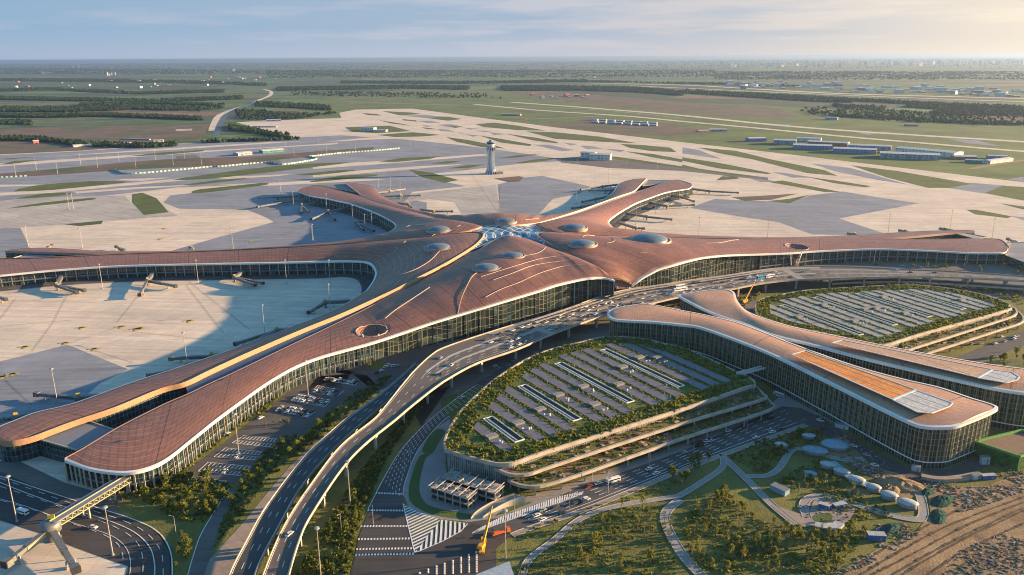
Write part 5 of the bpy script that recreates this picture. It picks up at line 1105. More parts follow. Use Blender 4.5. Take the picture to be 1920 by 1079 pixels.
for v, an, f, t_ in spots:
    col = random.choice(COLW); lane = 'outer lane' if t_ > .6 else ('middle lane' if t_ > .3 else 'kerb lane'); pos = 'near the broad roof corner' if .5 < f < .68 else 'before the tall hall glazing' if f >= .68 else 'towards the right pier'
    car(col, v, v.z + .05, an + random.gauss(0, .04), '%s car, %s of the deck %s' % (col, lane, pos), '%s cars, %s of the deck, %s' % (col, lane, pos))
for s in STALL[:7]:
    P = U(PX(s), .5); e = (P[0] - P[1]).normalized(); dens = .8 if s in STALL[3:7] else .10
    nm = {0: 'nearest stall island', 1: 'second stall island', 2: 'stall island below the lawn', 3: 'busy stall island above the lawn', 4: 'fifth stall island', 5: 'sixth stall island', 6: 'farthest stall island'}[STALL.index(s)]
    for side in (.19, .79):
        for k in range(11):
            if random.random() < dens * .62:
                f = (k + .5) / 11; v = P[0].lerp(P[3], f).lerp(P[1].lerp(P[2], f), side); col = random.choice(COLW); rw = 'front' if side < .5 else 'rear'
                car(col, v, .52, math.atan2(e.y, e.x), '%s car parked, %s row, %s' % (col, rw, nm), '%s cars, %s row, %s' % (col, rw, nm))
for x, y, z, rz, col, lab in ((543, 1003, 9.3, 1.15, 'white', 'lone white car on the outer approach viaduct'), (840, 853 - 5, .5, 1.0, 'silver', 'silver car on the toll road beside the shaded ramp'), (868, 747, .5, .9, 'white', 'white car on the road under the viaduct'),
                         (425, 815, .5, 1.0, 'white', 'white van shaped car parked by the kerb of the pier'), (489, 785, .5, 1.0, 'white', 'white car turning by the oval lawn island'), (1418, 822, .5, .45, 'white', 'white car on the road nearest the forked path'), (1448, 812, .5, .45, 'white', 'white car ahead on the road by the park hut'),
                         (1317, 860, .5, .45, 'silver', 'silver car on the road above the forked park path'), (1284, 850, .5, .45, 'silver', 'silver car at the kerb below the car park terraces'), (1445, 807, .5, .45, 'silver', 'silver car before the crossing'), (1537, 790, .5, -.8, 'white', 'white car at the junction by the office block'), (1463, 806, .5, .4, 'dark grey', 'dark car on the road near the crossing'),
                         (175, 990, .5, -.3, 'white', 'white car crossing under the boarding gangway'), (1122, 908, .5, .45, 'white', 'white car by the hoarding beside the car park'), (1105, 913, .5, .45, 'red', 'red car by the hoarding beside the car park'), (1640, 900 - 26, .5, -.6, 'white', 'white car parked along the office block road'), (1625, 855, .5, -.6, 'silver', 'silver car parked along the office block road'), (1600, 838, .5, -.6, 'white', 'white car between the debris and the office block'), (1660, 868, .5, -.6, 'dark grey', 'dark car between the debris and the office block')):
    car(col, at(x, y, z), z + .04, rz, lab, 'single cars on the roads')
for pts, w, where in (('1300,838 1413,795 1467,772', 8, 'road below the terraces'), ('1000,975 1100,935 1279,868', 12, 'toll approach road'), ('1560,760 1600,800 1660,848', 9, 'street along the office block'), ('1830,650 1870,640 1919,625', 10, 'lot beyond the far car park'), ('700,700 720,690 760,680', 6, 'forecourt under the roof column'), ('910,700 960,680 1080,645', 5, 'road under the departures viaduct'), ('1640,498 1700,500 1780,503', 9, 'service road before the right pier'), ('1200,605 1260,590 1330,570', 4, 'road between viaduct and office blocks')):
    P = resample(catmull(U(PX(pts), .5), 6), 60)
    for k in range(w):
        i = random.randrange(58); dd = P[i + 1] - P[i]; nn = Vector((-dd.y, dd.x, 0)).normalized() * random.uniform(-5, 5); col = random.choice(COLW)
        car(col, P[i] + nn, .55, math.atan2(dd.y, dd.x), '%s car on the %s' % (col, where), '%s cars on the %s' % (col, where))
def bus(v, z, rz, L_, col, label, cat='bus', h=3.1, name='coach'):
    r = empty(name, (v.x, v.y, z), rz, label=label, category=cat); b = MB(); b.box((0, 0, .4 + h / 2), (L_, 2.5, h)); b.box((0, 0, h + .55), (L_ * .5, 1.6, .35)); b.build('body', plain('bus_paint', col, .35, 0, .03), r)
    b = MB(); b.box((0, 0, .4 + h * .62), (L_ - .8, 2.56, h * .3)); b.box((L_ / 2, 0, .4 + h * .58), (.12, 2.2, h * .42)); b.build('windows', M['cglass'], r)
    for sx in (-.33, .33):
        for s in (-1, 1): b = MB(); b.box((L_ * sx, 1.2 * s, .5), (1.0, .35, 1.0)); b.build('wheel', M['tyre'], r)
    return r
def deckpos(f, t): f2 = f * (len(DA) - 1); i = min(int(f2), len(DA) - 2); dd = DA[i + 1] - DA[i]; return DA[i].lerp(DB[i], t), math.atan2(dd.y, dd.x)
for f, t_, L_, col, lab in ((.545, .60, 17, (0.8, 0.8, 0.8), 'long white articulated bus at the widest part of the departures deck'), (.535, .40, 12, (0.72, 0.74, 0.75), 'white coach in the inner lanes of the departures deck'), (.40, .62, 12, (0.05, 0.35, 0.55), 'turquoise coach on the departures deck before the hall'), (.385, .62, 12, (0.75, 0.76, 0.78), 'white coach ahead of the turquoise coach')):
    v, a_ = deckpos(f, t_); bus(v, v.z + .05, a_, L_, col, lab)
bus(at(1150, 905), .5, .45, 9, (0.75, 0.75, 0.75), 'white lorry parked at the terraced car park entrance', 'lorry', 2.6, 'box_lorry'); bus(at(44, 965), .5, -.4, 7, (0.75, 0.76, 0.78), 'white box truck on the airside loop road', 'truck', 2.6, 'box_truck'); bus(at(1460, 744), .5, -.8, 8, (0.75, 0.76, 0.78), 'white minibus between the car park and the office block', 'minibus', 2.3, 'minibus')
# ------------------------------------------------------------ cranes and works vehicles
M['cy'] = plain('crane_yellow', (0.70, 0.33, 0.03), .45, 0, .05); M['cor'] = plain('truck_orange', (0.60, 0.13, 0.03), .45, 0, .05)
def crane(base, tip, label, s=1.0):
    r = empty('mobile_crane', (base.x, base.y, .5), label=label, category='crane'); d = tip - Vector((base.x, base.y, .5)); az = math.atan2(d.y, d.x); dh = Vector((math.cos(az), math.sin(az), 0))
    b = MB(); b.box((0, 0, 1.3), (11 * s, 2.8, .9), az + .3); b.box((math.cos(az + .3) * 5 * s, math.sin(az + .3) * 5 * s, 2.4), (2.4, 2.6, 1.8), az + .3); b.build('carrier', M['cy'], r)
    b = MB(); b.box((-dh.x * 1.5, -dh.y * 1.5, 2.9), (4.5, 2.6, 1.9), az); b.build('counterweight_cab', M['cy'], r)
    q = Vector((0, 0, 2.8)); b = MB(); b.bar(q, q.lerp(d, .45), 1.15, 1.25); b.bar(q.lerp(d, .4), q.lerp(d, .75), .85, .95); b.bar(q.lerp(d, .7), d, .55, .65); b.bar(dh * 2 + Vector((0, 0, 2)), q.lerp(d, .25), .5); b.build('boom', M['cy'], r)
    b = MB(); b.bar(d, Vector((d.x, d.y, 3)), .1); b.box((d.x, d.y, 3), (.5, .5, .8)); b.build('hook_line', M['dark'], r)
    for k in (-1, 0, 1):
        for s_ in (-1, 1): b = MB(); c = Vector((math.cos(az + .3) * 3.6 * k * s - math.sin(az + .3) * 1.3 * s_, math.sin(az + .3) * 3.6 * k * s + math.cos(az + .3) * 1.3 * s_, .6)); b.box(c, (1.1, .45, 1.1), az + .3); b.build('wheel', M['tyre'], r)
b0 = at(905, 1031); crane(b0, b0 + Vector((5, 13, 18)), 'yellow mobile crane with raised boom at the chevron marked junction')
b0 = at(1396, 569); crane(b0, b0 + Vector((12, 8, 22)), 'yellow mobile crane working beside the viaduct and the office block', .8)
v = at(940, 1003); r = empty('flatbed_truck', (v.x, v.y, .5), .45, label='orange flatbed truck beside the yellow crane', category='truck'); b = MB(); b.box((-1.5, 0, 1.3), (8, 2.5, .5)); b.box((-1.5, 0, 1.9), (6, 1.6, .8)); b.build('bed', M['cor'], r); b = MB(); b.box((4, 0, 1.9), (2.2, 2.4, 2.4), 0, 0, .9); b.build('cab', M['cor'], r); b = MB(); b.box((5.15, 0, 2.4), (.1, 2, .9)); b.build('windscreen', M['cglass'], r)
for x in (-4.4, -3, 3.6):
    for s in (-1, 1): b = MB(); b.box((x, 1.1 * s, .5), (1, .35, 1)); b.build('wheel', M['tyre'], r)
# traffic barrels before the toll gates
ORD8 = ['second', 'third', 'fourth', 'fifth', 'sixth', 'seventh', 'last', 'first']; M['cone'] = plain('white_barrel_plastic', (0.78, 0.76, 0.72), .5, 0, .03); c0 = None
rows = [(488, 1055, 2), (535, 1036, 4), (580, 1022, 5), (627, 1006, 6), (672, 988, 7), (717, 972, 8), (760, 957, 9), (440, 1074, 1)]
for ri, (x, y, n) in enumerate(rows):
    for k in range(n):
        v = at(x / 3 + 640, (y + k * 13.5) / 3 + 719); lab = 'white and orange traffic barrel before the toll gates, %s file' % ORD8[ri]
        if c0 is None:
            c0 = empty('traffic_barrel', (v.x, v.y, .5), label=lab, category='traffic barrel', group='toll barrels, %s file' % ORD8[ri]); b = MB(); b.lathe([(.6, 0), (.6, .1), (.5, .15), (.42, .55), (.2, .65)], 10); b.build('barrel', M['cone'], c0); b = MB(); b.lathe([(.49, .2), (.48, .34)], 10); b.build('stripe', M['cor'], c0); proto(c0)
        else: dup(c0, (v.x, v.y, .5), 0, 1, label=lab, category='traffic barrel', group='toll barrels, %s file' % ORD8[ri])
P = U(PX('880,1100 893,1079 955,1054 970,1100'), 6.5); c = sum(P, Vector()) / 4; r = empty('toll_canopy', (c.x, c.y, 0), label='corner of a flat pale blue toll canopy at the bottom edge', category='canopy'); r['_o'] = (c.x, c.y, 0.0); b = MB(); b.slab(P, 6.3, 7.0); tb(b, 'canopy_roof', [plain('pale_blue_sheet', (0.35, 0.42, 0.50), .5)], r); 
for p_ in P: b = MB(); w = p_.lerp(c, .2); b.bar(Vector((w.x, w.y, 0)), Vector((w.x, w.y, 6.3)), .6); tb(b, 'column', [M['vconc']], r)
# ------------------------------------------------------------ concrete frame by the car park
M['raw'] = plain('raw_concrete', (0.36, 0.33, 0.29), .9, 0, .2, .4)
def frame(o, ex, ey, nx, ny, lx, ly, h, label):
    r = empty('concrete_frame', (o.x, o.y, .5), label=label, category='building frame'); dx, dy = ex * (lx / nx), ey * (ly / ny)
    b = MB()
    for i in range(nx + 1):
        for j in range(ny + 1): p_ = dx * i + dy * j; b.bar(p_, p_ + Vector((0, 0, h)), .8)
    b.build('columns', M['raw'], r)
    for zz in (h * .5, h):
        b = MB(); a = ex * -.8 + ey * -.8; q = [a, a + ex * (lx + 1.6), a + ex * (lx + 1.6) + ey * (ly + 1.6), a + ey * (ly + 1.6)]; q = [Vector((w.x, w.y, 0)) for w in q]
        b.slab(q, zz - .5, zz)
        b.build('floor_slab', M['raw'], r)
    b = MB(); ins = [ex * .8 + ey * .8, ex * (lx - .8) + ey * .8, ex * (lx - .8) + ey * (ly - .8), ex * .8 + ey * (ly - .8)]; b.wall(ins, 0, h - .6, 0, closed=True); b.build('interior_shade', M['dark'], r)  # near-black box stands in for the shade inside the open frame
    b = MB()
    for i in range(nx + 1): p_ = dx * i; b.bar(p_ + Vector((0, 0, h + 1.2)) - ey * 1.5, p_ + ey * (ly + 2) + Vector((0, 0, h + 1.2)), .35); b.bar(p_ + Vector((0, 0, h)), p_ + Vector((0, 0, h + 1.2)), .3)
    for _ in range(26): b.box(tuple(ex * random.uniform(1, lx - 1) + ey * random.uniform(1, ly - 1) + Vector((0, 0, h + .3))), (random.uniform(.5, 2.4), random.uniform(.5, 1.4), .6), random.uniform(0, 3))
    b.build('rooftop_beams', M['vconc'], r)
o1, o2, o3 = at(807, 935), at(878, 958), at(818, 915); ex = (o2 - o1).normalized(); ey = Vector((-ex.y, ex.x, 0)); ln = (o2 - o1).length
frame(o1, ex, ey, 5, 2, ln, 8, 7.5, 'unfinished two storey concrete frame nearest the curved lawn'); frame(o1 + ey * 12 + ex * 2, ex, ey, 6, 2, ln * 1.32, 9, 8, 'unfinished concrete frame between the lawn frame and car park wall')
# ------------------------------------------------------------ the park: pods, pavilions, container, debris
M['pod'] = plain('pod_white_shell', (0.46, 0.47, 0.48), .5, 0, .15, .4); M['podw'] = plain('pod_wall', (0.24, 0.24, 0.24), .7); M['bluer'] = plain('blue_grey_roof_sheet', (0.20, 0.33, 0.42), .45, .1, .1, .3); M['netg'] = leafmat('teal_dust_net', (0.02, 0.08, 0.065), (0.05, 0.15, 0.12), .3); M['cblue'] = plain('blue_container_paint', (0.03, 0.12, 0.30), .5)
POD = [('topmost', 815, 478, 6.5, 4.2), ('second', 891, 515, 6.5, 4.2), ('third', 976, 562, 6.4, 4.4), ('fourth', 1070, 605, 5.6, 4.0), ('fifth', 1157, 648, 6.4, 4.4), ('lowest', 1261, 694, 7.4, 5.0)]
for nm, x, y, rx, ry in POD:
    v = at(x / 3 + 1280, y / 3 + 719 + 2); r = empty('park_pod', (v.x, v.y, .5), -.5, label='white domed oval garden pod, %s of the row beside the blue ribbon roof' % nm, category='pavilion', group='oval pods in the park'); rx *= .8; ry *= .8; b = MB(); b.lathe([(rx * .86, 0), (rx * .86, 3.0)], 20, sy=ry / rx); b.build('wall', M['podw'], r, True); b = MB(); b.lathe([(rx * .93, 2.9), (rx, 3.2), (rx * .8, 3.9), (rx * .4, 4.3), (.1, 4.45)], 20, sy=ry / rx); b.build('roof', M['pod'], r, True)
def shell(x, y, rx, ry, rz, h, label, mat='bluer'):
    rx *= .85; ry *= .85; v = at(x / 3 + 1280, y / 3 + 719); r = empty('park_pavilion', (v.x, v.y, .5), rz, label=label, category='pavilion'); b = MB(); b.lathe([(rx * .8, 0), (rx * .8, 2.8)], 20, sy=ry / rx); b.build('wall', M['podw'], r, True); b = MB(); b.lathe([(rx * .95, 2.7), (rx, 3.0), (rx * .85, 3 + h * .5), (rx * .5, 3 + h * .85), (.1, 3 + h)], 22, sy=ry / rx); 
    for k in range(5): b.bar((-rx * .7 + k * rx * .35, -ry * .6, 3 + h * .55), (-rx * .5 + k * rx * .35, ry * .6, 3 + h * .6), .2)
    b.build('roof', M[mat], r, True)
shell(855, 372, 11, 7.5, -.2, 3.2, 'large blue scallop roofed pavilion in the park beside the office block road'); shell(742, 402, 10, 5.5, -.3, 2.0, 'blue grey oval pavilion just below the scallop roofed one'); shell(708, 318, 5.6, 3.6, -.2, .8, 'small pale roofed hut under the trees nearest the road junction', 'pod'); shell(556, 368, 5.6, 3.4, -.3, .8, 'small pale roofed hut beside the winding park path', 'pod'); shell(718, 532, 5.2, 3.2, -.6, .6, 'small grey flat hut alone on the park lawn', 'bluer')
P = smooth_px(CZ(1280, 719, '835,440 900,485 980,530 1085,570')[0], 6); C_ = U([q[:2] for q in P], 3.6); A, B = offset(C_, 3.2), offset(C_, -3.2); c = C_[len(C_) // 2]; r = empty('ribbon_pavilion', (c.x, c.y, 0), label='long narrow blue ribbon roofed pavilion beside the oval pods', category='pavilion'); r['_o'] = (c.x, c.y, 0.0); b = MB(); n = len(C_)
for i in range(n - 1):
    e1, e2 = Vector((0, 0, -2.2 * i / n)), Vector((0, 0, -2.2 * (i + 1) / n)); b.quad(B[i] + e1, B[i + 1] + e2, A[i + 1] + e2, A[i] + e1); dn = Vector((0, 0, -.5)); b.quad(B[i] + e1 + dn, B[i + 1] + e2 + dn, B[i + 1] + e2, B[i] + e1)
tb(b, 'roof', [M['bluer']], r); b = MB(); b.wall([v_ - Vector((0, 0, 2.2 * i / n + .4)) for i, v_ in enumerate(offset(C_, -2.2))], .3, None); tb(b, 'wall', [M['podw']], r)
for x, y, w, d_, h, rz, mt, nm, lab, cat in ((1085, 882, 9, 4, 3.4, -.1, 'cblue', 'site_container', 'bright blue site container at the edge of the dirt ground', 'container'), (1695, 455, 5, 3, 5, 0, 'pod', 'site_kiosk', 'white kiosk before the green netted building', 'kiosk'), (1715, 540, 9, 3, 2.6, .1, 'cblue', 'site_container', 'blue container near the curved retaining wall', 'container'), (545, 615, 10, 5, 3.2, -.9, 'bluer', 'park_shed', 'grey blue park shed beside the pink plaza', 'shed'), (880, 700, 8, 3, 2.2, .3, 'cblue', 'play_wall', 'blue play wall on the pink plaza', 'play wall'), (795, 705, 6, 3, 2.4, -.6, 'cblue', 'play_wall', 'dark blue angled play wall left on the pink plaza', 'play wall'), (1310, 495, 5, 3, 3.2, -.4, 'pod', 'site_kiosk', 'white kiosk at the foot of the office block', 'kiosk'), (895, 255, 9, 3, 3, -.6, 'pod', 'site_hut', 'white site hut on the street by the office block', 'hut'), (1645, 540, 6, 3, 3, .3, 'pod', 'site_hut', 'white site hut at the end of the retaining wall', 'hut')):
    v = at(x / 3 + 1280, y / 3 + 719); r = empty(nm, (v.x, v.y, .5), rz, label=lab, category=cat); b = MB(); b.box((0, 0, h / 2), (w, d_, h))
    for k in range(int(w)): b.box((-w / 2 + k + .5, 0, h / 2), (.15, d_ + .12, h - .2))
    b.build('shell', M[mt], r); b = MB(); b.box((0, 0, h + .12), (w + .3, d_ + .3, .22)); b.build('roof', M['pod'] if mt == 'cblue' else M['flat'], r); b = MB(); b.box((w * .2, -d_ / 2 - .1, h * .4), (1.1, .1, h * .7)); b.build('door', M['flat'], r)
P = U([q[:2] for q in smooth_px(CZ(1280, 719, '1340,545 1420,560 1500,562 1600,550 1685,530')[0], 6)], 0); c = P[len(P) // 2]; r = empty('retaining_wall', (c.x, c.y, 0), label='long low curved concrete retaining wall below the office block', category='wall'); r['_o'] = (c.x, c.y, 0.0); b = MB(); Q = offset(P, 4)
for i in range(len(P) - 1): h = Vector((0, 0, 2.6)); b.quad(P[i] , P[i + 1], P[i + 1] + h, P[i] + h); b.quad(P[i] + h, P[i + 1] + h, Q[i + 1] + h, Q[i] + h); b.quad(Q[i] + h, Q[i + 1] + h, Q[i + 1], Q[i])
tb(b, 'coping', [M['pink']], r)
# curved bench wall on the plaza and the striped access ramp by the car park
P = U([q[:2] for q in smooth_px(CZ(1280, 719, '745,790 800,800 860,800 885,780')[0], 5)], 1.6); c = P[3]; r = empty('plaza_canopy', (c.x, c.y, 0), label='curved pale canopy at the lower edge of the pink plaza', category='canopy'); r['_o'] = (c.x, c.y, 0.0); b = MB(); A, B = offset(P, 2.5), offset(P, -2.5)
for i in range(len(P) - 1): b.quad(B[i], B[i + 1], A[i + 1], A[i]); b.quad(B[i] - Vector((0, 0, 1.4)), B[i + 1] - Vector((0, 0, 1.4)), B[i + 1], B[i])
tb(b, 'canopy_roof', [M['pod']], r)
P0 = PX('883,974 895,960 930,940 965,928'); P1 = PX('905,972 925,958 955,942 985,932'); A, B = resample(catmull([at(x, y, z_) for (x, y), z_ in zip(P0, (.4, 1.5, 3, 5))], 5), 16), resample(catmull([at(x, y, z_) for (x, y), z_ in zip(P1, (.4, 1.5, 3, 5))], 5), 16)
c = A[8]; r = empty('access_ramp', (c.x, c.y, 0), label='pale curved concrete access ramp climbing to the car park terraces', category='ramp'); r['_o'] = (c.x, c.y, 0.0); b = MB()
for i in range(15):
    b.quad(A[i], B[i], B[i + 1], A[i + 1])
    for Q in (A, B): h = Vector((0, 0, 1.1)); b.bar(Q[i] + h * .5, Q[i + 1] + h * .5, .5, 1.1, 1); b.quad(Vector((Q[i].x, Q[i].y, 0)), Vector((Q[i + 1].x, Q[i + 1].y, 0)), Q[i + 1], Q[i], 1)
tb(b, 'ramp_deck', [M['deckc'], M['vconc']], r)
# footbridge from the near car park roof to the office block
A, B = at(1384, 703, 16.4), at(1432, 690, 16.4); c = A.lerp(B, .5); r = empty('footbridge', (c.x, c.y, 0), label='slim pale footbridge linking the near car park roof to the office block', category='footbridge'); r['_o'] = (c.x, c.y, 0.0); b = MB(); b.bar(A, B, 4.2, .7); tb(b, 'deck', [M['vconc']], r)
for s in (-1, 1): b = MB(); d = (B - A).normalized(); n_ = Vector((-d.y, d.x, 0)) * 2.0 * s; b.bar(A + n_ + Vector((0, 0, .8)), B + n_ + Vector((0, 0, .8)), .15, 1.1); tb(b, 'railing', [M['fascia']], r)
# green netted building at the right
T = U(PX('1828,829 1912,857 2000,828 1915,808'), 10); c = sum(T, Vector()) / 4; r = empty('netted_building', (c.x, c.y, 0), label='building under construction wrapped in bright green scaffold netting', category='building'); r['_o'] = (c.x, c.y, 0.0)
M['green'] = leafmat('green_scaffold_net', (0.04, 0.11, 0.03), (0.11, 0.24, 0.06), .25); b = MB(); b.wall(T, .2, 10, closed=True); tb(b, 'netting', [M['green']], r); b = MB(); b.poly(T, 0, 8.6); n = 22
for k in range(n): b.bar(T[0].lerp(T[1], k / n) - Vector((0, 0, .9)), T[3].lerp(T[2], k / n) - Vector((0, 0, .9)), .9, .7, 1)
tb(b, 'roof', [M['dark'], plain('timber_brown', (0.22, 0.15, 0.11), .8)], r); b = MB(); [b.bar(T[k] + Vector((0, 0, .3)), T[(k + 1) % 4] + Vector((0, 0, .3)), 1.2, 1.4) for k in range(4)]; tb(b, 'net_edge', [plain('bright_green_net_edge', (0.12, 0.34, 0.08), .7)], r)
def mound(x, y, rx, ry, h, label, mat='netg', name='netted_mound', rz=.6):
    v = at(x / 3 + 1280, y / 3 + 719); b = MB(); n, m = 16, 6; V = []
    for j in range(m):
        for k in range(n):
            a = 6.283 * k / n; q = (1 - j / (m - 1)) * random.uniform(.85, 1.12); V.append(Vector((rx * q * math.cos(a), ry * q * math.sin(a), h * (1 - q * q) * random.uniform(.7, 1.1) if j else 0)))
    b.v = V
    for j in range(m - 1):
        for k in range(n): b.f.append((j * n + k, j * n + (k + 1) % n, (j + 1) * n + (k + 1) % n, (j + 1) * n + k)); b.m.append(0)
    o = b.build(name, M[mat], None, label=label, category='mound'); o.location = (v.x, v.y, .45); o.rotation_euler = (0, 0, rz); return o
mound(1462, 665, 10, 5, 2.0, 'large mound under teal dust netting at the edge of the dirt'); mound(1440, 755, 4, 10, 1.5, 'long teal netted mound below the large netted mound', rz=-.6); mound(1372, 615, 6, 4, 1.8, 'small teal netted heap by the looped path'); mound(1230, 575, 16, 9, 3.6, 'straw coloured earth mound between pods and office block', 'dirt', 'earth_mound', -.5); mound(1170, 600, 9, 6, 2.5, 'small earth mound beside the oval pods', 'dirt', 'earth_mound'); mound(1170, 820, 8, 4, 1.8, 'teal netted heap beside the blue site container')
M['deb'] = [plain('debris_pale', (0.34, 0.32, 0.30), .8), plain('debris_brown', (0.25, 0.16, 0.10), .8), M['netg'], plain('debris_blue', (0.08, 0.2, 0.38), .6), plain('debris_dark', (0.08, 0.075, 0.07), .8), plain('debris_red', (0.42, 0.10, 0.06), .7)]
b = MB()
for poly, n in (('1040,880 1100,800 1250,790 1330,860 1200,940 1120,930', 500), ('1280,530 1500,570 1700,590 1918,560 1918,620 1700,690 1560,740 1500,640 1380,600', 800), ('1500,980 1650,900 1800,850 1950,900 1950,1120 1450,1120', 800), ('880,420 960,400 1060,470 1200,530 1250,560 1100,540 960,490', 500), ('1720,430 1850,460 1950,520 1920,580 1750,520', 260), ('830,1079 900,1000 1050,960 1100,1000 960,1060', 320), ('640,690 760,690 900,740 880,800 720,780', 160), ('760,170 900,260 1040,370 1200,470 1180,500 1000,400 840,290 740,200', 320)):
    PP = U(CZ(1280, 719, poly)[0], 0)
    for (x, y) in scatter([(p_.x, p_.y) for p_ in PP], n):
        s = random.uniform(.2, .95) ** 1.2
        if math.sin(x * .12) * math.cos(y * .17) + random.gauss(0, .5) < -.25: continue
        b.box((x, y, .45 + s * .25), (s * random.uniform(.6, 3), s * random.uniform(.5, 1.2), s * .5), random.uniform(0, 3.14), random.choices(range(6), (3, 6, 3, .5, 4, .5))[0])
b.build('construction_debris', M['deb'], None, kind='stuff', label='scattered building rubble, pipes and torn netting on the dirt ground', category='debris')
# wheel ruts and berms in the dirt
b = MB()
for s in ('900,1079 1130,935 1400,790 1700,640 1918,560', '1350,1100 1560,960 1760,860 1918,790', '1450,1100 1620,1000 1830,930 1930,900', '1000,1079 1200,960 1500,800 1918,640', '1060,1079 1260,980 1600,800 1918,670', '1180,1079 1500,900 1918,700', '1200,1100 1540,900 1930,712', '1600,1100 1700,1000 1918,880'):
    P = catmull(U(CZ(1280, 719, s)[0], .47), 12)
    for i in range(len(P) - 1): b.bar(P[i], P[i + 1], random.uniform(.6, 1.6), random.uniform(.15, .6))
b.build('wheel_rut', [plain('dark_wet_dirt', (0.11, 0.07, 0.045), .9, 0, .3, .3)], None, kind='structure')
# ------------------------------------------------------------ hangars, sheds and far buildings
WALLC = {'blue': (0.13, 0.22, 0.42), 'grey': (0.30, 0.34, 0.40), 'red': (0.45, 0.14, 0.09), 'teal': (0.06, 0.25, 0.24), 'white': (0.62, 0.60, 0.56)}
for k_, c_ in WALLC.items(): M['w' + k_] = facade_mat(k_ + '_shed_wall', tuple(x * .55 for x in c_), c_, 9.0, 6.0, 3.6, 2.6, rough=.6)
M['shedroof'] = plain('cream_metal_roof', (0.66, 0.60, 0.54), .5, 0, .08, .1); M['shedend'] = plain('red_end_wall', (0.50, 0.17, 0.10), .7)
def shed(p0, p1, dep, h, col, label, end=None, name='hangar_shed', cat='shed', group=None):
    A, B = at(*p0), at(*p1); d = (B - A); L_ = d.length; r = empty(name, (A.x, A.y, .2), math.atan2(d.y, d.x), label=label, category=cat)
    if group: r['group'] = group
    q = [Vector((0, 0, 0)), Vector((L_, 0, 0)), Vector((L_, dep, 0)), Vector((0, dep, 0))]
    b = MB(); b.wall(q, 0, h, 0, closed=True); b.v = b.v; b.build('wall', M['w' + col], r)
    b = MB(); e = .8; m = dep / 2; rz_ = h + min(2.5, dep * .1)
    X = [-e, L_ + e]; b.quad(Vector((X[0], -e, h)), Vector((X[1], -e, h)), Vector((X[1], m, rz_)), Vector((X[0], m, rz_))); b.quad(Vector((X[0], m, rz_)), Vector((X[1], m, rz_)), Vector((X[1], dep + e, h)), Vector((X[0], dep + e, h)))
    for x in X: b.tri(Vector((x, -e, h)), Vector((x, dep + e, h)), Vector((x, m, rz_)))
    b.bar((X[0], -e, h), (X[1], -e, h), .5, .8); b.build('roof', M['shedroof'], r)
    if end: b = MB(); b.box((L_ + .25, dep / 2, h * .48), (.4, dep * .9, h * .92)); b.build('end_wall', M['shedend'], r)
    b = MB()
    for k in range(max(1, int(L_ / 26))): b.box((13 + k * 26 if L_ > 26 else L_ / 2, -.2, h * .36), (min(7, L_ * .3), .35, h * .68))
    b.build('doors', M['w' + col] if col != 'grey' else M['flat'], r); return r
SH = [('375,560 470,558', 30, 10, 'blue', 0, 'small blue walled'), ('510,573 635,577', 38, 12, 'grey', 0, 'grey'), ('620,600 838,607', 44, 11, 'blue', 1, 'blue walled red ended'), ('845,620 1088,630', 44, 11, 'blue', 1, 'long blue walled'), ('1108,650 1445,664', 48, 12, 'grey', 0, 'longest grey'), ('700,577 925,588', 40, 10, 'red', 1, 'rear red walled'), ('925,598 1170,608', 42, 10, 'grey', 1, 'rear grey'), ('1190,618 1525,650', 46, 12, 'white', 0, 'rear white'), ('1530,658 1655,660', 30, 7, 'red', 0, 'small red walled'), ('1590,675 1690,679', 16, 6, 'teal', 0, 'small teal'), ('1720,655 1828,657', 20, 7, 'blue', 0, 'small blue end'), ('1730,684 1858,668', 20, 7, 'white', 0, 'small white end'), ('640,555 775,560', 30, 9, 'white', 0, 'rear small white')]
for s, dep, h, col, e, nm in SH: q = CZ(1280, 80, s)[0]; shed(q[0], q[1], dep, h, col, '%s maintenance shed in the row beyond the runway' % nm, e, group='maintenance sheds beyond the runway')
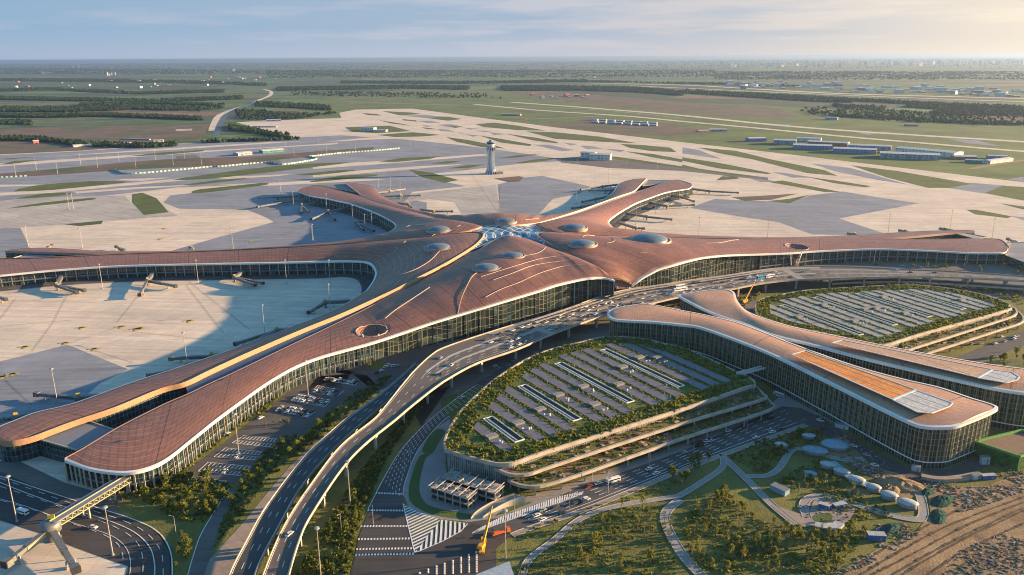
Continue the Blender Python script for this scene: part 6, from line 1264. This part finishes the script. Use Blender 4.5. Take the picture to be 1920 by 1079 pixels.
for s, ox, dep, h, col, lab, nm in (('1345,650 1420,655', 640, 18, 14, 'white', 'white apron building with a flat front, left of the pair beyond the apron', 'apron_building'), ('1395,660 1510,664', 640, 26, 13, 'white', 'white apron building with window band, right one of the pair beyond the far apron', 'apron_building'), ('110,497 182,500', 640, 18, 12, 'white', 'white fire station block on the far apron island', 'fire_station'), ('180,502 250,503', 640, 22, 5, 'white', 'low cream shed beside the far fire station', 'low_shed'), ('905,411 1005,413', 640, 20, 6, 'red', 'low red and white building in the distant grass', 'low_building'), ('150,500 250,500', 1280, 24, 6, 'grey', 'grey roofed low building left of the maintenance sheds', 'low_building'), ('90,505 150,503', 1280, 16, 5, 'red', 'red shed at the edge of the bare field', 'low_building'), ('800,435 870,437', 1280, 24, 9, 'grey', 'lone grey building in the green far field', 'farm_building'), ('1245,470 1325,472', 1280, 16, 6, 'red', 'red roofed farm building in the far field', 'farm_building'), ('415,590 570,580', 0, 20, 5, 'white', 'pale long greenhouse shed at the left field edge', 'farm_shed'), ('600,588 740,574', 0, 16, 5, 'white', 'second pale greenhouse shed at the left field edge', 'farm_shed'), ('865,562 920,560', 0, 14, 6, 'white', 'small white farm building by the left taxiway', 'farm_shed'), ('680,545 840,550', 0, 8, 3, 'teal', 'long low greenish shed in the reddish field', 'farm_shed'), ('990,498 1080,495', 0, 12, 4, 'white', 'small pale shed in the reddish field', 'farm_shed'), ('190,570 220,568', 0, 14, 9, 'red', 'small red farm building at the left edge of the field', 'farm_shed'), ('1340,640 1420,632', 0, 26, 7, 'grey', 'grey site building on the apron spoil strip', 'site_building'), ('1480,625 1600,615', 0, 26, 7, 'teal', 'teal site shed on the apron spoil strip', 'site_building'), ('1500,445 1580,443', 0, 16, 7, 'blue', 'blue shed at the edge of the remote stand', 'site_building'), ('1420,478 1555,478', 0, 10, 4, 'grey', 'long grey shelter on the remote stand', 'site_building')):
    q = CZ(ox, 80, s)[0]; shed(q[0], q[1], dep, h, col, lab, 0, nm, 'building')
random.seed(5)
for k in range(16):
    x, y = 1400 + (k % 8) * 48 + random.uniform(-6, 6), 440 + (k % 8) * 2.6 + (k // 8) * 12; q = CZ(640, 80, '%f,%f %f,%f' % (x, y, x + 36, y + 1))[0]
    shed(q[0], q[1], 20, 5, 'blue' if k % 3 else 'grey', 'low %s walled hut of the bare field compound beyond the runways' % ('blue' if k % 3 else 'grey'), 0, 'site_hut', 'hut', '%s huts of the far compound' % ('blue' if k % 3 else 'grey'))
# site hoarding along the apron
M['hoard'] = facade_mat('green_white_hoarding', (0.05, 0.24, 0.15), (0.62, 0.64, 0.62), 9.0, 9.0, 4.5, .1, rough=.6)
for s, lab in (('-100,768 0,763 60,760 150,755', 'green and white site hoarding at the left edge of the apron'), ('650,720 710,742 900,730 1180,703 1250,700 1500,678 1590,690 1780,660 1740,645', 'long green and white site hoarding curving across the left apron'), ('1740,645 1918,625 2100,612 2250,598', 'green and white site hoarding reaching towards the control tower')):
    P = U([q[:2] for q in smooth_px(CZ(0, 80, s)[0], 4)], 0); c = P[len(P) // 2]; r = empty('site_hoarding', (c.x, c.y, 0), label=lab, category='hoarding'); r['_o'] = (c.x, c.y, 0.0); b = MB(); b.wall(P, .3, 3.6); b.wall(offset(P, .3), .3, 3.6, flip=True); tb(b, 'panels', [M['hoard']], r)
    b = MB()
    for q in resample(P, int(plen(P) / 30)): b.bar(Vector((q.x, q.y, .3)), Vector((q.x, q.y, 4.2)), .5)
    tb(b, 'posts', [M['fascia']], r)
# ------------------------------------------------------------ distant settlement
M['apt'] = facade_mat('apartment_wall', (0.22, 0.21, 0.20), (0.62, 0.58, 0.52), 6.0, 6.0, 3.4, 3.0, rough=.7)
def apt(w, d_, h):
    r = empty('apartment_tower', (0, 0, 0)); q = [Vector((-w / 2, -d_ / 2, 0)), Vector((w / 2, -d_ / 2, 0)), Vector((w / 2, d_ / 2, 0)), Vector((-w / 2, d_ / 2, 0))]; b = MB(); b.wall(q, 0, h, 0, closed=True); b.build('wall', M['apt'], r); b = MB(); b.slab(q, h, h + 1.5); b.box((0, 0, h + 4), (w * .4, d_ * .5, 5)); b.build('roof', M['flat'], r); return proto(r)
AP = [apt(60, 22, 78), apt(34, 28, 96), apt(90, 20, 55)]; used = [0, 0, 0]
ZON = ['left part', 'second quarter', 'third quarter', 'right part']
def putapt(k, v, rz, sc, lab, grp, cat='tower block'):
    if not used[k]: used[k] = 1; r = AP[k]; r.location = (v.x, v.y, 0); r.rotation_euler = (0, 0, rz); r.scale = (sc,) * 3; r['label'] = lab; r['category'] = cat; r['group'] = grp
    else: dup(AP[k], (v.x, v.y, 0), rz, sc, label=lab, category=cat, group=grp)
for i in range(130):
    x = random.uniform(1345, 1935); y = random.uniform(118, 127) - (x - 1345) * .006; z_ = ZON[min(3, int((x - 1345) / 150))]; putapt(random.randrange(3), at(x, y), random.uniform(-.4, .4), random.uniform(.55, 1.15), 'hazy tower block, %s of the far skyline' % z_, 'skyline towers, %s' % z_)
for x, y, n in ((80, 139, 5), (1190, 127, 8), (697, 121, 3), (150, 126, 3), (440, 134, 2), (215, 142, 4), (345, 119, 3)):
    lab = {80: 'white apartment slab in the woods at far left', 1190: 'pale tower block on the horizon right of the tower', 697: 'white block on the horizon left of centre', 150: 'hazy block at far left', 440: 'small white block in the woods before the canal road', 215: 'white block among the left woods', 345: 'faint block on the left horizon'}[x]
    for i in range(n): putapt(random.choice((0, 2, 1)), at(x + random.uniform(-16, 16), y + random.uniform(-.8, .8)), random.uniform(-.3, .3), random.uniform(.45, .7), lab, lab + 's')
# low town beyond the far runway
HC = ['white', 'grey', 'red', 'white', 'white', 'teal']; hp = []
for i in range(110):
    x = random.uniform(1350, 1935); y0 = 160 + (x - 1345) * .028; y = y0 + random.uniform(-7, 7.5); w = random.uniform(20, 110); d_ = random.uniform(18, 45); h = random.choice((6, 8, 10, 14, 20)); col = random.choice(HC + ['white'] * 2); z_ = ZON[min(3, int((x - 1345) / 150))]; v = at(x, y)
    key = (col, int(w // 45)); lab = 'low %s warehouse beyond the far runway, %s' % (col, z_); grp = '%s warehouses, %s of the far town' % (col, z_)
    f = [o for o in hp if o[0] == key]
    if f: dup(f[0][1], (v.x, v.y, .2), random.uniform(-.25, .15), (random.uniform(.8, 1.2), 1, random.uniform(.8, 1.4)), label=lab, category='warehouse', group=grp)
    else: r = shed((x, y), (x + w / 3.2 * .35, y + .3), d_, h, col, lab, 0, 'warehouse', 'warehouse', grp); proto(r); hp.append((key, r))
for (x0, x1, y0, y1, n, reg) in ((10, 420, 146, 166, 34, 'left woods'), (960, 1100, 180, 186, 10, 'fields right of the control tower'), (400, 520, 145, 152, 12, 'fields at the end of the canal road'), (1000, 1300, 140, 150, 10, 'hazy plain')):
    for i in range(n): v = at(random.uniform(x0, x1), random.uniform(y0, y1)); f = random.choice(hp); col = f[0][0]; dup(f[1], (v.x, v.y, .2), random.uniform(-.4, .4), (random.uniform(.4, .8), .8, .8), label='small %s farm building, %s' % (col, reg), category='farm building', group='%s farm buildings, %s' % (col, reg))
# ------------------------------------------------------------ trees and planting
M['bark'] = plain('bark', (0.16, 0.12, 0.085), .9)
def crown_mesh(seed, h, r, n, mats, shape=1.0):
    random.seed(seed); b = MB(); lumps = []
    for k in range(6): a = random.uniform(0, 6.283); q = r * random.uniform(.1, .62); lumps.append((q * math.cos(a), q * math.sin(a), h * random.uniform(.42, .86), r * random.uniform(.34, .6)))
    for _ in range(n):
        lx, ly, lz, lr = random.choice(lumps); d = Vector((random.gauss(0, 1), random.gauss(0, 1), random.gauss(0, 1))).normalized() * lr * random.uniform(.45, 1.05); c = Vector((lx, ly, lz)) + Vector((d.x, d.y, d.z * shape)); s = random.uniform(.15, .33) * r * .85
        t = Vector((random.gauss(0, 1), random.gauss(0, 1), random.gauss(0, .7))).normalized(); w = t.cross(Vector((random.gauss(0, 1), random.gauss(0, 1), random.gauss(0, 1)))).normalized(); b.quad(c - t * s, c - w * s * .6, c + t * s, c + w * s * .7, random.choices(range(len(mats)), [3, 1, 1][:len(mats)])[0])
    return b
TREES = []
for i, (nm, h, r, n, mats) in enumerate((('broadleaf_tree', 7.5, 2.6, 210, ('leaf', 'leafo')), ('broadleaf_tree', 6.0, 2.2, 170, ('leafo', 'leaf')), ('slender_tree', 8.5, 1.8, 150, ('leafo', 'leafy')), ('dark_tree', 6.5, 2.7, 210, ('leafd', 'leaf')), ('bare_young_tree', 7.0, 1.6, 45, ('leafo', 'leafr')), ('conifer', 5.0, 1.5, 140, ('leafd', 'leafd')))):
    rt_ = empty(nm, (0, 0, 0)); b = MB(); b.lathe([(.22, 0), (.14, h * .45), (.05, h * .8)], 5)
    for k in range(4): a = k * 1.6 + i; b.bar((0, 0, h * (.3 + .08 * k)), (math.cos(a) * r * .6, math.sin(a) * r * .6, h * (.55 + .08 * k)), .09)
    b.build('trunk', M['bark'], rt_); crown_mesh(i + 3, h, r, n, mats, 1.5 if nm == 'slender_tree' else 1.0).build('crown', [M[m] for m in mats], rt_); proto(rt_); TREES.append([rt_, nm, False])
LOOK = {0: 'rounded mid green tree', 1: 'small olive green tree', 2: 'slender yellowish tree', 3: 'dense dark green tree', 4: 'thin sparse young tree', 5: 'small dark conifer'}
def plant(reg, poly_px, n, kinds, seed, sc=(0.7, 1.25)):
    rng = np.random.default_rng(seed); random.seed(seed); A = scatter([(p.x, p.y) for p in U(poly_px, 0)], n, rng)
    for (x, y) in A:
        k = random.choice(kinds); s = random.uniform(*sc); t = TREES[k]; lab = '%s %s' % (LOOK[k], reg); grp = '%ss %s' % (LOOK[k], reg)
        if not t[2]: t[2] = True; r = t[0]; r.location = (x, y, .35); r.rotation_euler = (0, 0, random.uniform(0, 6)); r.scale = (s,) * 3; r['label'] = lab; r['category'] = 'tree'; r['group'] = grp
        else: dup(t[0], (x, y, .35), random.uniform(0, 6), s, label=lab, category='tree', group=grp)
C3 = lambda s: CZ(1280, 719, s)[0]
C2 = lambda s: CZ(640, 719, s)[0]
C1 = lambda s: CZ(0, 719, s)[0]
plant('in the dense park corner', C3('0,760 240,600 420,760 640,830 900,820 1050,830 950,980 820,1079 100,1079 0,900'), 78, (0, 1, 1, 2, 2, 4), 21)
plant('on the slope by the curving path', C2('960,1079 1100,990 1250,860 1400,760 1560,700 1800,690 1860,760 1860,900 1900,1079'), 34, (1, 4, 2, 0, 4), 22)
plant('between road and forked path', C3('-60,520 60,430 190,430 100,520 -60,640'), 10, (1, 0, 4), 23)
plant('around the winding path', C3('260,420 460,320 640,270 780,260 800,330 660,350 560,420 460,520 400,500 330,480'), 24, (1, 0, 3), 24, (.6, 1))
plant('between pods and plaza', C3('600,560 760,520 900,560 1000,640 1120,690 1180,760 1000,780 960,660 760,600 620,620'), 18, (2, 1, 4), 25, (.6, 1))
plant('in the pier foot grove', C1('620,700 840,560 1020,520 1290,560 1290,620 1180,760 1130,790 1000,770 860,690 740,640'), 42, (0, 1, 2, 3), 26)
plant('between car park and approach viaduct', C1('1340,600 1480,400 1620,320 1820,290 1800,320 1640,440 1500,560 1330,800 1200,930 1220,760'), 26, (0, 3, 1), 27)
plant('between car park and approach viaduct', CZ(340, 640, '')[0] if False else PX('590,800 640,775 690,735 712,722 735,705 715,735 670,772 620,815 595,822'), 16, (0, 3, 1), 28)
plant('beside the roof column', PX('600,700 640,672 690,655 700,690 680,712 650,690'), 14, (0, 3, 1), 29, (.7, 1.1))
plant('between viaduct and toll road', C2('-200,1079 -60,800 60,620 190,440 300,300 420,140 520,60 420,180 260,420 160,640 90,820 50,1079'), 46, (3, 5, 3, 1, 5), 30, (.7, 1.15))
plant('on the oval lawn island', PX('482,800 540,790 548,800 490,808'), 6, (2, 1), 31, (.5, .7))
plant('before the glass of the right pier', PX('1660,500 1760,497 1919,506 1919,518 1800,512 1700,508'), 10, (1, 3, 2), 32, (.8, 1.2))
plant('on the verge beyond the far car park', PX('1845,682 1919,655 1919,690 1880,695'), 8, (1, 0, 4), 34, (.8, 1.2))
plant('beside the loop road', C1('1000,860 1060,840 1080,960 1020,1060 980,1060'), 7, (1, 0), 33, (.6, .9))
# hedges and undergrowth: uncountable low planting
def under(name, polys, n, mats, s0, s1, seed, label, k=5, z=.35, h=1.0, wts=(3, 1, 1)):
    random.seed(seed); rng = np.random.default_rng(seed); b = MB(); ar = [abs(sum(P[i - 1].x * P[i].y - P[i].x * P[i - 1].y for i in range(len(P)))) for P in polys]; T_ = sum(ar)
    for P, a in zip(polys, ar):
        for (x, y) in scatter([(p.x, p.y) for p in P], max(4, int(n * a / T_)), rng):
            g = math.sin(x * .11 + seed) * math.cos(y * .13) + random.gauss(0, .5)
            if g < -.55: continue
            tufts(b, [(x, y)], z, s0, s1, random.choices(range(len(mats)), wts[:len(mats)])[0] if g < .9 else min(1, len(mats) - 1), k, h)
    return b.build(name, [M[m] for m in mats], None, kind='stuff', label=label, category=name.replace('_', ' '))
under('undergrowth', [U(C3('0,760 240,600 420,760 640,830 900,820 1050,830 950,980 820,1079 100,1079 0,900')), U(C3('260,420 460,320 640,270 780,260 800,330 660,350 560,420 460,520 400,500')), U(C3('520,560 760,420 900,560 1120,690 1180,760 1000,780 900,800 760,600'))], 2600, ('leafo', 'leaf', 'leafd'), .5, 1.3, 41, 'low scrub and rough grass growing under the park trees', 4)
under('shrub_bed', [U(C1('940,540 1100,420 1250,300 1420,180 1418,196 1260,320 1120,440 1010,530')), U(C1('620,700 840,560 1020,520 1290,560 1290,620 1180,760 1130,790 1000,770 860,690 740,640')), U(PX('530,712 600,688 690,655 640,690 560,715')), U(PX('480,778 530,712 545,716 490,785'))], 1500, ('leaf', 'leafo', 'leafd'), .6, 1.5, 42, 'dense low shrubs planted along the foot of the pier', 5)
under('shrub_bed', [U(C1('1200,930 1330,800 1500,560 1640,440 1830,300 1600,300 1480,400 1340,600 1240,800')), U(PX('595,822 670,772 735,705 690,720 620,770 560,830'))], 1000, ('leafd', 'leaf', 'leafo'), .6, 1.5, 43, 'low shrubs in the strip beside the inner approach viaduct')
under('undergrowth', [U(C2('-260,1079 -60,760 60,560 190,400 300,270 420,120 560,20 420,180 260,420 160,640 90,820 50,1079'))], 2200, ('leafd', 'leafo', 'leaf'), .6, 1.6, 44, 'dark scrub in the gap between the viaduct and toll road', 5)
under('undergrowth', [U(C2('960,1079 1100,990 1250,860 1400,760 1560,700 1800,690 1860,760 1860,900 1900,1079')), U(C2('1000,870 1100,800 1400,700 1600,630 1850,540 1918,560 1800,630 1500,690 1300,760 1120,900'))], 900, ('leafo', 'leaf', 'leafd'), .4, 1.1, 45, 'sparse tufts on the sloping park grass')
under('hedge', [U(PX('1240,575 1300,560 1400,545 1430,545 1420,560 1400,575 1420,590 1395,585')), U(PX('1540,538 1700,532 1850,538 1919,545 1919,575 1900,565 1850,550 1700,540 1560,544'))], 900, ('leaf', 'leafy', 'leafd'), .8, 1.8, 46, 'green verge planting under and beside the departures viaduct')
# far woods: one uncountable mass of tree clumps
M['wood'] = leafmat('woodland_green', (0.016, 0.038, 0.014), (0.048, 0.085, 0.026), .01)
def woods(polys, seed, label):
    rng = np.random.default_rng(seed); V = []; F = []
    tmpl = np.array([(1, 0, .35), (0, 1, .3), (-1, 0, .35), (0, -1, .3), (0, 0, 1.0), (0, 0, 0), (.7, .7, .6), (-.7, -.7, .62)])
    fc = [(0, 6, 4), (6, 1, 4), (1, 2, 4), (2, 7, 4), (7, 3, 4), (3, 0, 4), (0, 5, 1), (0, 1, 6), (1, 5, 2), (2, 5, 3), (3, 5, 0), (2, 3, 7)]
    for P, n in polys:
        for (x, y) in scatter([(p.x, p.y) for p in U(P)], int(n * 1.8), rng):
            if math.sin(x * .004 + seed) * math.cos(y * .0031) + rng.normal(0, .45) < -.5: continue
            dist = math.hypot(x, y); r = rng.uniform(3, 6.5) * (1 + dist / 9000); h = rng.uniform(5, 11) * (1 + dist / 16000); a = rng.uniform(0, 6.3); k = len(V) * 1; c, s = math.cos(a), math.sin(a)
            T_ = tmpl * rng.uniform(.75, 1.25, tmpl.shape); V += [(x + r * (q[0] * c - q[1] * s), y + r * (q[0] * s + q[1] * c), .2 + q[2] * h) for q in T_]; F += [tuple(k + i for i in f) for f in fc]
    me = bpy.data.meshes.new('woodland'); me.from_pydata(V, [], F); me.materials.append(M['wood']); me.update(); return link('woodland', me, None, kind='stuff', label=label, category='woodland')
def row(s, w):
    P = PX(s); return [(x, y - w / 2) for x, y in P] + [(x, y + w / 2) for x, y in P[::-1]]
woods([(row('-60,184 150,188 300,190 455,184', 5), 2600), (row('-60,206 120,207 260,202 380,206 420,200', 8), 3200), (row('-60,218 80,219 200,217 380,224', 5), 2200), (row('0,170 100,168 260,176 420,172', 4), 2200), (row('-60,150 200,152 400,156 500,160', 5), 2600), (row('150,198 280,194 400,198', 3), 1200), (row('-60,232 30,230 60,232', 8), 300), (row('-60,262 60,262 160,272 270,276 330,272', 6), 700), (row('430,240 500,252 540,256', 8), 360), (PX('-60,128 500,132 500,140 -60,140'), 2200)], 61, 'dark belts of woodland between the fields at far left')
woods([(row('520,168 640,166 760,164 880,166', 6), 2600), (row('940,167 1080,166 1200,170 1280,176', 9), 3400), (row('1280,172 1400,180 1530,188 1600,190', 7), 1600), (row('640,155 900,156 1100,152', 4), 2200), (PX('500,132 1340,132 1340,145 500,147'), 3600), (row('1560,200 1620,203 1660,205', 6), 160), (row('1400,178 1560,186 1700,194 1919,204', 4), 1600), (row('1750,215 1850,212 1960,218', 9), 700), (row('1700,200 1800,206 1960,212', 4), 600), (row('1560,218 1660,222 1780,230 1960,236', 3), 300), (PX('1340,135 1960,135 1960,150 1340,150'), 2400), (PX('-60,121 960,117 1960,110 1960,128 960,130 -60,130'), 6000), (row('480,196 560,200 620,204', 8), 500), (row('380,268 560,262', 3), 80), (row('1020,152 1340,158 1500,163', 3), 900), (PX('1500,200 1960,222 1960,240 1700,230 1500,214'), 500), (PX('540,172 900,176 940,186 640,182 540,178'), 260), (PX('440,205 560,215 640,212 560,224 450,228'), 260)], 62, 'belts of woodland across the hazy plain beyond the runways')
# ------------------------------------------------------------ haze
v = bpy.data.materials.new('haze_air'); v.use_nodes = True; nt2 = v.node_tree; nt2.nodes.clear(); o_ = nt2.nodes.new('ShaderNodeOutputMaterial'); pv = nt2.nodes.new('ShaderNodeVolumePrincipled'); pv.inputs['Color'].default_value = (0.36, 0.50, 0.76, 1); pv.inputs['Density'].default_value = HAZE; pv.inputs['Anisotropy'].default_value = .5; nt2.links.new(pv.outputs[0], o_.inputs['Volume'])
b = MB(); b.box((0, 0, 129.5), (582000, 582000, 261)); hz = b.build('haze', v, None, kind='stuff', label='pale blue air fading the far plain', category='haze')
S.cycles.volume_step_rate = 1.0; S.cycles.volume_max_steps = 64
# ------------------------------------------------------------ labels: look-alikes are told apart by their place within their row
def project(v):
    w = v - Vector((0, 0, CAM_H)); d = w.dot(_fwd); return 960 + CAM_F * w.dot(_rt) / d, 539.5 - CAM_F * w.dot(_up) / d
ORD = ['', 'second', 'third', 'fourth', 'fifth', 'sixth', 'seventh', 'eighth', 'ninth', 'tenth', 'eleventh', 'twelfth']
ROWN = {1: [''], 2: ['back row', 'front row'], 3: ['back row', 'middle row', 'front row']}
by = {}
for o in list(S.collection.objects):
    if o.parent is None and 'category' in o.keys(): by.setdefault(o['label'], []).append(o)
for lab, lst in by.items():
    n = len(lst)
    if n < 2: continue
    P = sorted([(project(o.location)[1], project(o.location)[0], o) for o in lst], key=lambda t: t[0])
    R_ = max(1, math.ceil(n / 10)); per = math.ceil(n / R_)
    for r in range(R_):
        rw = sorted(P[r * per:(r + 1) * per], key=lambda t: t[1]); m = len(rw)
        nm = ROWN[R_][r] if R_ in ROWN else ('%s row' % ORD[r] if 0 < r < R_ - 1 else ('back row' if r == 0 else 'front row'))
        for i, (_, _, o) in enumerate(rw):
            w = 'leftmost' if i == 0 else 'rightmost' if i == m - 1 else '%s from left' % ORD[i] if i < (m + 1) // 2 else '%s from right' % ORD[m - 1 - i]
            if m == 1: w = 'alone'
            o['label'] = (lab + ', ' + w + (', ' + nm if nm else ''))
